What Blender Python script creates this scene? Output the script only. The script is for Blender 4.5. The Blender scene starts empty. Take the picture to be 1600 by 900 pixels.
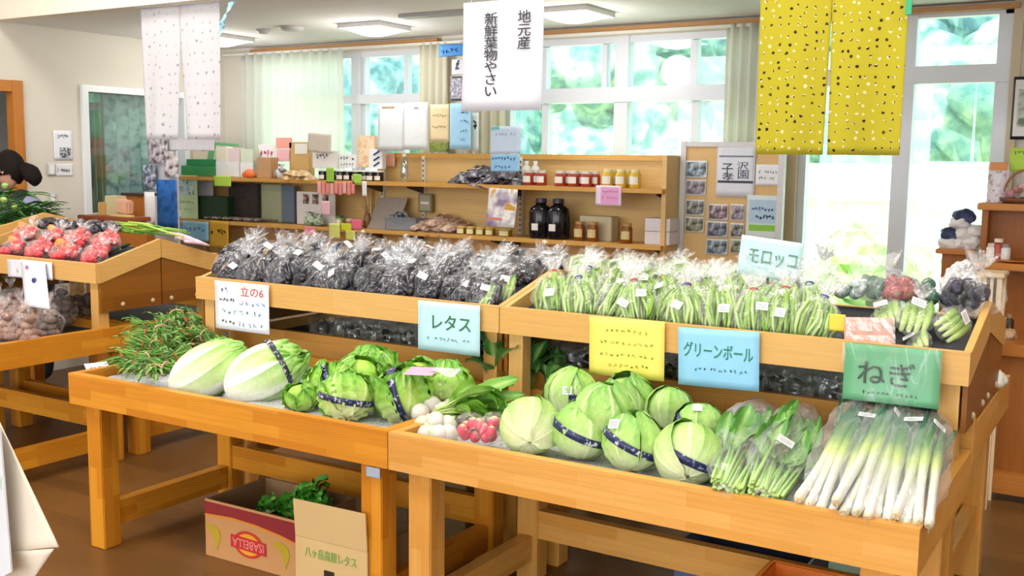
import bpy, bmesh, math, random
from mathutils import Vector, Matrix, noise, Euler
V = Vector
COL = bpy.context.scene.collection
SC = bpy.context.scene
PI = math.pi
rnd = random.Random(7)

# ------------------------------------------------------------------ camera
FPX, YAW, PITCH, ROLL = 1628.9, 0.548705, 0.120898, 0.013416
cy_, sy_, cp_, sp_ = math.cos(YAW), math.sin(YAW), math.cos(PITCH), math.sin(PITCH)
FW = V((-sy_*cp_, cy_*cp_, -sp_)); R0 = V((cy_, sy_, 0)); U0 = R0.cross(FW)
RT = R0*math.cos(ROLL) + U0*math.sin(ROLL); UP = -R0*math.sin(ROLL) + U0*math.cos(ROLL)
EYE = V((0, 0, 1.6))
cam = bpy.data.cameras.new('camera'); camo = bpy.data.objects.new('camera', cam); COL.objects.link(camo)
cam.sensor_width = 36.0; cam.lens = FPX*36/1600; cam.clip_start = .05; cam.clip_end = 300
camo.matrix_world = Matrix(((RT.x, UP.x, -FW.x, 0), (RT.y, UP.y, -FW.y, 0), (RT.z, UP.z, -FW.z, 1.6), (0, 0, 0, 1)))
SC.camera = camo

def ray(x, y): return FW + RT*((x-800)/FPX) - UP*((y-450)/FPX)
def AZ(x, y, z): d = ray(x, y); return EYE + d*((z-1.6)/d.z)
def AY(x, y, Y): d = ray(x, y); return EYE + d*(Y/d.y)
def AX(x, y, X): d = ray(x, y); return EYE + d*(X/d.x)

def H(s):
    s = s.lstrip('#'); c = [int(s[i:i+2], 16)/255 for i in (0, 2, 4)]
    return tuple(((u/12.92) if u <= .04045 else ((u+.055)/1.055)**2.4) for u in c)
def mixc(a, b, t): t = max(0, min(1, t)); return tuple(a[i]*(1-t)+b[i]*t for i in range(3))

# ------------------------------------------------------------------ materials
MATS = {}
def _new(name):
    m = bpy.data.materials.new(name); m.use_nodes = True; nt = m.node_tree
    return m, nt, nt.nodes['Principled BSDF']
def N(nt, t, **kw):
    n = nt.nodes.new(t)
    for k, v in kw.items():
        if k in n.inputs: n.inputs[k].default_value = v
        else: setattr(n, k, v)
    return n
def plain(col, rough=.6, noise_amt=.06, scale=18, metal=0, bump=0, spec=.5):
    key = ('p', col, rough, noise_amt, scale, metal, bump)
    if key in MATS: return MATS[key]
    c = H(col); m, nt, b = _new('mat_'+col.strip('#'))
    tc = N(nt, 'ShaderNodeTexCoord'); nz = N(nt, 'ShaderNodeTexNoise', Scale=scale, Detail=3.0)
    nt.links.new(tc.outputs['Object'], nz.inputs['Vector'])
    mx = N(nt, 'ShaderNodeMix', data_type='RGBA')
    mx.inputs['A'].default_value = (*[v*(1-noise_amt*1.5) for v in c], 1); mx.inputs['B'].default_value = (*[min(1, v*(1+noise_amt)) for v in c], 1)
    nt.links.new(nz.outputs['Fac'], mx.inputs['Factor']); nt.links.new(mx.outputs['Result'], b.inputs['Base Color'])
    b.inputs['Roughness'].default_value = rough; b.inputs['Metallic'].default_value = metal; b.inputs['Specular IOR Level'].default_value = spec
    if bump:
        bp = N(nt, 'ShaderNodeBump', Strength=bump, Distance=.01); nt.links.new(nz.outputs['Fac'], bp.inputs['Height']); nt.links.new(bp.outputs['Normal'], b.inputs['Normal'])
    MATS[key] = m; return m
def wood(a, b_, c_, axis='x', L=.34, W=.042, rough=.38, off=0.0):
    key = ('w', a, b_, c_, axis, L, W)
    if key in MATS: return MATS[key]
    m, nt, b = _new('mat_wood'); tc = N(nt, 'ShaderNodeTexCoord'); sx = N(nt, 'ShaderNodeSeparateXYZ'); nt.links.new(tc.outputs['Object'], sx.inputs[0])
    o = {'x': ('X', 'Z', 'Y'), 'y': ('Y', 'Z', 'X'), 'z': ('Z', 'X', 'Y')}[axis]
    ad = N(nt, 'ShaderNodeMath', operation='ADD'); nt.links.new(sx.outputs[o[1]], ad.inputs[0]); nt.links.new(sx.outputs[o[2]], ad.inputs[1])
    cb = N(nt, 'ShaderNodeCombineXYZ'); nt.links.new(sx.outputs[o[0]], cb.inputs[0]); nt.links.new(ad.outputs[0], cb.inputs[1])
    br = nt.nodes.new('ShaderNodeTexBrick'); br.offset = .37; br.offset_frequency = 2
    br.inputs['Color1'].default_value = (*H(a), 1); br.inputs['Color2'].default_value = (*H(b_), 1); br.inputs['Mortar'].default_value = (*H(c_), 1)
    br.inputs['Scale'].default_value = 1; br.inputs['Mortar Size'].default_value = 0.0004; br.inputs['Mortar Smooth'].default_value = .5
    br.inputs['Brick Width'].default_value = L; br.inputs['Row Height'].default_value = W
    nt.links.new(cb.outputs[0], br.inputs['Vector'])
    mp = N(nt, 'ShaderNodeMapping'); mp.inputs['Scale'].default_value = (3, 60, 1); nt.links.new(cb.outputs[0], mp.inputs[0])
    nz = N(nt, 'ShaderNodeTexNoise', Scale=1.6, Detail=4.0); nt.links.new(mp.outputs[0], nz.inputs['Vector'])
    mx = N(nt, 'ShaderNodeMix', data_type='RGBA', blend_type='MULTIPLY'); mx.inputs['Factor'].default_value = 1
    rp = N(nt, 'ShaderNodeMapRange'); rp.inputs['To Min'].default_value = .8; rp.inputs['To Max'].default_value = 1.12; nt.links.new(nz.outputs['Fac'], rp.inputs[0])
    nt.links.new(br.outputs['Color'], mx.inputs['A']); nt.links.new(rp.outputs[0], mx.inputs['B']); nt.links.new(mx.outputs['Result'], b.inputs['Base Color'])
    b.inputs['Roughness'].default_value = rough; b.inputs['Specular IOR Level'].default_value = .3
    MATS[key] = m; return m
def vcol(rough=.5, trans=0.0, bump=.15, sc=60):
    key = ('v', rough, trans, bump, sc)
    if key in MATS: return MATS[key]
    m, nt, b = _new('mat_produce'); at = nt.nodes.new('ShaderNodeAttribute'); at.attribute_name = 'Col'
    tc = N(nt, 'ShaderNodeTexCoord'); nz = N(nt, 'ShaderNodeTexNoise', Scale=sc, Detail=3.0); nt.links.new(tc.outputs['Object'], nz.inputs['Vector'])
    rp = N(nt, 'ShaderNodeMapRange'); rp.inputs['To Min'].default_value = .82; rp.inputs['To Max'].default_value = 1.18; nt.links.new(nz.outputs['Fac'], rp.inputs[0])
    mx = N(nt, 'ShaderNodeMix', data_type='RGBA', blend_type='MULTIPLY'); mx.inputs['Factor'].default_value = 1
    nt.links.new(at.outputs['Color'], mx.inputs['A']); nt.links.new(rp.outputs[0], mx.inputs['B']); nt.links.new(mx.outputs['Result'], b.inputs['Base Color'])
    b.inputs['Roughness'].default_value = rough
    bp = N(nt, 'ShaderNodeBump', Strength=bump, Distance=.004); nt.links.new(nz.outputs['Fac'], bp.inputs['Height']); nt.links.new(bp.outputs['Normal'], b.inputs['Normal'])
    MATS[key] = m; return m
def film(lo=.06, hi=.55, tint='#FFFFFF', wr=.35, sc=22):
    key = ('f', lo, hi, tint, wr)
    if key in MATS: return MATS[key]
    m, nt, b = _new('mat_plastic_film'); b.inputs['Base Color'].default_value = (*H(tint), 1); b.inputs['Roughness'].default_value = .12; b.inputs['Specular IOR Level'].default_value = .9
    tr = N(nt, 'ShaderNodeBsdfTransparent'); lw = N(nt, 'ShaderNodeLayerWeight', Blend=.35)
    tc = N(nt, 'ShaderNodeTexCoord'); mp = N(nt, 'ShaderNodeMapping'); mp.inputs['Scale'].default_value = (1.6, 1.6, .55); nt.links.new(tc.outputs['Object'], mp.inputs[0])
    nz = N(nt, 'ShaderNodeTexNoise', Scale=sc, Detail=2.0, Distortion=1.4); nt.links.new(mp.outputs[0], nz.inputs['Vector'])
    # crease lines where the noise crosses .5
    s = N(nt, 'ShaderNodeMath', operation='SUBTRACT'); s.inputs[1].default_value = .5; nt.links.new(nz.outputs['Fac'], s.inputs[0])
    ab = N(nt, 'ShaderNodeMath', operation='ABSOLUTE'); nt.links.new(s.outputs[0], ab.inputs[0])
    cr = N(nt, 'ShaderNodeMapRange'); cr.inputs['From Min'].default_value = 0; cr.inputs['From Max'].default_value = .03; cr.inputs['To Min'].default_value = wr; cr.inputs['To Max'].default_value = 0; nt.links.new(ab.outputs[0], cr.inputs[0])
    fr = N(nt, 'ShaderNodeMapRange'); fr.inputs['To Min'].default_value = lo; fr.inputs['To Max'].default_value = hi; nt.links.new(lw.outputs['Facing'], fr.inputs[0])
    ad = N(nt, 'ShaderNodeMath', operation='ADD', use_clamp=True); nt.links.new(cr.outputs[0], ad.inputs[0]); nt.links.new(fr.outputs[0], ad.inputs[1])
    bp = N(nt, 'ShaderNodeBump', Strength=.5, Distance=.01); nt.links.new(nz.outputs['Fac'], bp.inputs['Height'])
    g = N(nt, 'ShaderNodeBsdfGlossy', Roughness=.16); nt.links.new(bp.outputs['Normal'], g.inputs['Normal']); df = N(nt, 'ShaderNodeBsdfDiffuse'); df.inputs[0].default_value = (*H(tint), 1)
    gd = N(nt, 'ShaderNodeMixShader'); gd.inputs[0].default_value = .5; nt.links.new(g.outputs[0], gd.inputs[1]); nt.links.new(df.outputs[0], gd.inputs[2])
    mx = N(nt, 'ShaderNodeMixShader'); nt.links.new(ad.outputs[0], mx.inputs[0]); nt.links.new(tr.outputs[0], mx.inputs[1]); nt.links.new(gd.outputs[0], mx.inputs[2])
    nt.links.new(mx.outputs[0], nt.nodes['Material Output'].inputs['Surface'])
    MATS[key] = m; return m
def glass(tint='#E8F4F4', fac=.12):
    key = ('g', tint, fac)
    if key in MATS: return MATS[key]
    m, nt, b = _new('mat_glass'); b.inputs['Base Color'].default_value = (*H(tint), 1); b.inputs['Roughness'].default_value = .03
    tr = N(nt, 'ShaderNodeBsdfTransparent'); mx = N(nt, 'ShaderNodeMixShader'); mx.inputs[0].default_value = fac
    tr.inputs[0].default_value = (*H(tint), 1)
    gl = N(nt, 'ShaderNodeBsdfGlossy', Roughness=.02)
    nt.links.new(tr.outputs[0], mx.inputs[1]); nt.links.new(gl.outputs[0], mx.inputs[2]); nt.links.new(mx.outputs[0], nt.nodes['Material Output'].inputs['Surface'])
    MATS[key] = m; return m
def cloth(col, trans=.35, key2=''):
    key = ('c', col, trans)
    if key in MATS: return MATS[key]
    m, nt, b = _new('mat_cloth'); b.inputs['Base Color'].default_value = (*H(col), 1); b.inputs['Roughness'].default_value = .9
    t = N(nt, 'ShaderNodeBsdfTranslucent'); t.inputs[0].default_value = (*H(col), 1); mx = N(nt, 'ShaderNodeMixShader'); mx.inputs[0].default_value = trans
    nt.links.new(b.outputs[0], mx.inputs[1]); nt.links.new(t.outputs[0], mx.inputs[2]); nt.links.new(mx.outputs[0], nt.nodes['Material Output'].inputs['Surface'])
    MATS[key] = m; return m
def patchy(cols, scale=40, det=2, rough=.6, axis_stretch=(1, 1, 1)):
    key = ('pa', tuple(cols), scale, axis_stretch)
    if key in MATS: return MATS[key]
    m, nt, b = _new('mat_print'); tc = N(nt, 'ShaderNodeTexCoord'); mp = N(nt, 'ShaderNodeMapping'); mp.inputs['Scale'].default_value = axis_stretch; nt.links.new(tc.outputs['Object'], mp.inputs[0])
    nz = N(nt, 'ShaderNodeTexNoise', Scale=scale, Detail=float(det)); nt.links.new(mp.outputs[0], nz.inputs['Vector'])
    cr = N(nt, 'ShaderNodeValToRGB'); e = cr.color_ramp.elements; n = len(cols)
    e[0].position = .36; e[0].color = (*H(cols[0]), 1); e[1].position = .66; e[1].color = (*H(cols[-1]), 1)
    for i in range(1, n-1):
        q = e.new(.36+.30*i/(n-1)); q.color = (*H(cols[i]), 1)
    nt.links.new(nz.outputs['Fac'], cr.inputs[0]); nt.links.new(cr.outputs[0], b.inputs['Base Color']); b.inputs['Roughness'].default_value = rough
    MATS[key] = m; return m

# ------------------------------------------------------------------ mesh builder
class MB:
    def __init__(s): s.v = []; s.f = []; s.c = []; s.col = (1, 1, 1); s.smooth = True
    def add(s, vs, fs, cols=None):
        o = len(s.v); s.v += [V(p) for p in vs]; s.f += [tuple(o+i for i in f) for f in fs]; s.c += (cols if cols else [s.col]*len(vs)); return s
    def box(s, a, b, bev=0):
        a, b = V(a), V(b); lo = [min(a[i], b[i]) for i in range(3)]; hi = [max(a[i], b[i]) for i in range(3)]
        if bev <= 0:
            vs = [(x, y, z) for x in (lo[0], hi[0]) for y in (lo[1], hi[1]) for z in (lo[2], hi[2])]
            return s.add(vs, [(0, 1, 3, 2), (4, 6, 7, 5), (0, 4, 5, 1), (2, 3, 7, 6), (0, 2, 6, 4), (1, 5, 7, 3)])
        bm = bmesh.new(); bmesh.ops.create_cube(bm, size=1)
        for v in bm.verts: v.co = V([(lo[i]+hi[i])/2+v.co[i]*(hi[i]-lo[i]) for i in range(3)])
        bmesh.ops.bevel(bm, geom=list(bm.edges), offset=bev, segments=2, affect='EDGES'); return s.bm(bm)
    def bm(s, bm):
        bm.verts.index_update(); vs = [v.co.copy() for v in bm.verts]; fs = [tuple(v.index for v in f.verts) for f in bm.faces]; bm.free(); return s.add(vs, fs)
    def beam(s, p, q, w, h, up=(0, 0, 1)):
        p, q = V(p), V(q); d = (q-p).normalized(); u = V(up); x = d.cross(u).normalized(); z = x.cross(d)
        vs = [e + x*(i*w/2) + z*(j*h/2) for e in (p, q) for i in (-1, 1) for j in (-1, 1)]
        return s.add(vs, [(0, 1, 3, 2), (4, 6, 7, 5), (0, 4, 5, 1), (2, 3, 7, 6), (0, 2, 6, 4), (1, 5, 7, 3)])
    def prism(s, pts, n):  # planar polygon pts extruded by vector n
        k = len(pts); n = V(n); vs = [V(p) for p in pts] + [V(p)+n for p in pts]
        return s.add(vs, [tuple(range(k))[::-1], tuple(range(k, 2*k))] + [(i, (i+1) % k, k+(i+1) % k, k+i) for i in range(k)])
    def tube(s, pts, rad, seg=8, cols=None, flat=1.0, cap=True):
        pts = [V(p) for p in pts]; n = len(pts); rad = rad if isinstance(rad, (list, tuple)) else [rad]*n
        vs, fs, cc = [], [], []; t0 = (pts[1]-pts[0]).normalized(); ref = V((0, 0, 1)) if abs(t0.z) < .9 else V((1, 0, 0)); x = t0.cross(ref).normalized()
        for i in range(n):
            t = (pts[min(i+1, n-1)]-pts[max(i-1, 0)]).normalized(); x = (x - t*x.dot(t)).normalized(); y = t.cross(x)
            for k in range(seg):
                a = 2*PI*k/seg; vs.append(pts[i]+(x*math.cos(a)+y*math.sin(a)*flat)*rad[i]); cc.append(cols[i] if cols else s.col)
        for i in range(n-1):
            for k in range(seg): fs.append((i*seg+k, i*seg+(k+1) % seg, (i+1)*seg+(k+1) % seg, (i+1)*seg+k))
        if cap: fs += [tuple(range(seg))[::-1], tuple(range((n-1)*seg, n*seg))]
        return s.add(vs, fs, cc)
    def lathe(s, prof, seg=20, c=(0, 0, 0), cols=None, fn=None):
        n = len(prof); vs, fs, cc = [], [], []
        for i, (r, z) in enumerate(prof):
            for k in range(seg):
                a = 2*PI*k/seg; p = V((r*math.cos(a), r*math.sin(a), z))
                if fn: p = fn(p, i, k)
                vs.append(p+V(c)); cc.append(cols[i] if cols else s.col)
        for i in range(n-1):
            for k in range(seg): fs.append((i*seg+k, i*seg+(k+1) % seg, (i+1)*seg+(k+1) % seg, (i+1)*seg+k))
        fs += [tuple(range(seg))[::-1], tuple(range((n-1)*seg, n*seg))]
        return s.add(vs, fs, cc)
    def grid(s, fn, nu, nv, cf=None, thick=0):
        P = [[V(fn(i/nu, j/nv)) for j in range(nv+1)] for i in range(nu+1)]
        vs = [P[i][j] for i in range(nu+1) for j in range(nv+1)]; cc = [(cf(i/nu, j/nv) if cf else s.col) for i in range(nu+1) for j in range(nv+1)]
        w = nv+1; fs = [(i*w+j, (i+1)*w+j, (i+1)*w+j+1, i*w+j+1) for i in range(nu) for j in range(nv)]
        if thick:
            nn = len(vs); nrm = [V((0, 0, 0)) for _ in vs]
            for f in fs:
                n_ = (vs[f[1]]-vs[f[0]]).cross(vs[f[3]]-vs[f[0]])
                for q in f: nrm[q] += n_
            vs += [vs[q]-nrm[q].normalized()*thick if nrm[q].length > 0 else vs[q] for q in range(nn)]; cc = cc+cc
            fs2 = [tuple(q+nn for q in f[::-1]) for f in fs]
            rim = [i*w for i in range(nu+1)] + [nu*w+j for j in range(1, nv+1)] + [i*w+nv for i in range(nu-1, -1, -1)] + [j for j in range(nv-1, 0, -1)]
            fs = fs+fs2+[(rim[k], rim[(k+1) % len(rim)], rim[(k+1) % len(rim)]+nn, rim[k]+nn) for k in range(len(rim))]
        return s.add(vs, fs, cc)
    def xf(s, M, start=0):
        for i in range(start, len(s.v)): s.v[i] = M @ s.v[i]
        return s
    def sub(s, o, M=None):
        return s.add([(M @ p if M else p) for p in o.v], o.f, list(o.c))

def wm(o):
    m = o.matrix_basis.copy()
    while o.parent: o = o.parent; m = o.matrix_basis @ m
    return m
def obj(name, mb, mat, parent=None, smooth=False, local=False, origin=None):
    """one mesh object; MB in world coordinates unless local."""
    me = bpy.data.meshes.new(name); vs = mb.v
    o = bpy.data.objects.new(name, me); COL.objects.link(o)
    if parent is not None:
        o.parent = parent
        if not local: mi = wm(parent).inverted(); vs = [mi @ p for p in vs]
    elif not local:
        lo = V([min(p[i] for p in vs) for i in range(3)]); hi = V([max(p[i] for p in vs) for i in range(3)])
        og = V(origin) if origin is not None else V(((lo.x+hi.x)/2, (lo.y+hi.y)/2, lo.z)); o.location = og; vs = [p-og for p in vs]
    me.from_pydata([tuple(p) for p in vs], [], mb.f)
    at = me.color_attributes.new('Col', 'FLOAT_COLOR', 'POINT')
    at.data.foreach_set('color', [q for c in mb.c for q in (*c, 1.0)])
    bm = bmesh.new(); bm.from_mesh(me); bmesh.ops.recalc_face_normals(bm, faces=bm.faces); bm.to_mesh(me); bm.free()
    me.polygons.foreach_set('use_smooth', [smooth]*len(me.polygons))
    if isinstance(mat, list):
        for m in mat: me.materials.append(m)
    else: me.materials.append(mat)
    me.update(); return o
def tag(o, label=None, cat=None, group=None, kind=None):
    if label: o['label'] = label
    if cat: o['category'] = cat
    if group: o['group'] = group
    if kind: o['kind'] = kind
    return o
def empty(name, loc=(0, 0, 0), label=None, cat=None, group=None, rot=None):
    o = bpy.data.objects.new(name, None); COL.objects.link(o); o.location = loc; o.empty_display_size = .05
    if rot is not None: o.rotation_euler = rot
    return tag(o, label, cat, group)
def struct(name, mb, mat, parent=None):
    o = obj(name, mb, mat, parent); 
    if parent is None: tag(o, kind='structure')
    return o
USED = set()
KIDS = {}
def dup(root, M, label=None, group=None):
    """first use moves ROOT itself, later uses copy it with its parts; M is the world matrix"""
    if root.name not in USED:
        USED.add(root.name); r = root
        KIDS[root.name] = [c for c in bpy.data.objects if c.parent == root]
        for c in list(KIDS[root.name]): KIDS[c.name] = [g for g in bpy.data.objects if g.parent == c]
    else:
        r = root.copy(); COL.objects.link(r)
        for ch in KIDS[root.name]:
            c = ch.copy(); COL.objects.link(c); c.parent = r
            for g in KIDS.get(ch.name, []):
                d = g.copy(); COL.objects.link(d); d.parent = c
    r.matrix_world = M
    if label: r['label'] = label
    if group: r['group'] = group
    return r
def TRS(loc, rot=(0, 0, 0), s=1.0):
    sm = Matrix.Diagonal((s, s, s, 1)) if not isinstance(s, tuple) else Matrix.Diagonal((*s, 1))
    return Matrix.Translation(V(loc)) @ Euler(rot).to_matrix().to_4x4() @ sm

# ------------------------------------------------------------------ lettering
_cache = {}
def text_mesh(s, extr=.01, vertical=False):
    k = (s, extr, vertical)
    if k in _cache: return _cache[k]
    cu = bpy.data.curves.new('lettering', 'FONT'); cu.body = '\n'.join(s) if vertical else s; cu.extrude = extr; cu.resolution_u = 3; cu.offset = .007
    if vertical: cu.space_line = .92
    cu.align_x = 'CENTER'; ob = bpy.data.objects.new('lettering', cu); COL.objects.link(ob); bpy.context.view_layer.update()
    me = bpy.data.meshes.new_from_object(ob.evaluated_get(bpy.context.evaluated_depsgraph_get()))
    vs = [v.co.copy() for v in me.vertices]; fs = [tuple(p.vertices) for p in me.polygons]
    bpy.data.objects.remove(ob); bpy.data.curves.remove(cu); bpy.data.meshes.remove(me)
    lo = V([min(p[i] for p in vs) for i in range(3)]); hi = V([max(p[i] for p in vs) for i in range(3)]); c = (lo+hi)/2
    _cache[k] = ([p-V((c.x, c.y, 0)) for p in vs], fs, hi.x-lo.x, hi.y-lo.y); return _cache[k]
def scribble(w, h, n, sd):
    """small handwriting: a line of short pen strokes, w x h, centred"""
    r = random.Random(sd); mb = MB(); cw = w/n
    for i in range(n):
        if r.random() < .08: continue
        x0 = -w/2+cw*(i+.5)
        for _ in range(3):
            a = r.choice((0, PI/2, .8, -.7))+r.uniform(-.2, .2); l = h*r.uniform(.3, .5)
            c = V((x0+r.uniform(-.25, .25)*cw, r.uniform(-.25, .25)*h, 0)); d = V((math.cos(a), math.sin(a), 0))*l/2; q = V((-d.y, d.x, 0)).normalized()*h*.085
            mb.add([c-d-q, c+d-q, c+d+q, c-d+q], [(0, 1, 2, 3)])
    return mb
class Face:
    """a flat rectangle in the world: origin at its centre, u right, v up, n out"""
    def __init__(s, tl, tr, bl):
        s.c = tl+(tr-tl)/2+(bl-tl)/2; s.w = (tr-tl).length; s.h = (bl-tl).length; s.u = (tr-tl).normalized(); s.v = (tl-bl); s.v = (s.v-s.u*s.v.dot(s.u)).normalized(); s.n = s.u.cross(s.v)
    def M(s, x=0, y=0, off=.002, sx=1, sy=1, rot=0):
        """x,y in fractions from the centre (-.5...5)"""
        o = s.c+s.u*(x*s.w)+s.v*(y*s.h)+s.n*off; u = s.u*math.cos(rot)+s.v*math.sin(rot); v = s.v*math.cos(rot)-s.u*math.sin(rot)
        return Matrix(((u.x*sx, v.x*sy, s.n.x, o.x), (u.y*sx, v.y*sy, s.n.y, o.y), (u.z*sx, v.z*sy, s.n.z, o.z), (0, 0, 0, 1)))
def lettering(F, s, x, y, w, h, col, parent, vertical=False, off=.002, rot=0, bold=0):
    vs, fs, tw, th = text_mesh(s, .0005, vertical); M = F.M(x, y, off, w*F.w/tw, h*F.h/th, rot); mb = MB(); mb.add([M @ p for p in vs], fs)
    return obj('lettering', mb, plain(col, .5, 0), parent)
def writing(F, x, y, w, h, n, col, parent, sd=1, off=.002, rot=0):
    mb = scribble(w*F.w, h*F.h, n, sd); mb.xf(F.M(x, y, off, 1, 1, rot)); return obj('lettering', mb, plain(col, .5, 0), parent)
def rect(F, x, y, w, h, mat, parent, name='print', off=.0015, t=.0006, rot=0):
    M = F.M(x, y, off, 1, 1, rot); a, b = w*F.w/2, h*F.h/2; mb = MB(); mb.box((-a, -b, -t), (a, b, t)); mb.xf(M); return obj(name, mb, mat, parent)
def sheet(name, F, mat, label, cat, t=.0012, curl=0.0, group=None, nu=8, nv=8, wav=0.0, sd=0):
    """a thin card or paper on face F, slightly curled"""
    def fn(u, v):
        x, y = u-.5, .5-v; d = curl*(v**2)+wav*math.sin(u*6+sd)*v
        return F.c+F.u*(x*F.w)+F.v*(y*F.h)+F.n*d
    mb = MB(); mb.grid(fn, nu, nv, thick=t); o = obj(name, mb, mat, smooth=True); tag(o, label, cat, group); return o
def FY(x0, y0, x1, y1, Y, x2=None, y2=None, x3=None, y3=None):
    """face from pixel corners TL(x0,y0), TR(x1,y1), BL on plane Y"""
    return Face(AY(x0, y0, Y), AY(x1, y1, Y), AY(x2 if x2 is not None else x0, y2 if y2 is not None else y3, Y))
def FB(x0, y0, x1, y1, Y):
    """upright face spanning pixel box x0..x1,y0..y1 on plane Y, horizontal top"""
    a = AY(x0, (y0+y1)/2, Y); b = AY(x1, (y0+y1)/2, Y); xm = (x0+x1)/2; t = AY(xm, y0, Y).z; l = AY(xm, y1, Y).z
    return Face(V((a.x, Y, t)), V((b.x, Y, t)), V((a.x, Y, l)))
# ================================================================== room
WALLC = '#DDD6C8'
LW, BW, CZ, SY = -6.92, 6.5, 2.52, 4.5
floor_m = wood('#80572C', '#6E4A24', '#3F2A14', 'x', 1.2, .11, .35)
mb = MB(); mb.box((-10.5, -3.5, -.06), (3.0, 6.62, 0)); struct('floor', mb, floor_m)
wall_m = plain(WALLC, .85, .02, 3)
# back wall with its openings: window 1, window 2, sliding door
W1 = (-6.45, -4.74, 1.0, 2.44); W2 = (-4.06, -2.20, 1.0, 2.45); D1 = (-1.90, -.73, .06, 2.5)
mb = MB()
def wallx(mb, y0, y1, x0, x1, z1, holes):
    xs = x0
    for (a, b, c, d) in holes:
        mb.box((xs, y0, 0), (a, y1, z1)); mb.box((a, y0, 0), (b, y1, c)); mb.box((a, y0, d), (b, y1, z1)); xs = b
    mb.box((xs, y0, 0), (x1, y1, z1))
wallx(mb, BW, BW+.12, LW-.1, 3.0, CZ+.1, [W1, W2, D1]); struct('wall_back', mb, wall_m)
# wall at the west side with a doorway and an inner window
mb = MB(); DH = (3.55, 4.55, 0, 2.09); WH = (5.10, 6.05, 1.14, 2.10)
ys = -3.5
for (a, b, c, d) in (DH, WH):
    mb.box((LW-.1, ys, 0), (LW, a, 3.5)); mb.box((LW-.1, a, 0), (LW, b, c)) if c > 0 else None; mb.box((LW-.1, a, d), (LW, b, 3.5)); ys = b
mb.box((LW-.1, ys, 0), (LW, BW, 3.5)); struct('wall_left', mb, wall_m)
mb = MB(); mb.box((3.0, -3.5, 0), (3.1, 6.62, 3.5)); struct('wall_right', mb, wall_m)
mb = MB(); mb.box((LW, SY, CZ), (3.0, BW, CZ+.1)); struct('ceiling', mb, plain('#E4E2DF', .9, .01, 3))
mb = MB(); mb.box((LW, SY, CZ), (3.0, SY-.1, 3.5)); struct('trim_1', mb, plain('#E6DCCB', .85, .02, 3))
mb = MB(); mb.box((LW, SY-.1, 3.45), (3.0, -3.5, 3.55)); struct('ceiling', mb, plain('#E9E7E2', .9, .01, 3))
# room beyond the doorway and the inner window
mb = MB(); mb.box((-9.6, 2.0, 0), (-9.5, 6.6, 2.6)); mb.box((-9.5, 6.5, 0), (LW-.1, 6.6, 2.6)); mb.box((-9.5, 1.9, 0), (LW-.1, 2.0, 2.6)); struct('wall_beyond', mb, plain('#DADAD4', .9, .02, 3))
mb = MB(); mb.box((-9.6, 1.9, 2.6), (LW-.1, 6.6, 2.68)); struct('ceiling_beyond', mb, plain('#DADAD4', .9, .02, 3))
# door casing
cas = wood('#C77F35', '#BA7229', '#8A5018', 'z', .9, .08)
mb = MB(); a, b, c, d = DH
mb.box((LW-.05, b-.045, 0), (LW+.03, b+.035, d+.03)); mb.box((LW-.05, a-.035, 0), (LW+.03, a+.045, d+.03)); mb.box((LW-.048, a+.046, d-.05), (LW+.028, b-.046, d+.028)); struct('door_2', mb, cas)
# inner window: white frame, patterned curtain, pane
wf = plain('#EDF0F2', .35, .01, 4); gl = glass()
a, b, c, d = WH; mb = MB()
for q in ((a-.03, a+.02), (b-.02, b+.03)): mb.box((LW-.08, q[0], c-.03), (LW+.03, q[1], d+.03))
mb.box((LW-.078, a+.021, d-.02), (LW+.028, b-.021, d+.029)); mb.box((LW-.078, a+.021, c-.029), (LW+.04, b-.021, c+.02)); wo = struct('window_4', mb, wf)
mb = MB(); mb.box((LW-.06, a, c), (LW-.055, b, d)); obj('pane', mb, gl, wo)
def curtain(name, x0, x1, y, z0, z1, mat, label, cat='curtain', folds=9, amp=.03, along='x', flare=0, gather=None):
    def fn(u, v):
        w = (x1-x0); t = x0+w*u
        if gather: g = 1-gather*math.exp(-((v-.72)/.12)**2); t = x1+(t-x1)*g
        o = amp*math.sin(u*folds*2*PI+.4*math.sin(v*3))*(.6+.4*v)
        return (t, y+o, z1+(z0-z1)*v) if along == 'x' else (y+o, t, z1+(z0-z1)*v)
    mb = MB(); mb.grid(fn, folds*10, 12, thick=.002); o = obj(name, mb, mat, smooth=True); tag(o, label, cat); return o
curtain('curtain', 5.14, 5.42, LW-.2, 1.15, 2.15, cloth('#C9C29A', .3), 'beige curtain with pale lower half seen through the white inner window', folds=5, along='y')
curtain('curtain', 5.40, 6.10, LW-.24, 1.15, 2.15, patchy(['#F0F2F0', '#E2E6E4', '#9FA8A4'], 16, 2), 'white flower-printed curtain seen through the white inner window', folds=6, along='y')
mb = MB(); mb.box((LW-.5, 5.12, 1.0), (LW-.75, 5.40, 1.48), .02); o = obj('cooler_box', mb, plain('#2E5F92', .4)); tag(o, 'blue box behind the lower corner of the inner window', 'box')
mb = MB(); mb.box((LW-.52, 5.12, 0), (LW-.74, 5.40, 1.0), .01); obj('box_stand', mb, plain('#3B4A55', .6), o)
mb = MB(); mb.box((LW-.45, 5.42, 1.2), (LW-.47, 5.7, 1.52)); mb.box((LW-.45, 5.5, 0), (LW-.47, 5.55, 1.2)); o = obj('display_screen', mb, plain('#F2F7FA', .4)); tag(o, 'bright white panel on a post behind the inner window', 'panel')
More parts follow.
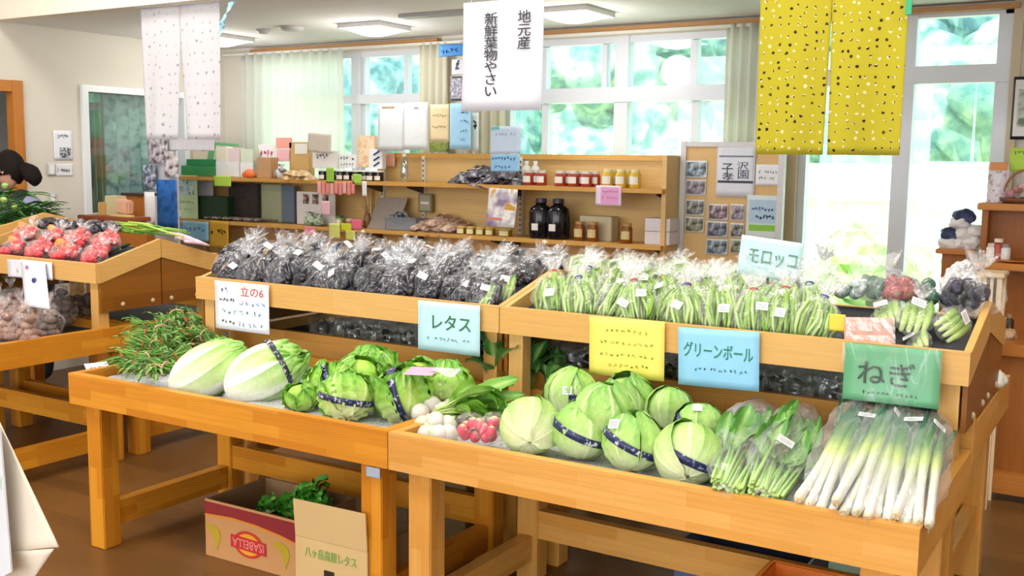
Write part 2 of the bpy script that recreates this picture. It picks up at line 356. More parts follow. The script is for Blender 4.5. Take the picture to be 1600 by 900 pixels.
# wall notices and switches on the west wall
def FX(x0, y0, x1, y1, X):
    ym = (y0+y1)/2; p = AX(x0, ym, X); q = AX(x1, ym, X); xm = (x0+x1)/2; t = AX(xm, y0, X).z; l = AX(xm, y1, X).z
    return Face(V((X, p.y, t)), V((X, q.y, t)), V((X, p.y, l)))
paper = plain('#EDEEF2', .7, .02, 6)
def notice(F, mat, label, name='notice', cat='notice', lines=(), **k):
    o = sheet(name, F, mat, label, cat, **k)
    for (x, y, w, h, n, col, sd) in lines: writing(F, x, y, w, h, n, col, o, sd)
    return o
LX = LW+.004
F = FX(84, 204, 113, 250, LX); o = notice(F, paper, 'white paper with a small dark drawing on the beige wall above the switch', lines=[(0, .3, .6, .2, 5, '#B9BCC8', 3)]); rect(F, .1, -.25, .6, .35, patchy(['#2F3440', '#8A8F9A', '#F0F0F4'], 60), o)
F = FX(87, 256, 114, 275, LX); notice(F, paper, 'small white label taped beside the upper light switch on the beige wall', lines=[(0, 0, .8, .5, 9, '#C4C6CC', 4)])
for k, (x0, y0, x1, y1) in enumerate([(74, 255, 86, 274), (77, 302, 87, 319)]):
    F = FX(x0, y0, x1, y1, LX); o = sheet('light_switch', F, plain('#C9CACC', .4, .01), ['grey framed light switch beside the small white label', 'lower light switch near the leek leaves on the beige wall'][k], 'switch', t=.008); rect(F, 0, 0, .6, .75, plain('#F4F4F2', .3, .01), o, 'switch_rocker', off=.006, t=.004)

# back wall windows
def window(name, X0, X1, Z0, Z1, mulls, trans, extra=()):
    mb = MB(); y0, y1 = BW+.01, BW+.09; t = .045
    mb.box((X0, y0, Z0), (X0+t, y1, Z1)); mb.box((X1-t, y0, Z0), (X1, y1, Z1)); mb.box((X0, y0, Z1-t), (X1, y1, Z1)); mb.box((X0, y0, Z0), (X1, y1, Z0+t))
    for (x, w) in mulls: mb.box((x-w/2, y0-.01, Z0), (x+w/2, y1, Z1))
    for (z, h) in trans: mb.box((X0, y0-.02, z-h/2), (X1, y1, z+h/2))
    for (x, w, za, zb) in extra: mb.box((x-w/2, y0+.01, za), (x+w/2, y1-.01, zb))
    o = struct(name, mb, plain('#DFE2EA', .35, .01, 4)); mb = MB(); mb.box((X0+t, BW+.05, Z0+t), (X1-t, BW+.055, Z1-t)); obj('pane', mb, gl, o); return o
window('window_1', *W1, [(-5.45, .09)], [(2.07, .07)], [(-4.97, .035, 2.1, 2.4), (-5.0, .05, 1.0, 2.05), (-5.4, .06, 1, 2.4)])
window('window_2', *W2, [(-3.13, .1)], [(2.06, .1)], [(-3.75, .05, 2.1, 2.4), (-2.62, .05, 2.1, 2.4), (-3.73, .05, 1, 2.03), (-2.6, .05, 1, 2.03), (-3.27, .04, 2.1, 2.4)])
window('door_1', *D1, [(-1.29, .10)], [(2.13, .1)], [(-.79, .04, 0.1, 2.5)])
mb = MB(); mb.box((D1[0]-.06, BW-.03, 0), (D1[0], BW, 2.52)); mb.box((D1[1], BW-.03, 0), (D1[1]+.05, BW, 2.52)); struct('trim_2', mb, plain('#C9B79C', .5))
mb = MB(); mb.box((LW+.38, BW-.06, 2.475), (-4.62, BW, 2.50)); struct('trim_3', mb, plain('#B98550', .5))
mb = MB(); mb.box((-4.1, BW-.06, 2.475), (-.7, BW, 2.505)); struct('trim_4', mb, plain('#B98550', .5))
mb = MB(); mb.box((LW+.1, BW-.1, 2.45), (-2.2, BW-.08, 2.47)); struct('trim_5', mb, plain('#DCD8CE', .5))
sheer = cloth('#F6F7F2', .62); cream = cloth('#EFEBD8', .4)
curtain('curtain', -6.62, -5.5, BW-.09, .9, 2.46, sheer, 'wide translucent white curtain drawn across the window beside the shelves', folds=11, amp=.028)
curtain('curtain', -4.76, -4.50, BW-.09, .9, 2.46, cream, 'narrow cream curtain gathered beside the blue label', folds=4, amp=.03)
curtain('curtain', -4.36, -3.98, BW-.12, .9, 2.46, cream, 'cream curtain hanging behind the white hanging banner', folds=5, amp=.03)
curtain('curtain', -2.36, -2.06, BW-.10, .9, 2.47, cloth('#F2F1E6', .45), 'pale curtain tied back beside the yellow printed cloth', folds=5, amp=.03)
# ceiling lamps
em, nt, b = _new('mat_lamp'); b.inputs['Emission Color'].default_value = (1, .98, .95, 1); b.inputs['Emission Strength'].default_value = 7.0; b.inputs['Base Color'].default_value = (1, 1, 1, 1)
for (px, py, w, lab) in ((345, 57, .34, 'bright square ceiling lamp beside the white printed curtain'), (585, 39, .34, 'bright square ceiling lamp above the sheer curtain'), (896, 16, .36, 'bright square ceiling lamp beside the white banner')):
    c = AZ(px, py, CZ); e = empty('ceiling_lamp', (c.x, c.y, CZ), lab, 'lamp', 'square lamps on the low ceiling')
    def dome(u, v):
        x, y = (u-.5)*w, (v-.5)*w; return (c.x+x, c.y+y, CZ-.03-.045*(1-(2*u-1)**2)*(1-(2*v-1)**2))
    mb = MB(); mb.grid(dome, 8, 8, thick=.004); obj('lamp_shade', mb, em, e, smooth=True)
    mb = MB(); mb.box((c.x-w/2-.01, c.y-w/2-.01, CZ-.032), (c.x+w/2+.01, c.y+w/2+.01, CZ)); obj('lamp_frame', mb, plain('#D8D6D2', .5), e)
for (px, py, r, lab) in ((411, 46, .05, 'small round grey smoke detector on the low ceiling'), (455, 42, .09, 'flat round speaker grille on the low ceiling')):
    c = AZ(px, py, CZ); mb = MB(); mb.lathe([(r, 0), (r, -.012), (r*.6, -.03), (.001, -.032)], 20, (c.x, c.y, CZ)); tag(obj('smoke_detector' if r < .06 else 'ceiling_speaker', mb, plain('#C4C3C2', .5), smooth=True), lab, 'detector' if r < .06 else 'speaker')
c = AZ(685, 20, CZ); mb = MB(); mb.box((c.x-.28, c.y-.05, CZ-.02), (c.x+.28, c.y+.05, CZ)); tag(obj('air_vent', mb, plain('#A8A8A6', .5)), 'long grey air vent in the low ceiling beside the white banner', 'vent')
for k, X in enumerate((-5.5, -3.6, -1.7, .2)):  # unseen area lights without fixtures, added overhead to brighten the room from above
    for j, Y in enumerate((3.5, 1.4)):
        l = bpy.data.lights.new('added_fill_light', 'AREA'); l.shape = 'RECTANGLE'; l.size = 1.3; l.size_y = .6; l.energy = 44; l.color = (1, .97, .92)
        o = bpy.data.objects.new('added_fill_light', l); COL.objects.link(o); o.location = (X, Y, 3.42)
for X in (-4.64, -3.09, -6.18):
    l = bpy.data.lights.new('lamp_light', 'POINT'); l.shadow_soft_size = .12; l.energy = 17; l.color = (1, .98, .95); o = bpy.data.objects.new('lamp_light', l); COL.objects.link(o); o.location = (X, 5.73, 2.28)
l = bpy.data.lights.new('room_light', 'AREA'); l.size = .8; l.energy = 22; o = bpy.data.objects.new('room_light', l); COL.objects.link(o); o.location = (-8.2, 4.3, 2.5)
# ------------------------------------------------------------------ outside
w = bpy.data.worlds.new('sky'); SC.world = w; w.use_nodes = True; bg = w.node_tree.nodes['Background']; bg.inputs[0].default_value = (.93, .97, 1, 1); bg.inputs[1].default_value = 7.0
sun = bpy.data.lights.new('sun', 'SUN'); sun.energy = 13; sun.angle = .06; so = bpy.data.objects.new('sun', sun); COL.objects.link(so); so.rotation_euler = (math.radians(38), math.radians(12), 0)
mb = MB(); mb.box((-40, 6.62, -.3), (30, 60, -.12)); tag(obj('grass', mb, patchy(['#D9E79A', '#EEF5C4', '#C5DC8C'], 1.4)), 'sunlit yellow-green lawn outside the sliding door', 'grass', kind='stuff')
mb = MB(); mb.box((-14, 9.9, -.12), (9, 10.1, 1.36)); mb.box((-14, 9.7, 1.30), (9, 10.3, 1.62)); tag(obj('garden_wall', mb, plain('#FFFFFF', .8, 0)), 'long bright white wall running outside beyond the sliding door', 'wall')
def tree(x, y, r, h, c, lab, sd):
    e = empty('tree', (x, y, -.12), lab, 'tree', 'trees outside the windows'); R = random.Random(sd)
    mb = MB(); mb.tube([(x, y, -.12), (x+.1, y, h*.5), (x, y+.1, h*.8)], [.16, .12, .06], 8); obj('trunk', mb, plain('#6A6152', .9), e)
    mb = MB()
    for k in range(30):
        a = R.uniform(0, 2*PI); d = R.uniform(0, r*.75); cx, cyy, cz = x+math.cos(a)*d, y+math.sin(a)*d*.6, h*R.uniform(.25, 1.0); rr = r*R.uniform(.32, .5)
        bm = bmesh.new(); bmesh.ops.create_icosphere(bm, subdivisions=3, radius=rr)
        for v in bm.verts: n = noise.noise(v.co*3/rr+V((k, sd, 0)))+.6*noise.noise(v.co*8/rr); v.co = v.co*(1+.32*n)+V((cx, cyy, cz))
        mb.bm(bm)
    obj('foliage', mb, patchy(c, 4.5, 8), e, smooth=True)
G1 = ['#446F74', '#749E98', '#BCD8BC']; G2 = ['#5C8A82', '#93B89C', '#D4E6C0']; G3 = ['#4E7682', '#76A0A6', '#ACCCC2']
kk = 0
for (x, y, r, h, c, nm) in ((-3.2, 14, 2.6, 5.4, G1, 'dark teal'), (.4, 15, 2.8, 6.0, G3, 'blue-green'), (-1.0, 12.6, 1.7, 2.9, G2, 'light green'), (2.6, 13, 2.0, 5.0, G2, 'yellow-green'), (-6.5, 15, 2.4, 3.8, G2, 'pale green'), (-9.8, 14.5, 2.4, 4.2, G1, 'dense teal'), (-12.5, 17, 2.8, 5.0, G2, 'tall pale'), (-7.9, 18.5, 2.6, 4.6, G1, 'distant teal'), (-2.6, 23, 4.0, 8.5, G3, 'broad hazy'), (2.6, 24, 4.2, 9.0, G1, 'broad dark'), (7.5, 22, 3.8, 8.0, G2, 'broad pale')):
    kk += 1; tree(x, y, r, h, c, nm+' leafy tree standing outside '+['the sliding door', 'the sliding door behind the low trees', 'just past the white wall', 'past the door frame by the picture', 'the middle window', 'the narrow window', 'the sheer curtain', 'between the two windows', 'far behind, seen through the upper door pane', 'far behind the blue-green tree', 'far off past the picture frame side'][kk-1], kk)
for k, (x, y, r, c, lab) in enumerate(((-2.35, 8.6, .5, ['#8FBF6A', '#D5EE9A', '#F4FBD0'], 'bright yellow-green bush outside the door beside the board'), (-1.65, 8.9, .42, ['#A9CF7A', '#E6F6B4'], 'low yellow bush outside the middle of the sliding door'), (-1.0, 8.3, .5, ['#7FB58A', '#C9EEC0', '#F2FBE0'], 'pale bush outside the door beside the bagged packets'))):
    mb = MB(); R = random.Random(k)
    for q in range(9):
        bm = bmesh.new(); bmesh.ops.create_icosphere(bm, subdivisions=3, radius=r*R.uniform(.4, .6)); o = V((x+R.uniform(-.5, .5)*r*1.6, y+R.uniform(-.3, .3), R.uniform(.1, .95)))
        for v in bm.verts: v.co = v.co*(1+.4*noise.noise(v.co*9+o))+o
        mb.bm(bm)
    tag(obj('bush', mb, patchy(c, 6, 4)), lab, 'bush', 'bushes outside the sliding door')

# ================================================================== display stands
TONE = [0]  # picks the lower wood colours; the paler pair has window light put into it
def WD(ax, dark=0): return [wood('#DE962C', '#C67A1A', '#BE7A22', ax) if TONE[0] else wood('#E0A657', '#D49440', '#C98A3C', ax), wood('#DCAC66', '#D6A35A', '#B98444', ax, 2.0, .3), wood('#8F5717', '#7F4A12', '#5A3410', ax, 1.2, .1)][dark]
def stand(name, x0, x1, yf, depth, yuf, yua, label, back=False, rail_z=.727, top_z=1.06, apex=1.165, stretch=(.18, .10), group='back-to-back wooden display stands', rear_rail=None, bed='#2B2723', panelends=(False, True)):
    """front at yf (towards camera if not back); yuf/yua: front and apex of the upper tray"""
    s = -1 if back else 1; e = empty(name, ((x0+x1)/2, yf, 0), label, 'display stand', group)
    def Y(d): return yf+s*d
    du, da = abs(yuf-yf), abs(yua-yf); g = .002
    P = lambda n, mb, m: obj(n, mb, m, e)
    mb = MB(); mb.box((x0+g, Y(0), rail_z-.125), (x1-g, Y(.035), rail_z)); P('front_rail', mb, WD('x'))
    for k, X in enumerate((x0+g, x1-g-.035)):
        mb = MB(); mb.box((X, Y(.036), rail_z-.125), (X+.035, Y(depth-.031), rail_z)); P('side_rail', mb, WD('y'))
    rr = rear_rail if rear_rail else rail_z
    mb = MB(); mb.box((x0+g, Y(depth-.03), rail_z-.125), (x1-g, Y(depth), rr)); P('rear_rail', mb, WD('x'))
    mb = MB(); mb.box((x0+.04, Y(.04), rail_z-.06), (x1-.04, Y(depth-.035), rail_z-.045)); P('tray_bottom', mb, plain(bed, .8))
    lt = .09
    for X in (x0+.055, x1-.055-lt):
        for d in (.03, depth-.03-lt):
            mb = MB(); mb.box((X, Y(d+.007), 0), (X+lt, Y(d+lt), rail_z-.1255), .004); P('leg', mb, WD('z'))
        mb = MB(); mb.box((X+.02, Y(.03+lt), stretch[0]-stretch[1]), (X+lt-.02, Y(depth-.03-lt), stretch[0])); P('stretcher', mb, WD('y'))
    mb = MB(); mb.box((x0+.055+lt, Y(depth-.105), stretch[0]-.01), (x1-.055-lt, Y(depth-.065), stretch[0]+.10)); P('stretcher', mb, WD('x'))
    # upper tray: posts, end panels, sloping bed and rails
    rh = .10
    for X in (x0+.026, x1-.088):
        mb = MB(); mb.box((X, Y(du+.03), rail_z-.04), (X+.06, Y(du+.09), top_z-rh-.001)); P('post', mb, WD('z', 1))
    mb = MB(); mb.box((x0+g, Y(du), top_z-rh), (x1-g, Y(du+.03), top_z)); P('front_rail', mb, WD('x', 1))
    for X in (x0+g, x1-g-.022):
        mb = MB(); mb.prism([(X, Y(du+.031), top_z-rh), (X, Y(du+.031), top_z), (X, Y(da), apex), (X, Y(da), apex-rh)], (.022, 0, 0)); P('side_rail', mb, WD('y', 1))
        XP = X+.003
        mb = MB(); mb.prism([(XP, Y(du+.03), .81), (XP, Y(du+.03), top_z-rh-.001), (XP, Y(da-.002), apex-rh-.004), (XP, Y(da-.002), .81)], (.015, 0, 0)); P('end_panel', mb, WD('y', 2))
        for (yy, zz) in ((du+.16, .84), (da-.06, .84)):
            mb = MB(); mb.lathe([(.012, 0), (.012, .004), (.006, .008), (.001, .008)], 10); mb.xf(Matrix.Translation((XP+.0155 if X > (x0+x1)/2 else XP-.0005, Y(yy), zz)) @ Euler((0, PI/2 if X > (x0+x1)/2 else -PI/2, 0)).to_matrix().to_4x4()); P('bolt', mb, plain('#C9B08A', .4))
    zl = .055
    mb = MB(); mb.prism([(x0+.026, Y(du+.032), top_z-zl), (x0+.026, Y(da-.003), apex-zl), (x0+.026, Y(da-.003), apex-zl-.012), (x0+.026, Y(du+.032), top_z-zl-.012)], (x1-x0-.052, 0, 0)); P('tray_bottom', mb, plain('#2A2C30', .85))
    return e
XL, XM, XR = -3.69, -2.053, -.42
TONE[0] = 1
stand('display_stand', XL, XM, 2.60, .84, 3.27, 3.70, 'wooden two-tier stand with lettuces below and eggplant bags above')
TONE[0] = 0
stand('display_stand', XM, XR, 2.60, .84, 3.27, 3.70, 'wooden two-tier stand with cabbages and leeks below, green bean bags above')
stand('display_stand', XL, XM, 4.42, .95, 4.14, 3.704, 'rear wooden stand facing the shelves, behind the eggplant bags', back=True, rail_z=.80, rear_rail=.82, stretch=(.29, .10))
stand('display_stand', XM, XR, 4.42, .95, 4.14, 3.704, 'rear wooden stand facing the sliding door, behind the green bean bags', back=True, rail_z=.80, rear_rail=.82, stretch=(.29, .10))
LL = -4.50
TONE[0] = 1
stand('display_stand', LL-1.25, LL, 2.70, .86, 3.35, 3.76, 'wooden two-tier stand with potato bags below and tomato bags above', group='wooden stands by the beige wall')
stand('display_stand', LL-1.25, LL, 4.49, .90, 4.16, 3.764, 'rear wooden stand behind the tomato bags, towards the beige wall', back=True, group='wooden stands by the beige wall')
# grey newspaper liners under the vegetables
for (a, b, lab) in ((XL+.05, XM-.05, 'crumpled grey newspaper under the lettuces and chinese cabbages'), (XM+.05, XR-.05, 'crumpled grey newspaper under the round cabbages and leeks')):
    mb = MB()
    def fn(u, v):
        x = a+(b-a)*u; y = 2.64+.76*v; return (x, y, .687+.010*noise.noise(V((x*9, y*9, 0)))+.006*noise.noise(V((x*25, y*25, 3))))
    mb.grid(fn, 60, 30, thick=.001); tag(obj('newspaper', mb, patchy(['#B7BABC', '#C9CCCE', '#8E9296'], 90, 2)), lab, 'newspaper')
# sticker on the leg
# ================================================================== long wall shelving
SYF, SYB = 5.93, 6.20; ZU, ZL = 1.443, 1.095
wsx = wood('#DCA858', '#D59C4C', '#B07A3E', 'x', 1.4, .3); wpan = wood('#E2BC7C', '#DCB270', '#C99B5A', 'x', 2.5, .6)
e = empty('wall_shelf', (-3.75, 6.2, .5), 'pale wooden shelf unit with dark bottles and amber jars', 'shelf', 'wooden shelf units under the windows')
def P(n, mb, m, par=None, **k): return obj(n, mb, m, par if par else e, **k)
mb = MB(); mb.box((-5.0, 6.21, .55), (-2.55, 6.235, 1.65)); P('back_panel', mb, wpan)
for (a, b) in ((-5.0, -3.78), (-3.77, -2.55)):
    mb = MB(); mb.box((a, 6.185, 1.615), (b, 6.21, 1.65)); P('top_rail', mb, wsx)
for z in (ZU, ZL, .72):
    mb = MB(); mb.box((-4.99, SYF, z-.028), (-2.56, SYB, z)); P('shelf_board', mb, wsx)
mb = MB(); mb.box((-2.585, SYF+.05, .05), (-2.555, SYB, 1.65)); P('side_panel', mb, wpan)
mb = MB(); mb.box((-5.0, SYF+.05, .05), (-4.97, SYB, ZL-.03)); P('side_panel', mb, wpan)
for X in (-4.93, -4.55, -3.83, -3.72, -2.62):
    mb = MB(); mb.box((X-.012, 6.18, .8), (X+.012, 6.21, 1.63)); st = P('shelf_standard', mb, plain('#E8E2D4', .4))
    mb = MB()
    for i in range(22): mb.box((X-.004, 6.176, .83+i*.036), (X+.004, 6.1795, .85+i*.036))
    P('slot', mb, plain('#6E5B40', .6), st)
    for z in (ZU, ZL):
        mb = MB(); mb.prism([(X-.008, 6.18, z-.03), (X-.008, SYF+.06, z-.03), (X-.008, SYF+.06, z-.042), (X-.008, 6.18, z-.085)], (.016, 0, 0)); P('bracket', mb, plain('#4A3A2C', .5))
e = empty('wall_shelf', (-5.95, 6.2, .5), 'pale wooden shelf unit crowded with dark boxes and packets', 'shelf', 'wooden shelf units under the windows')
mb = MB(); mb.box((-6.86, 6.21, .55), (-5.0, 6.235, 1.42)); P('back_panel', mb, wpan)
for z in (ZU, ZL-.003, .72):
    mb = MB(); mb.box((-6.86, SYF, z-.028), (-5.01, SYB, z)); P('shelf_board', mb, wsx)
for X in (-6.84, -5.9, -5.04):
    mb = MB(); mb.box((X-.015, SYB-.03, .05), (X+.015, SYB, ZU-.03)); P('post', mb, wpan)
# helpers for goods
def gl_box(name, x0, x1, ytop, ybot, Yf, d, z0, mat, lab, cat='box', grp=None, par=None):
    """box standing with its base at z0, front face at Yf spanning pixels"""
    a = AY(x0, ybot, Yf).x; b = AY(x1, ybot, Yf).x; t = AY((x0+x1)/2, ytop, Yf).z
    mb = MB(); mb.box((a, Yf, z0+.0005), (b, Yf+d, t), .004); o = obj(name, mb, mat); tag(o, lab, cat, grp)
    return o, Face(V((a, Yf, t)), V((b, Yf, t)), V((a, Yf, z0)))
def jar_proto(name, r, h, glassm, lidm, labm, neck=.8, lidh=.018, label=(.2, .62)):
    e = empty(name); mb = MB(); mb.lathe([(r*.9, 0), (r, .004), (r, h*.72), (r*neck, h*.84), (r*neck, h-lidh)], 18); obj('body', mb, glassm, e, smooth=True, local=True)
    mb = MB(); mb.lathe([(r*neck+.002, h-lidh), (r*neck+.002, h), (r*neck*.8, h+.001)], 18); obj('lid', mb, lidm, e, local=True)
    if labm:
        mb = MB(); n = 7; a0 = -PI/2-.9
        vs = [V((math.cos(a0+1.8*i/n)*(r+.0012), math.sin(a0+1.8*i/n)*(r+.0012), z)) for z in (h*label[0], h*label[1]) for i in range(n+1)]
        mb.add(vs, [(i, i+1, n+2+i, n+1+i) for i in range(n)]); obj('label', mb, labm, e, local=True)
    return e
def place_px(root, x, Y, z, lab, cat=None, grp=None, rz=0, s=1.0):
    p = AY(x, 300, Y); r = dup(root, TRS((p.x, Y, z+.0005), (0, 0, rz), s), lab, grp)
    if cat: r['category'] = cat
    return r
wl = plain('#ECE6DC', .6, .03); 
amber = plain('#8A4A12', .12, .1); jam = plain('#A5372B', .15, .1); yel = plain('#D9B23C', .18, .08); dark = plain('#1D1413', .12, .1); gold = plain('#C39A3C', .3, .05)
# upper board, window side
pj = jar_proto('jam_jar', .036, .10, jam, plain('#D9D3C4', .4), wl, .78)
names = ['beside the dark packets', 'second from the dark packets', 'third from the dark packets, before the gap']
for i, x in enumerate((825, 837, 846)): place_px(pj, x, 6.04+.05*(i == 1), ZU, 'small red jam jar with pale label, '+names[i], 'jar', 'jam jars on the upper shelf')
for i, (x, Y) in enumerate(((875, 6.0), (888, 6.07), (896, 5.99), (909, 6.06), (916, 5.99), (929, 6.06))): place_px(pj, x, Y, ZU, 'red jam jar in the white-capped cluster, '+['at its dark packet end', 'second along', 'third along, in front', 'fourth along, set back', 'fifth along, in front', 'at the pink note end'][i], 'jar', 'jam jars on the upper shelf')
py = jar_proto('pickle_jar', .036, .115, yel, plain('#E8D9A0', .4), wl, .72)
for i, (x, Y) in enumerate(((949, 6.0), (958, 6.08), (970, 6.0), (981, 6.08), (992, 6.0))): place_px(py, x, Y, ZU, 'yellow preserve jar with pale label, '+['beside the pink note', 'behind the pink note', 'middle of the yellow row', 'fourth from the pink note', 'last before the empty shelf end'][i], 'jar', 'yellow jars on the upper shelf')
pn = jar_proto('syrup_bottle', .03, .16, plain('#E6E2D8', .15), plain('#F4F2EE', .3), None, .45, .02)
for i, x in enumerate((822, 836)): place_px(pn, x, 6.13, ZU, ['slim pale bottle behind the first red jam jar', 'slim pale bottle behind the second red jam jar'][i], 'bottle', 'slim bottles behind the jam jars')
pc = jar_proto('clear_bottle', .028, .20, glass('#DDE6E6', .35), plain('#EDE9E2', .4), None, .5, .02)
place_px(pc, 632, 6.02, ZU, 'tall clear glass bottle standing alone near the shelf joint', 'bottle')
# lower board
bb = empty('dark_bottle'); mb = MB(); mb.lathe([(.075, 0), (.08, .01), (.08, .17), (.07, .20), (.035, .222), (.033, .235)], 24); obj('body', mb, plain('#15131A', .15, .1), bb, smooth=True, local=True)
mb = MB(); mb.lathe([(.038, .235), (.038, .262), (.03, .264)], 18); obj('cap', mb, plain('#3A3640', .35), bb, local=True)
mb = MB(); mb.box((-.024, -.083, .055), (.024, -.0795, .10)); obj('label', mb, wl, bb, local=True)
for i, x in enumerate((846, 873)): place_px(bb, x, 6.02, ZL, ['big black bottle with white label, beside the shelf bracket', 'big black bottle with white label, beside the amber jars'][i], 'bottle', 'two big black bottles')
ph = jar_proto('honey_jar', .036, .125, amber, plain('#B08A4C', .3), plain('#D9C48A', .6), .8)
for i, (x, lab) in enumerate(((907, 'dark honey jar with cream label beside the black bottles'), (928, 'amber honey jar with gold label in front of the pale box'), (981, 'amber honey jar standing alone before the stacked white boxes'))): place_px(ph, x, 5.99, ZL, lab, 'jar', 'honey jars on the lower shelf')
gl_box('gift_box', 905, 955, 338, 372, 6.06, .1, ZL, plain('#CDBE9C', .6), 'flat beige box behind the amber honey jars')
for i in range(2):
    a = AY(1007, 370, 6.0).x; b_ = AY(1046, 370, 6.0).x; mb = MB(); mb.box((a, 6.0, ZL+.001+i*.083), (b_, 6.15, ZL+.081+i*.083), .003)
    o = tag(obj('white_box', mb, plain('#E3DBE0', .6)), ['lower of two stacked white boxes at the shelf end', 'upper of two stacked white boxes at the shelf end'][i], 'box', 'stacked white boxes')
pg = jar_proto('paste_jar', .034, .055, plain('#8E6A1E', .25), plain('#D8B860', .3), plain('#E9DCA8', .6), .97, .012, (.1, .7))
for i, x in enumerate((722, 737, 752, 767)): place_px(pg, x, 5.99, ZL, 'squat gold-lidded jar on the lower shelf, '+['beside the brown packets', 'second from the brown packets', 'third from the brown packets', 'in front of the colourful poster'][i], 'jar', 'squat gold jars')
place_px(pg, 791, 5.99, ZL, 'squat brown jar under the corner of the colourful poster', 'jar', 'squat gold jars', s=(1.3, 1.3, 1))
# dark packets on the upper board, brown packets on the lower
def packet(name, w, h, t, mat, sd, rough=.3):
    e = empty(name); mb = MB()
    def fn(u, v):
        x, y = (u-.5)*2, (v-.5)*2; b = max(0, (1-abs(x)**3))*max(0, (1-abs(y)**3)); n = noise.noise(V((u*5+sd, v*5, sd)))
        return (x*w/2, y*h/2, t*b*(1+.5*n))
    def fn2(u, v): p = fn(u, v); return (p[0], p[1], -p[2]*.0+.001)
    mb.grid(fn, 16, 16); mb.grid(fn2, 16, 16); obj('wrapper', mb, mat, e, smooth=True, local=True)
    mb = MB(); mb.box((-w*.15, -h*.2, t*.9), (w*.18, h*.02, t*.9+.002)); obj('label', mb, wl, e, local=True); return e
darkp = patchy(['#241F2A', '#3B3540', '#8E8790'], 30, 3, .25)
pk = [packet('dark_packet', .16, .22, .045, darkp, k) for k in range(3)]
for i, x in enumerate((722, 735, 749, 762, 777, 792, 806)):
    p = AY(x, 280, 6.05); o = dup(pk[i % 3], TRS((p.x, 6.05-.02*(i % 2), ZU+.008+.032*(i % 3)), (.25, .15*(i % 2), .3*(i-3)*.3)), 'glossy dark packet on the upper shelf, '+['at the bare panel end', 'second in the heap', 'third in the heap', 'behind the hanging blue notice', 'just past the blue notice', 'sixth in the heap', 'next to the jam jars'][i], 'dark packets on the upper shelf'); o['category'] = 'packet'
brn = patchy(['#8A6450', '#B8947C', '#D9BFA8'], 34, 3, .35)
pk = [packet('brown_packet', .13, .26, .035, brn, k+5) for k in range(3)]
for i, (x, j) in enumerate(((652, 0), (668, 0), (684, 0), (700, 0), (660, 1), (676, 1), (692, 1), (682, 2), (704, 1))):
    p = AY(x, 350, 6.0); o = dup(pk[i % 3], TRS((p.x, 6.05, ZL+.012+.034*j), (.2, .12, -.9+.1*i)), 'long brown packet in the heap, '+['bottom layer beside the grey basket', 'bottom layer, second from the basket', 'bottom layer, third from the basket', 'bottom layer, fourth from the basket', 'middle layer beside the basket', 'middle layer centre', 'middle layer, third along', 'alone on top', 'middle layer, at the gold jars'][i], 'brown packets on the lower shelf'); o['category'] = 'packet'
# grey basket with things, slanted board, framed panel
e = empty('grey_basket', (AY(627, 355, 6.0).x, 6.0, ZL), 'grey plastic basket filled with dark packets on the lower shelf', 'basket'); a, b_ = AY(607, 350, 6.0).x, AY(655, 350, 6.0).x
mb = MB()
for k in range(2): pass
mb.prism([(a+.012, 5.96, ZL), (b_-.012, 5.96, ZL), (b_, 5.96, ZL+.09), (a, 5.96, ZL+.09)], (0, .004, 0)); mb.prism([(a+.012, 6.12, ZL), (b_-.012, 6.12, ZL), (b_, 6.12, ZL+.09), (a, 6.12, ZL+.09)], (0, .004, 0))
mb.box((a, 5.96, ZL+.002), (a+.004, 6.12, ZL+.09)); mb.box((b_-.004, 5.96, ZL+.002), (b_, 6.12, ZL+.09)); mb.box((a+.01, 5.96, ZL+.001), (b_-.01, 6.12, ZL+.004)); mb.box((a-.008, 5.95, ZL+.086), (b_+.008, 5.958, ZL+.094)); obj('body', mb, plain('#8B8C92', .4), e)
for i in range(4):
    mb = MB(); mb.box((-.03, -.05, -.012), (.03, .05, .012), .008); mb.xf(TRS((a+.04+.035*i, 6.03, ZL+.09+.012*(i % 2)), (.3*i, .4, .6*i))); tag(obj('wrapped_packet', mb, patchy(['#2A2A30', '#6A6A72', '#C9C9CE'], 50)), 'small dark packet in the grey basket, '+['nearest the slanted board', 'second along', 'third along', 'nearest the brown packets'][i], 'packet', 'packets in the grey basket')
F = FY(590, 308, 646, 308, 6.1, y2=346); mb = MB(); p0, p1, p2, p3 = AY(590, 309, 6.14), AY(637, 309, 6.14), AY(620, 350, 6.0), AY(573, 346, 6.0); p2.z = p3.z = ZL+.001
mb.prism([p0, p1, p2, p3], (0, .012, 0)); tag(obj('slanted_board', mb, plain('#A79C90', .5)), 'grey-brown board leaning on the lower shelf behind the basket', 'board')
o, F = gl_box('framed_panel', 653, 675, 302, 332, 6.16, .015, AY(664, 332, 6.16).z, plain('#8A7A56', .5), 'small brown framed panel on the back board above the brown packets', 'frame'); rect(F, 0, 0, .75, .8, plain('#A8A184', .6), o, 'picture'); rect(F, 0, 0, .55, .12, wl, o, 'print', off=.004)
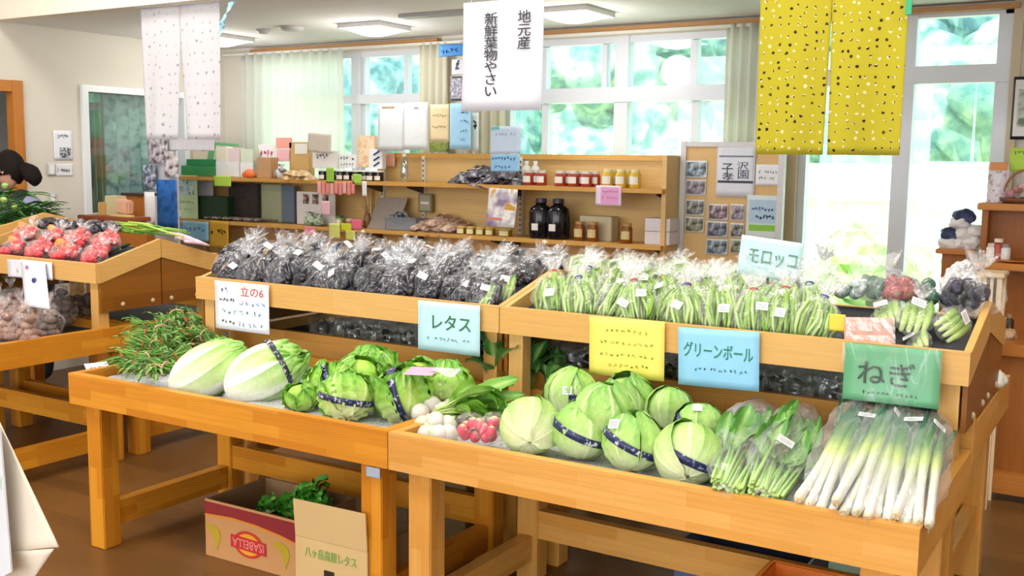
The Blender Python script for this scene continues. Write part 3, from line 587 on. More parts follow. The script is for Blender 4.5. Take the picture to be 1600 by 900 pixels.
# left shelf unit goods, upper board
o, F = gl_box('green_box', 283, 336, 259, 275, 5.98, .2, ZU, plain('#3F9456', .45), 'low bright green box on the upper shelf'); 
o, F = gl_box('green_tray', 291, 337, 249, 258, 6.0, .15, AY(300, 258.6, 6.0).z, plain('#2E8A4C', .45), 'smaller green tray on top of the low green box', 'tray')
o, F = gl_box('cream_card', 293, 330, 217, 250, 6.12, .01, AY(300, 250, 6.12).z-.0, plain('#EFDcc4', .6), 'cream price sheet standing behind the green boxes', 'card'); writing(F, 0, .1, .8, .5, 8, '#C99A7A', o, 5)
for i, (x0, x1, lab) in enumerate(((338, 355, 'narrow cream packet beside the green boxes'), (356, 374, 'cream packet with pink stripe, second beside the green boxes'), (376, 396, 'pale green-topped packet behind the orange packet'))):
    o, F = gl_box('paper_packet', x0, x1, 229+2*i, 274+2*i, 5.99+.01*i, .07, ZU, plain(['#EDE7D0', '#EFD9DC', '#DCE6CF'][i], .6), lab, 'packet', 'tall pale packets'); rect(F, 0, -.22, 1, .5, plain('#EFF0F0', .4), o, 'wrapper', off=.002)
mb = MB(); a, b_ = AY(330, 224, 6.12), AY(372, 227, 6.12); mb.beam(a, b_, .02, .022); mb.beam(AY(333, 224, 6.12), AY(326, 262, 6.12), .02, .05, up=(1, 0, 0)); tag(obj('green_folder', mb, plain('#6FB37E', .5)), 'green folded frame standing behind the pale packets', 'frame')
mb = MB(); a = AY(388, 272, 5.98); mb.lathe([(.02, 0), (.055, .01), (.06, .03), (.03, .06), (.004, .07)], 12, fn=lambda p, i, k: V((p.x*1.2, p.y*.7, p.z)), c=(a.x, 5.99, ZU+.0005)); tag(obj('orange_packet', mb, plain('#E8713A', .5), smooth=True), 'orange wrapped packet lying in front of the pale packets', 'packet')
o, F = gl_box('price_card', 404, 430, 226, 252, 6.1, .006, AY(417, 252, 6.1).z, plain('#F6EDEF', .6), 'white card with pink writing beside the brown paper bag', 'card'); writing(F, 0, 0, .8, .5, 4, '#E58CA8', o, 8)
o, F = gl_box('price_card', 431, 456, 215, 232, 6.1, .006, AY(443, 232, 6.1).z, plain('#F3A79B', .6), 'coral card above the black-tied packet', 'card')
o, F = gl_box('price_card', 432, 452, 233, 252, 6.09, .006, AY(443, 252, 6.09).z, plain('#F2B9C0', .6), 'pink card just below the coral card', 'card')
o, F = gl_box('wooden_box', 452, 484, 222, 276, 6.1, .06, ZU, plain('#CFA768', .6), 'tan cardboard box with pale label on the upper shelf'); rect(F, .1, .32, .6, .28, wl, o, 'label', off=.003)
o, F = gl_box('brown_bag', 401, 424, 246, 277, 6.0, .08, ZU, plain('#C0966A', .7), 'small brown paper bag on the upper shelf', 'bag')
mb = MB(); p = AY(438, 262, 5.98); mb.lathe([(.01, 0), (.05, .01), (.055, .05), (.03, .075), (.006, .085), (.03, .11)], 14, fn=lambda q, i, k: q*(1+.15*noise.noise(V((i, k, 3)))), c=(p.x, 5.99, ZU+.001)); o = obj('tied_packet', mb, patchy(['#2A2630', '#B9B4B4', '#ECEAE8'], 26), smooth=True); tag(o, 'black and white packet tied with a black bow', 'packet')
tanp = [packet('snack_packet', .12, .2, .03, patchy(['#C79A63', '#DDBB8A', '#EDE0C8'], 24, 2, .4), k+20) for k in range(2)]
for i, (x, dz, rz) in enumerate(((452, 0, 1.0), (468, 0, 1.2), (482, 0, 1.1), (460, .03, 1.3), (474, .03, .9))):
    p = AY(x, 268, 5.99); o = dup(tanp[i % 2], TRS((p.x, 5.99, ZU+.004+dz), (.1, 0, rz)), 'tan snack packet, '+['bottom one beside the black bow packet', 'bottom middle one', 'bottom one beside the dark jars', 'upper one beside the black bow packet', 'upper one beside the box'][i], 'tan packets on the upper shelf'); o['category'] = 'packet'
F = Face(AY(475, 210, 6.02), AY(511, 213, 6.02), AY(488, 234, 6.02)); o = sheet('display_sheet', F, plain('#CFC4B4', .6), 'tilted leaflet with dark portrait on top of the upper shelf cards', 'leaflet', t=.003); rect(F, -.28, .1, .3, .6, plain('#5A3440', .6), o, 'picture'); rect(F, .1, -.25, .5, .3, plain('#8A7A80', .6), o, 'picture', off=.002)
o, F = gl_box('display_sign', 488, 527, 236, 263, 6.05, .03, AY(505, 263, 6.05).z, plain('#E9E2DC', .6), 'pale sign board behind the dark jars below the tilted leaflet', 'sign'); writing(F, -.1, .2, .5, .4, 4, '#9A9AA8', o, 3)
o, F = gl_box('display_sign', 529, 556, 241, 263, 6.05, .02, AY(540, 263, 6.05).z, plain('#F2F1EE', .6), 'white printed sign with two lines of black writing', 'sign'); writing(F, 0, .2, .9, .34, 5, '#34343C', o, 9); writing(F, 0, -.22, .8, .3, 5, '#55555C', o, 10)
o, F = gl_box('yellow_packet', 559, 584, 212, 262, 6.06, .05, AY(570, 262, 6.06).z, patchy(['#E9B48A', '#F2DDBE', '#EFC07A'], 18), 'peach and yellow illustrated packet at the top of the shelf', 'packet')
o, F = gl_box('blue_mark_box', 576, 597, 233, 264, 6.02, .05, AY(586, 264, 6.02).z, plain('#F3F2F0', .5), 'white box with slanting navy marks beside the pink card')
for q in (.3, .02, -.26): rect(F, .1, q, .5, .09, plain('#2E3F6E', .5), o, 'print', off=.003, rot=.5)
F = FB(599, 239, 617, 261, 6.17); sheet('price_card', F, plain('#EFAE94', .6), 'salmon card fixed to the shelf back panel near the joint', 'card')
pk3 = jar_proto('dark_jar', .034, .075, dark, plain('#F0ECE8', .4), plain('#EDE6E0', .6), .95, .01, (.1, .5))
for i, x in enumerate((505, 519, 533, 544, 557, 570, 580, 592)): place_px(pk3, x, 5.985+.02*(i % 2), ZU, 'small dark jar in the row beneath the white signs, '+['first, at the tan packets', 'second', 'third', 'fourth', 'fifth', 'sixth', 'seventh', 'last, at the bare shelf'][i], 'jar', 'row of small dark jars')
E1 = .0
for i, (x0, x1, y0, y1, c, lab) in enumerate(((334, 361, 275, 291, '#BFDF52', 'lime green tag hanging under the pale packets'), (510, 522, 262, 286, '#9CCB45', 'narrow lime tag hanging in front of the dark jars'), (551, 565, 272, 287, '#A8D64A', 'lime tag near the end of the dark jars'))):
    F = FB(x0, y0, x1, y1, SYF-.004); sheet('price_tag', F, plain(c, .6), lab, 'tag')
for i in range(9):
    x = 496+i*6.6; F = FB(x, 284, x+5.4, 303+2*(i % 2), SYF-.004); o = sheet('price_tag', F, plain('#EE8E84' if i % 3 else '#F2B0A6', .6), 'small coral price tag under the dark jars, '+['first at the tan packets', 'second', 'third', 'fourth', 'fifth', 'sixth', 'seventh', 'eighth', 'last near the lime tag'][i], 'tag', group='coral price tags')
F = FB(566, 283, 573, 306, SYF-.004); sheet('price_tag', F, plain('#F4F2F0', .5), 'narrow white tag hanging past the coral tags', 'tag')
F = FB(931, 290, 971, 321, SYF-.004); o = sheet('price_card', F, plain('#F2D9EC', .6), 'pink handwritten card hanging under the yellow jars', 'card'); rect(F, .05, 0, .7, .85, plain('#E9A6D2', .6), o); writing(F, .05, .2, .6, .16, 7, '#B76BA0', o, 2, off=.003); writing(F, .05, -.1, .6, .16, 7, '#B76BA0', o, 4, off=.003)
# left unit, lower board
o, F = gl_box('green_leaflet', 277, 309, 274, 343, 5.96, .004, ZL, plain('#CFE3B4', .6), 'tall pale green leaflet standing on the lower shelf', 'leaflet'); rect(F, 0, .25, .8, .4, patchy(['#5F9E4C', '#BFD8E0', '#F2E2E4'], 22), o, 'picture'); writing(F, 0, -.12, .7, .08, 6, '#5A7A4C', o, 3); writing(F, 0, -.28, .7, .06, 8, '#8AA47A', o, 4)
o, F = gl_box('white_sheet', 311, 333, 283, 306, 6.1, .004, AY(320, 306, 6.1).z, paper, 'white paper above the dark green box', 'sheet')
gl_box('dark_green_box', 310, 356, 307, 341, 5.99, .15, ZL, plain('#1F3A22', .5), 'long dark green box on the lower shelf')
gl_box('black_box', 357, 403, 287, 333, 6.06, .1, ZL, patchy(['#2C221E', '#3E322C', '#241C18'], 60, 2, .6, (.2, .2, 3)), 'dark ribbed cardboard box on the lower shelf')
gl_box('green_folder', 404, 440, 288, 332, 6.1, .03, ZL, plain('#A9AE8C', .6), 'grey-green upright folder beside the dark ribbed box', 'folder'); gl_box('grey_folder', 440, 460, 290, 337, 6.1, .03, ZL, plain('#6B7A8C', .5), 'blue-grey upright folder beside the grey-green one', 'folder')
st_ = empty('smoked_stick'); mb = MB(); mb.tube([(-.09, 0, .01), (0, .005, .016), (.09, 0, .012)], [.006, .01, .005], 8); obj('stick', mb, patchy(['#2E2420', '#7A6A60', '#B9ACA4'], 30), st_, smooth=True, local=True)
for i in range(10):
    p = AY(336+i*8.4, 338, 5.98); o = dup(st_, TRS((p.x, 5.99+.02*(i % 2), ZL+.006), (0, 0, .9)), 'thin dark stick lying on the lower shelf, '+['in front of the dark green box', 'second from the dark green box', 'third from the dark green box', 'fourth from the green box', 'fifth, under the ribbed box', 'sixth, under the ribbed box edge', 'seventh, before the grey-green folder', 'eighth, before the folders', 'ninth, before the blue-grey folder', 'last, at the portrait leaflet'][i], 'dark sticks on the lower shelf'); o['category'] = 'stick'
o, F = gl_box('portrait_leaflet', 464, 524, 300, 345, 6.05, .004, ZL, plain('#E8E2DE', .6), 'pale leaflet with a row of three dark-haired faces', 'leaflet')
for q in (-.25, 0, .25): rect(F, q, .28, .16, .3, patchy(['#2B2226', '#8A6A5E', '#E0C8BC'], 30), o, 'picture')
for i, (x, w_, h_, c, lab) in enumerate(((485, .05, .09, '#9DB08C', 'small bag of pale green leaves on the lower shelf'), (499, .045, .075, '#6F8F5A', 'bag of darker green leaves beneath the pink label'))):
    mb = MB(); p = AY(x, 340, 5.98); mb.lathe([(.5*w_, 0), (w_, .01), (w_*.95, h_*.6), (w_*.3, h_*.85), (w_*.7, h_*1.1)], 14, fn=lambda q, a, b__: q*(1+.2*noise.noise(V((a*2, b__*.8, i)))), c=(p.x, 5.98, ZL+.001)); tag(obj('herb_bag', mb, patchy([c, '#C9D3C0', '#5C7A4A'], 30, 3, .3), smooth=True), lab, 'bag', 'herb bags')
F = FB(502, 314, 515, 336, 5.93); sheet('price_card', F, plain('#F2BFC8', .6), 'narrow pink card between the leaf bags and the green-lidded jar', 'card')
place_px(jar_proto('green_jar', .03, .085, plain('#B9BE6A', .3), plain('#3F6A3A', .4), wl, .95), 530, 5.99, ZL, 'green-lidded jar with pale label on the lower shelf', 'jar')
place_px(jar_proto('pink_pot', .035, .05, plain('#E0607A', .4), plain('#C98A6A', .5), None, .95), 556, 5.98, ZL, 'small pink pot beside the tall twig vase', 'pot')
place_px(jar_proto('coral_pot', .03, .06, plain('#D9785A', .4), plain('#EDE0D4', .5), None, .95), 546, 6.06, ZL, 'coral pot just behind the pink pot', 'pot')
e = empty('twig_vase', (AY(574, 345, 6.03).x, 6.03, ZL), 'brown vase holding dry twigs before the slanted board', 'vase'); mb = MB(); c = e.location; mb.lathe([(.02, 0), (.03, .01), (.028, .07), (.02, .1), (.024, .11)], 14, c=(c.x, c.y, c.z+.001)); obj('body', mb, plain('#8A6040', .4), e, smooth=True)
for k in range(7):
    a = V((c.x, c.y, c.z+.08)); d = V((rnd.uniform(-.07, .09), rnd.uniform(-.03, .03), rnd.uniform(.09, .17))); mb = MB(); mb.tube([a, a+d*.5+V((.01, 0, 0)), a+d], [.002, .002, .001], 5); obj('twig', mb, plain('#7A6248', .8), e)
# cards along the front of the lower board
for (x0, y0, x1, y1, c, lab) in ((283, 346, 326, 376, '#8FC4E6', 'light blue illustrated sheet hanging below the green leaflet'), (327, 345, 357, 388, '#D9A62C', 'mustard yellow sheet hanging below the dark green box'), (475, 354, 492, 367, '#F0909C', 'pink tag on the lower shelf edge above the eggplant bags'), (514, 349, 531, 372, '#DFE07A', 'pale yellow note hanging next to the bright yellow strip'), (533, 349, 549, 360, '#D6DC2E', 'bright yellow-green strip on the lower shelf edge'), (540, 360, 555, 375, '#D9D66A', 'small yellow note under the bright strip'), (549, 343, 565, 358, '#F0708E', 'hot pink tag below the pink pot')):
    F = FB(x0, y0, x1, y1, SYF-.006-(.004 if y0 > 355 else 0)); o = sheet('hanging_note', F, plain(c, .6), lab, 'note')
    if x1-x0 > 25: writing(F, 0, .1, .8, .3, 5, '#3D6A9A' if c == '#8FC4E6' else '#8A5A10', o, x0)
# hanging colourful poster
F = FY(763, 293, 808, 296, SYF-.02, y2=352); o = sheet('food_poster', F, patchy(['#8A7A9A', '#C9BCC4', '#F0ECEA', '#D9A03C'], 9, 2), 'glossy food photo poster hanging from the shelf joint', 'poster', curl=.03); rect(F, -.2, -.38, .5, .22, plain('#D98A72', .5), o, 'picture', off=.022); rect(F, .28, .0, .34, .2, plain('#D9A23A', .5), o, 'picture', off=.01, rot=-.4)

# ================================================================== hangings above the shelves
def hang(name, x0, y0, x1, y1, Y, mat, lab, cat='notice', **k):
    F = FB(x0, y0, x1, y1, Y); return sheet(name, F, mat, lab, cat, **k), F
o, F = hang('hanging_notice', 591, 162, 631, 236, 6.0, plain('#D6D8DA', .6), 'grey-white notice hanging beside the narrow window', curl=.01); rect(F, -.1, .42, .5, .05, plain('#A08A6A'), o); rect(F, .3, -.25, .12, .2, plain('#25252B'), o, rot=-.3); rect(F, .1, -.42, .5, .12, plain('#4A4E5A'), o)
o, F = hang('hanging_notice', 632, 160, 669, 234, 5.99, plain('#DDDFDE', .6), 'white notice with grey animal drawing hanging next to the cream curtain', curl=.01); rect(F, 0, -.15, .7, .3, patchy(['#4A4C56', '#B9BCC2', '#EEF0EE'], 40), o, 'picture'); rect(F, 0, .38, .2, .05, plain('#9A9A9A'), o)
o, F = hang('hanging_notice', 671, 163, 702, 222, 6.0, plain('#E8D2A6', .6), 'tan printed sheet hanging between white and blue notices'); writing(F, 0, .2, .7, .12, 6, '#B99A66', o, 1); writing(F, 0, -.1, .7, .12, 6, '#B99A66', o, 2)
o, F = hang('hanging_notice', 671, 222, 701, 237, 5.995, patchy(['#6A7A34', '#8E9A44', '#3E4A22'], 20), 'small dark green strip under the tan sheet', 'strip')
o, F = hang('hanging_notice', 703, 161, 736, 233, 5.97, plain('#A5D2EE', .6), 'sky blue handwritten sheet hanging beside the newspaper clipping', wav=.008); [writing(F, 0, q, .7, .1, 6, '#5F9CCB', o, int(q*50)+60) for q in (.3, .1, -.1, -.3)]
o, F = hang('hanging_notice', 737, 176, 748, 236, 6.02, plain('#DCE4DC', .6), 'thin strip with dark vertical writing behind the banner corner', 'strip'); writing(F, 0, .2, .5, .3, 1, '#3A4A44', o, 3)
o, F = hang('newspaper_clipping', 706, 92, 737, 117, 6.1, plain('#D8D6DC', .7), 'upper newspaper clipping hanging on the white column', 'clipping'); writing(F, .1, .1, .8, .8, 3, '#2E2E38', o, 4)
o, F = hang('newspaper_clipping', 704, 119, 737, 158, 6.1, patchy(['#6E6C7A', '#9A98A6', '#C9C8D0'], 50), 'lower grey newspaper photo hanging on the white column', 'clipping'); rect(F, 0, .46, .9, .06, plain('#2E2A30'), o); rect(F, -.1, -.44, .7, .08, plain('#2A2428'), o)
o, F = hang('blue_label', 686, 69, 727, 88, 6.0, plain('#2F86CC', .5), 'bright blue label hanging beside the wooden rail'); writing(F, 0, 0, .85, .6, 5, '#123F86', o, 7)
o, F = hang('hanging_notice', 767, 197, 814, 240, 5.72, plain('#C9DAEE', .6), 'pale blue notice hanging in front of the shelf top', curl=.005); writing(F, 0, .2, .7, .14, 7, '#7A9ABE', o, 8); writing(F, 0, -.1, .7, .14, 7, '#8AA6C6', o, 9); rect(F, -.35, .42, .28, .12, plain('#7FC0BE'), o, rot=.1)
o, F = hang('hanging_notice', 767, 241, 812, 268, 5.73, plain('#9ACDF0', .6), 'brighter blue strip just below the pale blue notice'); writing(F, -.05, .25, .85, .3, 8, '#2E6EA8', o, 12); writing(F, -.1, -.25, .6, .3, 5, '#3E86BC', o, 13)
# columns between windows
mb = MB(); mb.box((-4.55, 6.14, 0), (-4.32, 6.3, 2.5)); 
# notices at the shelf's wall end
for (x0, y0, x1, y1, Y, m, lab, nm) in ((232, 216, 262, 256, 5.42, patchy(['#4A3F4C', '#C9BCC4', '#F2F0F4'], 20), 'white sheet with dark food photos under the white printed cloth', 'photo_sheet'), (263, 216, 335, 235, 5.44, plain('#EDEAF2', .6), 'wide white sheet under the white printed cloth hem', 'white_sheet'), (257, 236, 279, 278, 5.41, patchy(['#5A4A4C', '#E0D4D8', '#F6F4F6'], 18), 'sheet with small dark photos above the blue banner', 'photo_sheet'), (224, 258, 244, 296, 5.42, patchy(['#3A3F4C', '#8A92A8', '#E6EAF2'], 24), 'grey photo print clipped beside the blue banner', 'photo_print')):
    F = FB(x0, y0, x1, y1, Y); sheet(nm, F, m, lab, 'sheet', t=.003)
F = FB(246, 281, 277, 356, 5.38); o = sheet('blue_banner', F, patchy(['#1E5FB4', '#2F7BD0', '#1A4F9C'], 10), 'saturated blue cloth banner at the shelf end', 'banner', wav=.01, t=.004)
e = empty('notice_stand', (AY(250, 300, 5.5).x, 5.5, 0), 'white post stand at the shelf end carrying the sheets and blue banner', 'stand')
mb = MB(); a, b_ = AY(236, 300, 5.47).x, AY(278, 300, 5.47).x; mb.box((a, 5.46, .04), (b_, 5.48, 1.6)); obj('panel', mb, plain('#E4E2E6', .5), e); mb = MB(); mb.box((a-.02, 5.35, 0), (b_+.02, 5.6, .04)); obj('base', mb, plain('#D0D0D0', .5), e)

# ================================================================== pin board
BX0, BX1, BT = -2.545, -1.885, 1.737; BY = 6.18
e = empty('pin_board', ((BX0+BX1)/2, BY, .3), 'cork pin board with white frame standing beside the sliding door', 'board')
mb = MB(); mb.box((BX0+.03, BY, .35), (BX1-.03, BY+.02, BT-.03)); obj('cork_panel', mb, plain('#E3BC82', .85, .08, 60), e)
mb = MB()
for q in ((BX0, BX0+.035), (BX1-.035, BX1)): mb.box((q[0], BY-.012, 0), (q[1], BY+.03, BT))
mb.box((BX0+.036, BY-.011, BT-.03), (BX1-.036, BY+.029, BT-.001)); mb.box((BX0+.036, BY-.011, .32), (BX1-.036, BY+.029, .35)); obj('frame', mb, plain('#D9D6D8', .4), e)
PY = BY-.006
pho = [patchy(c, 26, 4, .35) for c in (['#1E2A34', '#7F8F9A', '#DDE2E4'], ['#3A3040', '#8E7E8A', '#C9C6CC'], ['#20201E', '#7A7A74', '#D6D8D0'], ['#2E2E22', '#8A8C6E', '#D9D4C8'], ['#241E26', '#8A6A72', '#E4DAD8'], ['#1C1E2A', '#70748A', '#C8CCD4'])]
k = 0
for (x0, y0, x1, y1, lab) in ((1070, 251, 1105, 278, 'top small photo on the pin board edge'), (1071, 281, 1103, 305, 'second small photo down the pin board edge'), (1071, 312, 1101, 337, 'third photo down, dark, on the pin board edge'), (1070, 339, 1100, 363, 'fourth photo down with pale centre on the pin board'), (1106, 319, 1138, 344, 'photo with dark figure below the calligraphy sheet'), (1104, 346, 1137, 371, 'dark photo under the figure photo on the pin board'), (1103, 374, 1137, 398, 'lowest pale photo on the pin board'), (1142, 319, 1163, 345, 'narrow photo beside the green-edged notice'), (1141, 349, 1162, 371, 'narrow dark photo below the first narrow one'), (1141, 374, 1162, 396, 'lowest narrow photo on the pin board')):
    F = FB(x0, y0, x1, y1, PY); o = sheet('pinned_photo', F, plain('#E6E8EA', .5), lab, 'photo', group='photos on the pin board', t=.001); rect(F, 0, 0, .9, .84, pho[k % 6], o, 'picture'); k += 1
F = FB(1120, 223, 1180, 308, PY-.001); o = sheet('calligraphy_sheet', F, plain('#E6E6F0', .6), 'large white sheet with brush calligraphy and a dark bar', 'sheet', t=.001); rect(F, 0, -.22, .92, .045, plain('#3A3C52'), o); rect(F, 0, .25, .9, .03, plain('#7A7E96'), o)
lettering(F, '子', -.22, .02, .3, .2, '#33344A', o); lettering(F, '孝', -.2, -.13, .3, .16, '#33344A', o); lettering(F, '沢', .18, .08, .3, .14, '#4A4C60', o); lettering(F, '園', .2, -.08, .28, .16, '#4A4C60', o)
F = FB(1181, 257, 1224, 290, PY-.001); o = sheet('white_sheet', F, paper, 'white handwritten sheet pinned near the board corner', 'sheet', t=.001); writing(F, 0, .15, .8, .2, 8, '#9A9CA6', o, 4); writing(F, -.1, -.15, .6, .2, 6, '#AAACB6', o, 5)
F = FB(1166, 305, 1216, 378, PY-.002); o = sheet('green_edged_notice', F, plain('#DCE6E4', .6), 'notice with blue text and bright green band on the pin board', 'notice', t=.001); rect(F, 0, .15, .82, .5, plain('#B8D0E6'), o); writing(F, 0, .2, .7, .12, 7, '#4A7AA6', o, 1, off=.003); writing(F, .1, .03, .6, .14, 6, '#34608A', o, 2, off=.003); rect(F, 0, -.2, .82, .13, plain('#8CCB3E'), o)

# ================================================================== hanging cloths and banner at the ceiling step
HY = SY-.03
def noren(name, x0, y0, x1, y1, xs, mat, lab, rodcol, splits, ytop=None, wav=.012):
    a, b_ = AY(x0, (y0+y1)/2, HY).x, AY(x1, (y0+y1)/2, HY).x; zt = ytop if ytop else AY(x0, y0, HY).z; zb = AY((x0+x1)/2, y1, HY).z
    e = empty(name, ((a+b_)/2, HY, zt), lab, 'cloth'); mb = MB(); mb.tube([(a-.03, HY-.012, zt), (b_+.03, HY-.012, zt)], .008, 8); obj('rod', mb, plain(rodcol, .5), e, smooth=True)
    zs = zt-splits*(zt-zb); m = (a+b_)/2
    for s, (p, q, g0, g1) in enumerate(((a, m, 0, -1), (m, b_, 1, 0))):
        def fn(u, v):
            z = zt+(zb-zt)*v; op = max(0, (v-splits)/(1-splits))*xs
            pl = p+(op if s == 1 else 0); qr = q-(op if s == 0 else 0); x = pl+(qr-pl)*u
            return (x, HY+wav*math.sin(u*7+s*2+v*1.5)*(.3+v), z)
        mb = MB(); mb.grid(fn, 24, 20, thick=.0015); obj('cloth_panel', mb, mat, e, smooth=True)
    return e, a, b_, zt, zb
def dotcloth(base, dots, sc, cut, base_trans=.35):
    m, nt, b = _new('mat_printed_cloth'); tc = N(nt, 'ShaderNodeTexCoord'); vo = nt.nodes.new('ShaderNodeTexVoronoi'); vo.inputs['Scale'].default_value = sc; vo.inputs['Randomness'].default_value = .55
    mp = N(nt, 'ShaderNodeMapping'); mp.inputs['Rotation'].default_value = (PI/2, 0, 0)
    cb = N(nt, 'ShaderNodeCombineXYZ'); sx = N(nt, 'ShaderNodeSeparateXYZ'); nt.links.new(tc.outputs['Object'], sx.inputs[0]); nt.links.new(sx.outputs[0], cb.inputs[0]); nt.links.new(sx.outputs[2], cb.inputs[1])
    nz = N(nt, 'ShaderNodeTexNoise', Scale=sc*2.2, Detail=1.0); nt.links.new(cb.outputs[0], nz.inputs['Vector'])
    nt.links.new(cb.outputs[0], vo.inputs['Vector']); vo.voronoi_dimensions = '2D'
    ad = N(nt, 'ShaderNodeMath', operation='MULTIPLY_ADD'); ad.inputs[1].default_value = .35; nt.links.new(nz.outputs['Fac'], ad.inputs[0]); nt.links.new(vo.outputs['Distance'], ad.inputs[2])
    lt = N(nt, 'ShaderNodeMath', operation='LESS_THAN'); lt.inputs[1].default_value = cut; nt.links.new(ad.outputs[0], lt.inputs[0])
    cr = N(nt, 'ShaderNodeValToRGB'); cr.color_ramp.interpolation = 'CONSTANT'; e = cr.color_ramp.elements; e[0].color = (*H(dots[0]), 1); e[1].position = 1/len(dots); e[1].color = (*H(dots[1]), 1)
    for i in range(2, len(dots)): q = e.new(i/len(dots)); q.color = (*H(dots[i]), 1)
    sp = N(nt, 'ShaderNodeSeparateColor'); nt.links.new(vo.outputs['Color'], sp.inputs[0])
    s2 = N(nt, 'ShaderNodeMath', operation='GREATER_THAN'); s2.inputs[1].default_value = .5; nt.links.new(nz.outputs['Fac'], s2.inputs[0])
    av = N(nt, 'ShaderNodeMath', operation='MULTIPLY_ADD'); av.inputs[1].default_value = .45; nt.links.new(s2.outputs[0], av.inputs[0]); nt.links.new(sp.outputs[0], av.inputs[2])
    md = N(nt, 'ShaderNodeMath', operation='FRACT'); nt.links.new(av.outputs[0], md.inputs[0]); nt.links.new(md.outputs[0], cr.inputs[0])
    mx = N(nt, 'ShaderNodeMix', data_type='RGBA'); mx.inputs['A'].default_value = (*H(base), 1); nt.links.new(lt.outputs[0], mx.inputs['Factor']); nt.links.new(cr.outputs[0], mx.inputs['B'])
    nt.links.new(mx.outputs['Result'], b.inputs['Base Color']); b.inputs['Roughness'].default_value = .9
    t = N(nt, 'ShaderNodeBsdfTranslucent'); nt.links.new(mx.outputs['Result'], t.inputs[0]); ms = N(nt, 'ShaderNodeMixShader'); ms.inputs[0].default_value = base_trans
    nt.links.new(b.outputs[0], ms.inputs[1]); nt.links.new(t.outputs[0], ms.inputs[2]); nt.links.new(ms.outputs[0], nt.nodes['Material Output'].inputs['Surface']); return m
noren('split_hanging_cloth', 223, 12, 345, 218, .055, dotcloth('#E4E2E6', ['#CFCDD4', '#DEDCE2', '#AFAEBA'], 16, .30), 'white split hanging cloth with faint grey print, under the ceiling step', '#D8D0C4', .28)
noren('split_hanging_cloth', 1184, -20, 1414, 242, .012, dotcloth('#CDBF2E', ['#F2E4B8', '#2E2412', '#E9DCA0', '#5A4A1C', '#F4E8C4', '#3A2E14'], 27, .33), 'yellow split hanging cloth with small cream and black motifs', '#B98A50', .12, ytop=2.40)
F = FY(724, 1, 848, -2, HY-.02, y2=174); F = FB(724, 0, 849, 173, HY-.02)
o = sheet('hanging_banner', F, plain('#D6D5DE', .75, .01), 'large white paper banner with two columns of black writing', 'banner', curl=.012, t=.002)
lettering(F, '新鮮葉物やさい', -.13, .014, .17, .76, '#24262E', o, vertical=True, off=.014); lettering(F, '地元産', .28, .22, .16, .35, '#24262E', o, vertical=True, off=.014)
for dx in (-.4, .4):
    p = F.c+F.u*(dx*F.w)+F.v*(F.h/2); mb = MB(); mb.tube([p, p+V((0, 0, .10))], .002, 5); obj('string', mb, plain('#C8C8C8'), o)
F = FB(346, 0, 360, 55, HY-.05); a, b_ = AY(361, 2, HY-.05), AY(340, 60, HY-.05)
mb = MB(); n_ = 14; d = (b_-a); pr = V((1, 0, .3)).normalized()
mb.grid(lambda u, v: a+d*v+pr*(.026*(u-.5)*2)*(1-.5*v)+V((.004*math.sin(v*30), .01*math.sin(v*9+u), 0)), 2, 24, thick=.001)
o = obj('blue_streamer', mb, patchy(['#7FC4E0', '#BFE6EE', '#4F9CC4'], 40), smooth=True); tag(o, 'narrow blue paper streamer with writing beside the white cloth', 'streamer')
mb = MB(); p = AY(1421, 0, HY-.02); mb.box((p.x-.012, HY-.03, AY(1421, 24, HY).z), (p.x+.012, HY-.02, 2.42)); tag(obj('green_tape', mb, plain('#2E9E6A', .5)), 'short green ribbon beside the top of the yellow cloth', 'ribbon')

# ================================================================== counters by the sliding door and far corner
wc = wood('#C98238', '#BE7630', '#8E5320', 'x', 1.2, .12); wcz = wood('#A86628', '#9C5C22', '#6E4016', 'z', 1.4, .09)
e = empty('display_cabinet', (-.2, 6.3, 0), 'tall brown wooden cabinet with open shelf beside the sliding door', 'cabinet')
cx0 = AY(1535, 350, 5.9).x; ct = AY(1570, 318, 5.85).z
mb = MB(); mb.box((cx0+.01, 5.98, .9), (.75, 6.2, ct-.04)); obj('back_panel', mb, wcz, e)
mb = MB(); mb.box((cx0-.02, 5.82, ct-.035), (.8, 6.2, ct), .004); obj('top_board', mb, wc, e)
mb = MB(); mb.box((cx0, 5.86, .9), (cx0+.03, 5.98, ct-.036)); obj('side_panel', mb, wcz, e)
z1 = AY(1560, 410, 5.6).z; a = AY(1519, 410, 5.6).x
mb = MB(); mb.box((a, 5.55, z1-.035), (.8, 5.98, z1), .004); obj('counter_board', mb, wc, e)
mb = MB(); mb.box((a+.12, 5.75, .62), (.75, 5.78, z1-.036)); obj('front_panel', mb, wcz, e)
z2 = AY(1570, 533, 5.5).z; a2 = AY(1552, 560, 5.5).x
mb = MB(); mb.box((a2, 5.42, z2-.06), (.8, 5.9, z2), .004); obj('lower_board', mb, wc, e)
for k in range(3):
    mb = MB(); mb.box((a2+.03+.3*k, 5.46, .12), (a2+.32+.3*k, 5.49, z2-.065), .003); obj('door_panel', mb, wcz, e)
mb = MB(); mb.box((a2, 5.40, .04), (.8, 5.5, .14)); obj('plinth', mb, wc, e)
e = empty('low_cabinet', (AY(1500, 400, 6.0).x, 6.1, 0), 'low brown cabinet holding the white and navy packets', 'cabinet'); zc = AY(1500, 389, 6.0).z; a = AY(1475, 389, 6.0).x
mb = MB(); mb.box((a-.03, 5.92, zc-.025), (cx0-.03, 6.3, zc), .003); obj('top_board', mb, wc, e); mb = MB(); mb.box((a, 5.95, 0), (cx0-.035, 6.28, zc-.026)); obj('body', mb, wcz, e)
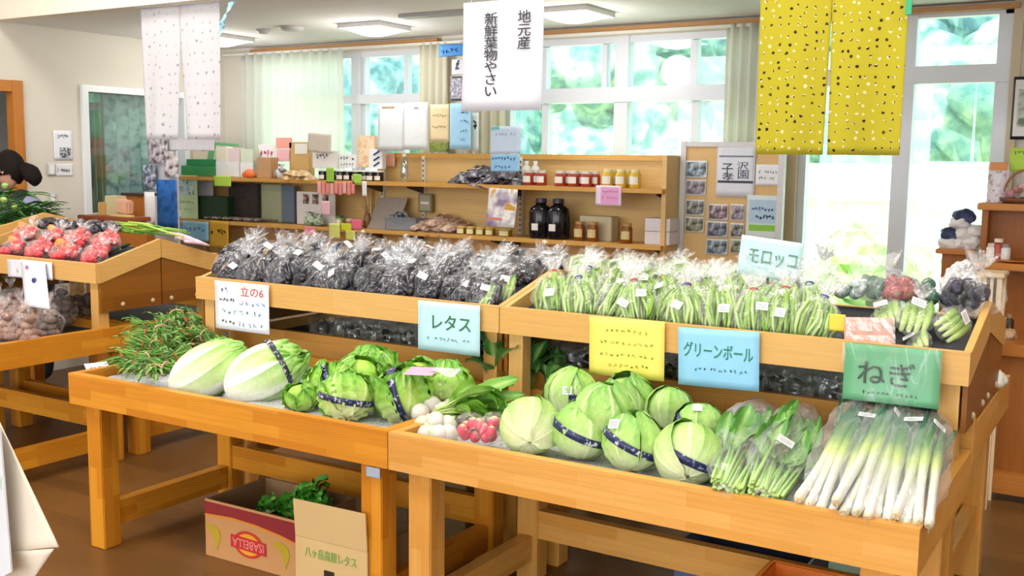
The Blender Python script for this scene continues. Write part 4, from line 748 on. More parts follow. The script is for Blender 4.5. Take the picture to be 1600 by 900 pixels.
def blobbag(name, c, r, mat, sd, lab, cat, grp=None, sq=(1, .8, .8)):
    mb = MB(); bm = bmesh.new(); bmesh.ops.create_icosphere(bm, subdivisions=3, radius=r)
    for v in bm.verts: v.co = V([v.co[i]*sq[i] for i in range(3)])*(1+.35*noise.noise(v.co*(1.6/r)+V((sd, 0, 0)))+.12*noise.noise(v.co*(5/r)))
    mb.bm(bm); mb.xf(Matrix.Translation(c)); o = obj(name, mb, mat, smooth=True); return tag(o, lab, cat, grp)
wp = patchy(['#F2EFEC', '#E6E0E0', '#F6F4F2'], 14, 2, .35); np_ = patchy(['#1F2A4C', '#34406A', '#5A6490'], 20)
for i, (x, y, m, lab) in enumerate(((1483, 380, wp, 'bottom white packet at the door end of the low cabinet'), (1500, 382, wp, 'bottom white packet in the middle of the low cabinet'), (1520, 378, wp, 'bottom white packet against the tall cabinet'), (1484, 365, np_, 'navy packet on the lower white packets'), (1505, 366, wp, 'white packet in the second layer'), (1524, 362, wp, 'white packet resting against the tall cabinet side'), (1500, 348, wp, 'white packet near the top of the pile'), (1507, 338, np_, 'navy packet crowning the pile'))):
    p = AY(x, y, 6.05); blobbag('soft_packet', p, .05, m, i, lab, 'packet', 'packets piled on the low cabinet', (1.1, .8, .75))
# tray with ornaments on the tall cabinet
e = empty('flower_bag', (AY(1560, 315, 5.95).x, 5.95, ct), 'clear bag of pale pink dried flowers with wooden clip', 'bag'); a, b_ = AY(1542, 300, 5.95).x, AY(1575, 300, 5.95).x; zt = AY(1555, 257, 5.95).z
mb = MB(); mb.grid(lambda u, v: (a+(b_-a)*u, 5.95-.035*math.sin(PI*u)*(1-v*.6)+.004*noise.noise(V((u*9, v*9, 0))), ct+.001+(zt-ct)*v), 14, 14); mb.grid(lambda u, v: (a+(b_-a)*u, 5.955+.03*math.sin(PI*u)*(1-v*.6), ct+.001+(zt-ct)*v), 14, 14); obj('wrapper', mb, patchy(['#C9A6B4', '#E6DCE4', '#D8DCE0', '#B98E86'], 30, 3, .3), e, smooth=True)
mb = MB(); mb.box((a+.01, 5.93, zt-.03), (b_-.01, 5.965, zt+.012)); obj('clip', mb, plain('#D98E4C', .5), e)
e = empty('wicker_basket', (AY(1595, 315, 5.92).x, 5.92, ct), 'brown wicker basket of pink ornaments on the tall cabinet', 'basket'); c = V((AY(1600, 300, 5.92).x, 5.94, ct))
mb = MB(); mb.lathe([(.09, .001), (.11, .012), (.115, .03), (.108, .03), (.09, .01)], 24, c=c); obj('tray', mb, plain('#7A4A30', .7), e, smooth=True)
mb = MB(); mb.tube([c+V((-.1*math.cos(t), 0, .02+.15*math.sin(t))) for t in [i*PI/12 for i in range(13)]], .006, 8); obj('handle', mb, plain('#A06A40', .6), e, smooth=True)
for i in range(6):
    q = c+V((-.06+.03*i, -.03+.02*(i % 2), .05+.02*(i % 3))); blobbag('ornament', q, .024, plain(['#C98A96', '#B97A6A', '#D9B0B4'][i % 3], .5), i, 'small pink ornament in the wicker basket, '+['at the flower bag side', 'second along', 'third along', 'fourth along', 'fifth along', 'at the wall side'][i], 'ornament', 'ornaments in the wicker basket')
for i, (x, col, lidc, lab) in enumerate(((1556, '#ECE6E0', '#D9C8B8', 'squat white jar on the side counter'), (1566, '#A8412E', '#E8D8C8', 'red bottle with pale cap on the side counter'), (1577, '#E4E2E0', '#8A8A8A', 'white jar beside the red bottle'))): place_px(jar_proto('counter_jar', .026, .085 if i != 1 else .11, plain(col, .3), plain(lidc, .4), None, .7), x, 5.7, z1, lab, 'jar')
for i, x in enumerate((1580, 1592)): place_px(jar_proto('counter_bottle', .02, .12, plain('#3A2A22', .25), plain('#A08A6A', .4), None, .5), x, 5.6, z2, ['dark little bottle on the lower counter', 'second dark little bottle on the lower counter, nearer the wall'][i], 'bottle', 'dark bottles on the lower counter')
blobbag('packet_pile', AY(1572, 522, 5.6), .05, patchy(['#C98A50', '#E2C8A8', '#8A5A34'], 22), 9, 'tan wrapped packet on the lower counter', 'packet')
mb = MB(); q = AY(1585, 404, 5.62); mb.lathe([(.01, 0), (.07, .006), (.075, .01), (.0, .004)], 16, c=(q.x, 5.65, z1+.001)); tag(obj('wooden_dish', mb, plain('#D98A3C', .5), smooth=True), 'round orange wooden dish on the side counter', 'dish')
# little wooden chair rack
e = empty('wooden_stool', (AY(1548, 520, 5.3).x, 5.3, 0), 'pale slatted wooden stool standing before the tall cabinet', 'stool'); pw = plain('#E8CFA8', .5); a, b_ = AY(1526, 430, 5.3), AY(1573, 430, 5.3)
mb = MB(); mb.box((a.x, 5.22, a.z), (b_.x, 5.42, a.z+.02), .004); obj('seat', mb, pw, e)
for X in (a.x+.02, b_.x-.02):
    for Y in (5.24, 5.40): mb = MB(); mb.beam((X, Y, a.z), (X, Y, 0), .022, .022, up=(0, 1, 0)); obj('leg', mb, pw, e)
for k in range(3): mb = MB(); X = a.x+.045+.03*k; mb.box((X-.007, 5.235, .8), (X+.007, 5.25, a.z-.001)); obj('slat', mb, pw, e)
for zz in (.8, .5): mb = MB(); mb.box((a.x+.03, 5.232, zz-.02), (b_.x-.03, 5.25, zz)); obj('stretcher', mb, pw, e)
F = FB(1582, 120, 1618, 218, BW-.02); e = sheet('picture_frame', F, plain('#26262E', .4), 'black picture frame on the wall beside the sliding door', 'frame', t=.02); rect(F, 0, 0, .82, .9, plain('#E4E2E0'), e, 'mat_board', off=.024); rect(F, 0, 0, .5, .6, patchy(['#6A7A6A', '#C9D0C4', '#8A8A80'], 14), e, 'picture', off=.027)
F = FB(1578, 231, 1612, 268, 5.99); o = sheet('green_note', F, plain('#B8DC4A', .6), 'lime green note standing above the wicker basket', 'note'); writing(F, -.1, .3, .5, .2, 3, '#5A8A2A', o, 3); mb = MB(); mb.box((F.c.x-.01, 5.995, ct), (F.c.x+.01, 6.0, F.c.z)); obj('holder', mb, plain('#B8B8B0'), o)
# corner furniture by the beige wall
wb = wood('#C47A34', '#B86E2C', '#8A501C', 'x', .9, .1)
e = empty('side_cabinet', (AY(215, 340, 5.05).x, 5.05, 0), 'orange-brown side cabinet with dark top by the inner window', 'cabinet'); a, b_ = AY(196, 340, 5.05).x, AY(224, 340, 5.05).x; zt = AY(215, 302, 5.05).z
mb = MB(); mb.box((a, 5.05, 0), (b_, 5.15, zt-.02)); obj('body', mb, wb, e); mb = MB(); mb.box((a-.02, 5.03, zt-.019), (b_+.01, 5.17, zt)); obj('top_board', mb, plain('#3A2A20', .4), e)
e = empty('low_counter', (AY(180, 350, 4.7).x, 4.7, 0), 'low reddish wooden counter in front of the orange-brown side cabinet', 'counter'); a, b_ = AY(121, 350, 4.7).x, AY(203, 350, 4.7).x; zt = AY(160, 338, 4.7).z
mb = MB(); mb.box((a, 4.7, zt-.03), (b_, 4.88, zt), .004); obj('top_board', mb, plain('#9A5230', .4), e); mb = MB(); mb.box((a+.03, 4.73, 0), (b_-.03, 4.86, zt-.031)); obj('body', mb, wb, e)
o, F = gl_box('wooden_box', 153, 163, 316, 338, 4.75, .08, zt, plain('#C8A060', .5), 'narrow tan box on the low counter'); o, F = gl_box('cream_box', 164, 184, 306, 338, 4.77, .08, zt, plain('#CDBE94', .6), 'cream box beside the pink tilted box'); 
mb = MB(); mb.box((-.065, -.03, -.05), (.065, .03, .05), .012); mb.xf(TRS(AY(195, 323, 4.76), (0, .12, 0))); tag(obj('pink_box', mb, plain('#DDA98A', .5)), 'pink-brown tilted box on the low counter', 'box')
o, F = gl_box('yellow_box', 172, 204, 336, 352, 4.705, .04, zt, plain('#E0C078', .5), 'flat yellow box at the edge of the low counter')
for (x0, x1, y0, y1, c, lab) in ((226, 242, 300, 352, '#F0EEF2', 'white cloth-like paper beside the blue banner'),):
    F = FB(x0, y0, x1, y1, 5.0); sheet('white_sheet', F, plain(c, .7), lab, 'sheet', wav=.01)
# ================================================================== produce
BEDZ = .70
GR = vcol(.5, bump=.25, sc=70)
def sph(th, ph): return V((math.sin(th)*math.cos(ph), math.sin(th)*math.sin(ph), math.cos(th)))
def head_veg(name, sd, r, h, pale, mid, deep, white, nleaf=6, ruffle=.05, lift=.10, span=1.9, wf=.5, rib=.02, rmat=None, flare=0):
    """leafy head: stem end at local -z, height h, radius r; built of wrapped veined leaves over a core"""
    R = random.Random(sd); mb = MB(); P_, M_, D_, W_ = H(pale), H(mid), H(deep), H(white)
    def shape(d, k):  # ellipsoid radius
        return V((d.x*r*k, d.y*r*k, d.z*h/2*k+h/2))
    bm = bmesh.new(); bmesh.ops.create_icosphere(bm, subdivisions=4, radius=1); vs = []; cc = []
    bm.verts.index_update()
    for v in bm.verts:
        d = v.co.normalized(); n = noise.noise(d*2.3+V((sd, 0, 0))); n2 = noise.noise(d*6+V((0, sd, 0))); n3 = abs(noise.noise(d*9+V((sd, sd, 0)))); vs.append(shape(d, (.95 if wf < 1 else .88)+.05*n+min(ruffle*.5, .03 if wf < 1 else .012)*(1.2*n2+n3))); cc.append(mixc(W_, mixc(P_, M_, .35+n+1.1*n2-.9*(n3-.2)), min(1, max(0, (d.z+1)*.9))))
    fs = [tuple(v.index for v in f.verts) for f in bm.faces]; bm.free(); mb.add(vs, fs, cc)
    for L in range(nleaf):
        ph0 = 2*PI*L/nleaf*1.0+R.uniform(-.3, .3)+ (L//3)*.5; sp = min(3.0, span*R.uniform(.85, 1.1)*(1.18 if L > nleaf-4 else 1)); wid = R.uniform(.85, 1.15); k0 = 1.0+(.022 if wf < 1 else .03)*(L+1); so = R.uniform(0, 9); lf = lift*R.uniform(.5, 1.5)
        def fn(u, v, col=False):
            t = v; a = (u-.5)*2
            w = wid*(math.sin(PI*min(1, t*.95+.04))**.55)*(.55+.6*t)
            th = PI-.05-sp*t; ph = ph0+a*w/(max(.35, math.sin(max(.12, th)))*1.0)*.95
            d = sph(th, ph)
            vein = math.exp(-(a/.04)**2)
            sv = abs(math.sin((t*6.5-abs(a)*2.2)*PI)); sv = (1-sv)**3*(1-abs(a))*.8
            edge = max(0, abs(a)-.6)/.4; tip = max(0, t-.72)/.28; e = max(edge, tip)
            n = noise.noise(V((a*3+so, t*3, L)))*.6+.4*noise.noise(V((a*8+so, t*8, L)))
            k = k0+rib*(vein*(1-t)*(1.8 if wf < 1 else .8)+sv*(.5 if wf < 1 else .1))+(.03 if wf < 1 else .010)*n+lf*(e*e if wf < 1 else tip*tip)*(.7+.6*math.sin(so+L*2))+ruffle*(e if wf < 1 else tip)*math.sin((a*5 if tip > edge else t*14)*3.0+so)*.9
            if col:
                g = min(1, max(0, t*1.25-.1)); c = mixc(W_, P_, min(1, g*1.6/wf*.5)); c = mixc(c, M_, min(1, max(0, g-.15)*(1+.7*n)*(.6+.4/wf*.5))); c = mixc(c, D_, max(0, min(1, (e*.75+.35*n)*g)))
                sw = (1-abs(math.sin((t*11-abs(a)*4.5)*PI)))**4*(1-abs(a)*.6); return mixc(c, W_, min(.9, vein*(1-.6*t)+sv*.25+sw*.4+(max(0, min(1, (.75*(1.05-t)-abs(a)+.12*n)*5)) if wf > 1 else 0)))
            return shape(d, k) if flare == 0 else shape(d, k)+V((0, 0, flare*tip*tip*h))
        mb.grid(lambda u, v: fn(u, v), 22, 24, cf=lambda u, v: fn(u, v, True))
    e = empty(name); obj('leaves', mb, rmat or GR, e, smooth=True, local=True); return e
band_m = patchy(['#1B2450', '#232C5E', '#E9EAF2'], 70, 3, .35, (1, 1, 1)); band_m.node_tree.nodes['Color Ramp'].color_ramp.elements[-1].position = .72; band_m.node_tree.nodes['Color Ramp'].color_ramp.elements[1].position = .56
def add_band(e, r, h, zc, wd=.024, tilt=(0, 0, 0), k=1.07, mat=None, zs=None, spin=0):
    """tape hoop: circle in the local xz plane turned by tilt, following the ellipsoid"""
    mb = MB(); n = 48; Rm = Euler((0, 0, -spin)).to_matrix() @ Euler(tilt).to_matrix(); zz = h/2 if zs is None else zs
    def pt(a, s):
        d = Rm @ V((math.cos(a), math.sin(a), s*wd/2/r)); return V((d.x*r*k, d.y*r*k, d.z*zz*k+zc))
    mb.grid(lambda u, v: pt(u*2*PI, (v-.5)*2), n, 2, thick=.0015); return obj('paper_band', mb, mat or band_m, e, smooth=True, local=True)
def add_label(e, p, rot, w=.035, h=.028, mat=None):
    mb = MB(); mb.box((-w/2, -h/2, 0), (w/2, h/2, .001)); mb.xf(TRS(p, rot)); o = obj('price_label', mb, mat or plain('#F2F2F4', .5), e, local=True)
    mb = MB()
    for k in range(3): mb.box((-w*.36, -h*.3+k*h*.22, .0012), (w*.36, -h*.3+k*h*.22+h*.07, .0016))
    mb.xf(TRS(p, rot)); obj('print', mb, plain('#8A8C94', .5), e and o, local=True); return o
def put(e, x, y, zc, rot, lab, cat, grp=None, s=1.0, plane=None):
    """root so that the thing's local point (0,0,hc) lands at pixel (x,y) at world height zc; rot is euler; hc stored on the empty"""
    hc = e.get('_hc', 0); p = plane if plane is not None else AZ(x, y, zc); Rm = Euler(rot).to_matrix()
    loc = p-Rm @ V((0, 0, hc*s)); r = dup(e, TRS(loc, rot, s), lab, grp); r['category'] = cat; return r
def face_to_cam(p): d = EYE-p; return math.atan2(d.y, d.x)+PI/2   # rz that turns local -y to the camera
# ---- round cabbages
cab = []
CP = dict(pale='#B9D97C', mid='#8ABA4E', deep='#559A2C', white='#E2EBBE')
for k, (nl, fl) in enumerate(((6, 0), (7, 0), (6, .05), (7, 0))):
    e = head_veg('cabbage', 11+k, .088, .158, CP['pale'], CP['mid'], CP['deep'] if k % 2 == 0 else '#6AA838', CP['white'], nleaf=nl, ruffle=.02, lift=.04, span=2.75, flare=fl, rib=.022); e['_hc'] = .079; cab.append(e)
CG = 'round cabbages on the lower tray'
def cabbage(k, x, y, zc, tilt, spin, lab, s=1.0, band=None, lblp=None, yaw=0):
    p = AZ(x, y, zc); rz = face_to_cam(p)+yaw
    base = head = cab[k % 4]
    e = empty('cabbage'); 
    src = [c for c in bpy.data.objects if c.parent == base]
    for c in src: c2 = c.copy(); COL.objects.link(c2); c2.parent = e; c2.rotation_euler = (0, 0, 0)
    M = Matrix.Translation(p) @ Euler((tilt, 0, rz)).to_matrix().to_4x4() @ Euler((0, 0, spin)).to_matrix().to_4x4() @ Matrix.Translation((0, 0, -.079*s)) @ Matrix.Diagonal((s, s, s, 1))
    if band is not None: 
        for q in band: add_band(e, .088, .158, .079, .022, q[:3], 1.135, spin=spin)
    if lblp is not None: pp = Euler((0, 0, -spin)).to_matrix() @ V(lblp[:3]); add_label(e, pp, (lblp[3], lblp[4], lblp[5]-spin), .034, .03)
    e.matrix_world = M; tag(e, lab, 'cabbage', CG); return e
# tilt: rotation about the viewer's horizontal; tilt 0 = stem down. negative tilts the stem towards the camera
cabbage(0, 828, 667, .775, -1.25, .3, 'pale round cabbage with white stem end facing out, beside the pink radishes', 1.0)
cabbage(1, 909, 672, .775, -.25, 1.0, 'cabbage with navy tape slanting across, touching the pale stem-out cabbage', 1.0, band=[(.30, .45, 0)])
cabbage(2, 990, 691, .77, -.35, 2.0, 'cabbage with navy tape and deep green front leaf, between two other front cabbages', .98, band=[(.35, .5, 0)], lblp=(-.06, -.072, .125, 1.2, 0, -.5))
cabbage(3, 1076, 708, .77, -1.0, 3.0, 'pale cabbage with dark tape touching the bagged greens', 1.0, band=[(.9, .75, 0)])
cabbage(1, 895, 612, .80, -.2, 4.0, 'cabbage behind the pale stem-out cabbage, with white label on navy tape', .95, band=[(.2, .25, 0)], lblp=(-.02, -.1, .085, 1.5, 0, -.2))
cabbage(0, 945, 640, .84, .1, .5, 'green cabbage head with open outer leaf heaped behind the taped cabbage', 1.0)
cabbage(2, 980, 622, .80, .2, 1.5, 'dark-leafed cabbage at the back under the yellow card', .95)
cabbage(3, 1046, 638, .79, -.4, 2.5, 'small pale cabbage at the back below the blue card corner', .82)
cabbage(0, 1093, 666, .79, -.5, 3.5, 'pale curly cabbage with white label in front of the bagged greens', .85, band=[(.6, .7, 0)], lblp=(-.01, -.086, .125, 1.1, 0, 0))
for c in cab:
    for q in [q for q in bpy.data.objects if q.parent == c]: bpy.data.objects.remove(q)
    bpy.data.objects.remove(c)
# ---- lettuces
let = []
for k in range(3):
    e = head_veg('lettuce', 31+k, .088, .145, '#B2DA54', '#74BA22', '#418A10', '#E9F0B4', nleaf=9, ruffle=.075, lift=.16, span=2.35+.1*k, wf=.6, rib=.018); e['_hc'] = .07; let.append(e)
LG = 'lettuces on the lower tray'
def lettuce(k, x, y, zc, tilt, spin, lab, s=1.0, band=None, yaw=0):
    p = AZ(x, y, zc); rz = face_to_cam(p)+yaw; e = empty('lettuce')
    for c in [c for c in bpy.data.objects if c.parent == let[k % 3]]: c2 = c.copy(); COL.objects.link(c2); c2.parent = e
    if band: add_band(e, .088, .145, .07, .022, band, 1.21, spin=spin)
    e.matrix_world = Matrix.Translation(p) @ Euler((tilt, 0, rz)).to_matrix().to_4x4() @ Euler((0, 0, spin)).to_matrix().to_4x4() @ Matrix.Translation((0, 0, -.07*s)) @ Matrix.Diagonal((s, s, s, 1)); tag(e, lab, 'lettuce', LG); return e
lettuce(0, 541, 622, .765, -.7, .4, 'lettuce at the tray edge in front, with curled pale top', .95, band=(.7, .3, 0))
lettuce(1, 628, 617, .77, -.3, 1.2, 'large lettuce with navy tape running down its front', 1.15, band=(.25, 1.35, 0))
lettuce(2, 514, 600, .77, -.4, 2.2, 'lettuce with navy tape beside the chinese cabbage', .9, band=(.3, 1.4, .2))
lettuce(0, 560, 590, .80, .2, 3.3, 'lettuce in the middle of the pile behind the tray edge lettuce', .9)
lettuce(1, 584, 573, .81, .2, 4.1, 'lettuce at the back of the pile, against the rear board', .9)
lettuce(2, 697, 602, .79, -.2, 5.0, 'lettuce with dark inner folds beside the turnip leaves', .95)
lettuce(0, 655, 594, .81, .1, .9, 'lettuce under the pink card at the back of the pile', .9)
lettuce(1, 470, 620, .74, .3, .2, 'loose low lettuce between the chinese cabbage and the taped lettuce', .6)
for c in let:
    for q in [q for q in bpy.data.objects if q.parent == c]: bpy.data.objects.remove(q)
    bpy.data.objects.remove(c)
F = Face(AZ(632, 573, .88), AZ(677, 575, .88), AZ(640, 587, .875)); o = sheet('price_card', F, plain('#F0A6C4', .5), 'pink card lying on top of the lettuces', 'card', curl=.004)
F = Face(AZ(668, 574, .88), AZ(712, 577, .88), AZ(676, 583, .875)); sheet('plastic_sheet', F, film(.25, .6), 'crinkled clear plastic sheet beside the pink card on the lettuces', 'sheet', wav=.01)
# ---- chinese cabbages
def napa(name, sd, L, r):
    e = head_veg(name, sd, r, L, '#CBE66A', '#8CCB22', '#5AA812', '#F4F6EA', nleaf=9, ruffle=.09, lift=.12, span=2.6, wf=1.15, rib=.05); return e
for (x, y, L, r, rot, spin, lab, band) in ((325, 578, .27, .085, (1.05, .0, -.95), .3, 'chinese cabbage with white stem end, beside the tangled green stems', None), (412, 583, .27, .095, (1.15, 0, -.55), 1.7, 'bigger chinese cabbage with dark tape beside the first', True)):
    e = napa('chinese_cabbage', int(x), L, r)
    if band: add_band(e, r, L, L*.72, .022, (0, 0, 0), .98, zs=.0)
    p = AZ(x, y, .78)
    e.matrix_world = Matrix.Translation(p) @ Euler((0, 0, rot[2])).to_matrix().to_4x4() @ Euler((-rot[0], 0, 0)).to_matrix().to_4x4() @ Euler((0, 0, spin)).to_matrix().to_4x4() @ Matrix.Translation((0, 0, -L/2))
    if band:
        for c in [c for c in bpy.data.objects if c.parent == e and c.name.startswith('paper_band')]: bpy.data.objects.remove(c)
        mb = MB(); n = 40; zc = L*.74; rr = r*math.sqrt(max(.01, 1-((zc-L/2)/(L/2))**2))*1.32
        mb.grid(lambda u, v: (rr*math.cos(u*2*PI), rr*math.sin(u*2*PI), zc+(v-.5)*.02), n, 1, thick=.0015); obj('paper_band', mb, patchy(['#1E2130', '#2A2E40', '#C9CAD4'], 80), e, smooth=True, local=True)
    tag(e, lab, 'chinese cabbage', 'chinese cabbages')
# ---- leaf blades
def blade(mb, p0, d, up, L, W, curl=.6, c0=H('#6FA63C'), c1=H('#2F6A22'), n=7, wave=.12, stem=.0, sd=0, cr=H('#A9CF7A')):
    d = V(d).normalized(); up = V(up); s = d.cross(up).normalized(); up = s.cross(d); pts = []
    pos = V(p0); dd = d.copy(); uu = up.copy()
    rows = []
    for i in range(n+1):
        t = i/n; w = W*(math.sin(PI*min(1, .06+.94*t))**.7)*.5*(1.0 if t > stem else .12); wv = wave*W*math.sin(t*9+sd)
        rows.append((pos.copy(), s.copy(), uu.copy(), w, wv, t)); a = curl/n; dd2 = dd*math.cos(a)-uu*math.sin(a); uu = uu*math.cos(a)+dd*math.sin(a); dd = dd2; pos = pos+dd*(L/n)
    vs, cc = [], []
    for (q, s_, u_, w, wv, t) in rows:
        for a in (-1, -.5, 0, .5, 1): vs.append(q+s_*(a*w)+u_*(abs(a)*w*.35+wv*abs(a)*(1 if a > 0 else -1))); cc.append(mixc(cr if a == 0 else c0, c1, t*.8 if a else t*.4))
    mb.add(vs, [(i*5+j, i*5+j+1, i*5+j+6, i*5+j+5) for i in range(n) for j in range(4)], cc)
def leafy(mb, base, d, n, L, W, spread, sd, stemcol='#B7D68A', c0='#5E9A3A', c1='#2C6420', stemr=.004, stemL=.35, curl=.5, droop=0):
    R = random.Random(sd); d = V(d).normalized(); base = V(base)
    for k in range(n):
        a = R.uniform(0, 2*PI); s = d.orthogonal().normalized(); t = d.cross(s); dd = (d+(s*math.cos(a)+t*math.sin(a))*R.uniform(.1, 1)*spread).normalized(); l = L*R.uniform(.75, 1.15)
        m = base+dd*l*stemL*.6+V((0, 0, 0)); q = base+dd*l*stemL+V((0, 0, -droop*l*.2))
        mb.tube([base+(s*math.cos(a)+t*math.sin(a))*.006, m, q], [stemr, stemr*.9, stemr*.5], 5, cols=[H(stemcol), H(stemcol), H(c0)])
        up = (s*math.cos(a)+t*math.sin(a))*(-1)+V((0, 0, 1.2)); blade(mb, q-dd*.004, dd, up, l*(1-stemL), W*R.uniform(.7, 1.2), curl*R.uniform(.3, 1.5), H(c0), H(c1), sd=R.uniform(0, 9))
LEAF = vcol(.45, bump=.3, sc=90)
# ---- the pile of thin green stems with red ties
gs = []
for k in range(3):
    e = empty('green_stem_bunch'); R = random.Random(50+k); mb = MB()
    for i in range(34):
        a = R.uniform(-.3, .3); b_ = R.uniform(-.1, .5); l = R.uniform(.06, .11); p = V((R.uniform(-.018, .018), R.uniform(-.01, .01), R.uniform(.004, .03))); d = V((math.cos(a), math.sin(a), b_*.6)).normalized()
        cA, cB = H(R.choice(['#7FA83E', '#5E8F2E', '#97BC58'])), H(R.choice(['#3F7420', '#4F8A2A', '#86B048'])); s_ = -1 if i % 2 else 1
        q = [p-d*l*.5, p+d*l*.1+V((0, 0, R.uniform(0, .01))), p+d*l*.7+V((R.uniform(-.02, .02), R.uniform(-.03, .03), R.uniform(-.01, .02)))]
        if s_ < 0: q = [V((-v.x, v.y, v.z)) for v in q]
        mb.tube(q, [.0026, .003, .0012], 5, cols=[cA, cB, cB])
        if i % 3 == 0: blade(mb, q[2], (q[2]-q[1]), (0, 0, 1), .05, .012, .8, cB, H('#2F6420'), n=4, sd=i)
    obj('stems', mb, LEAF, e, smooth=True, local=True); mb = MB(); mb.tube([(0, .026*math.cos(t), .018+.022*math.sin(t)) for t in [j*PI/6 for j in range(13)]], .0028, 5); obj('tie', mb, plain(['#D9694A', '#C9543E', '#E0A488'][k], .6), e, smooth=True, local=True); gs.append(e)
sp = [(205, 580), (222, 585), (240, 588), (196, 570), (214, 563), (232, 566), (250, 572), (220, 548), (240, 545), (258, 552), (232, 528), (250, 522), (270, 532), (290, 536), (262, 512), (284, 512), (304, 520), (276, 500), (300, 502), (318, 510), (322, 530), (296, 550), (276, 566), (258, 585), (335, 520), (226, 515)]
for i, (x, y) in enumerate(sp):
    p = AZ(x, y, .71+.0); z = .705+.02*(i % 3)+max(0, (560-y))*.0012; q = AZ(x, y+ (z-.71)*0, z)
    r = dup(gs[i % 3], TRS(q, (rnd.uniform(-.3, .3), rnd.uniform(-.4, .4), rnd.uniform(0, 6.28)), rnd.uniform(1.0, 1.35)), 'small tied bunch of thin green stems in the tangled pile beside the chinese cabbages', 'tied green stem bunches'); r['category'] = 'bunch of greens'
F = Face(AZ(132, 569, .735), AZ(168, 565, .735), AZ(136, 583, .705)); o = sheet('price_card', F, plain('#EEF0F4', .5), 'small white price card at the tray corner by the tangled stems', 'card'); writing(F, 0, -.15, .8, .5, 4, '#2E3440', o, 5)
# ---- turnips, radishes and their leaves
tn = empty('turnip'); mb = MB(); mb.lathe([(.001, -.031), (.004, -.027), (.016, -.022), (.026, -.008), (.027, .005), (.018, .019), (.006, .024), (.004, .03)], 16, cols=[H('#D8D2BC')]*2+[H('#DEDACE')]*4+[H('#DDE4B8')]*2); obj('root', mb, vcol(.35, bump=.1), tn, smooth=True, local=True)
for i, (x, y, z) in enumerate(((657, 652, .735), (675, 641, .75), (693, 650, .75), (661, 668, .715), (680, 662, .735), (699, 667, .72), (668, 681, .712), (684, 683, .712), (700, 682, .71), (705, 640, .74))):
    r = dup(tn, TRS(AZ(x, y-8 if i < 3 else y-4, z), (rnd.uniform(-.9, -.2), rnd.uniform(-.8, .8), rnd.uniform(0, 6)), 1.25), 'small white turnip at the tray joint, '+['highest beside the lettuce', 'top of the heap', 'top of the heap next to the leaves', 'low beside the tray divider', 'in the middle of the heap', 'under the leaf stems', 'at the front rail', 'front rail, second along', 'front rail, beside the radish bag', 'behind, against the stems'][i], 'white turnips'); r['category'] = 'turnip'
for k, (x, y, z, ang, n, lab) in enumerate(((735, 640, .74, .5, 22, 'leafy turnip tops tied with blue tape, stems towards the turnips'), (705, 640, .76, .8, 16, 'second sheaf of turnip tops behind the taped one'))):
    p = AZ(x, y, z); e = empty('turnip_top_sheaf', p, lab, 'leaf bunch', 'turnip leaf sheaves'); mb = MB(); d = V((math.cos(ang), math.sin(ang), .12))
    leafy(mb, p-d*.06, d, n*2, .24, .055, .62, 70+k, stemcol='#B9D27A', c0='#86B83E', c1='#4A8A22', stemL=.38, curl=1.2)
    obj('leaves', mb, LEAF, e, smooth=True)
    if k == 0: mb = MB(); q = p+d*.02; s_ = V((-d.y, d.x, 0)); mb.grid(lambda u, v: q+d*(.03*v)+s_*(.03*math.cos(u*2*PI))+V((0, 0, .022*math.sin(u*2*PI)+.004)), 20, 1, thick=.001); obj('tape', mb, plain('#5E92C0', .4), e, smooth=True)
def bagmesh(w, d, h, sd, top='fan', crease=.006, nz_=26, ns=34, neck=.74, fan=.5):
    """clear bag standing on z=0: body, tied neck, flared top"""
    mb = MB(); prof = []
    for i in range(nz_+1):
        t = i/nz_
        if top == 'fan':
            if t < neck: q = t/neck; r = max(.05, (1-(abs(q-.42)/.6)**2.6)) if q > .42 else max(.3, (1-((.42-q)/.5)**2.2)); r = max(.11, r)
            else: q = (t-neck)/(1-neck); r = .11+fan*q**.9
        else: r = max(.08, (1-(abs(t-.5)/.53)**3.4))
        prof.append((r, t*h))
    vs = []; 
    for i, (r, z) in enumerate(prof):
        for k in range(ns):
            a = 2*PI*k/ns; t = i/nz_; x, y = math.cos(a)*r*w/2, math.sin(a)*r*d/2; n = noise.noise(V((x*28+sd, y*28, z*16)))+.6*noise.noise(V((x*70, y*70+sd, z*40))); ru = (math.sin(a*7+sd)*.5+math.sin(a*11)*.3)*(.012 if t > neck and top == 'fan' else .0)*(t-neck)/(1-neck) if top == 'fan' else 0
            m = 1+(crease*n*2.2)/(max(.02, r*w/2)) ; vs.append(V((x*m+math.cos(a)*ru, y*m+math.sin(a)*ru*1.2, z+crease*n*(1 if i > 0 else 0)+ru*.6)))
    fs = [(i*ns+k, i*ns+(k+1) % ns, (i+1)*ns+(k+1) % ns, (i+1)*ns+k) for i in range(nz_) for k in range(ns)]
    mb.add(vs, fs+[tuple(range(ns))[::-1]])
    if top == 'fan':
        for q in (1, 2):
            zz = h*(neck-.02); hh = h*(1-neck)*(1.0-.18*q)
            def ff(u, v):
                a = 2*PI*u; ru = math.sin(a*(6+q)+sd+q)*.3+math.sin(a*(10+3*q)+q)*.2; r = (.10+fan*(.9-.22*q)*v**.8)*(1+ru*v); n = noise.noise(V((u*14+sd, v*5, q)))
                return (math.cos(a)*r*w/2, math.sin(a)*r*d/2*1.3, zz+hh*v*(1+.25*n)+.008*n)
            mb.grid(ff, 30, 6)
    return mb
FILM = film(.03, .32, wr=.18); FILM2 = film(.04, .36, wr=.2, sc=26); FILMD = film(.04, .30, '#D4D8E4', wr=.15, sc=12)
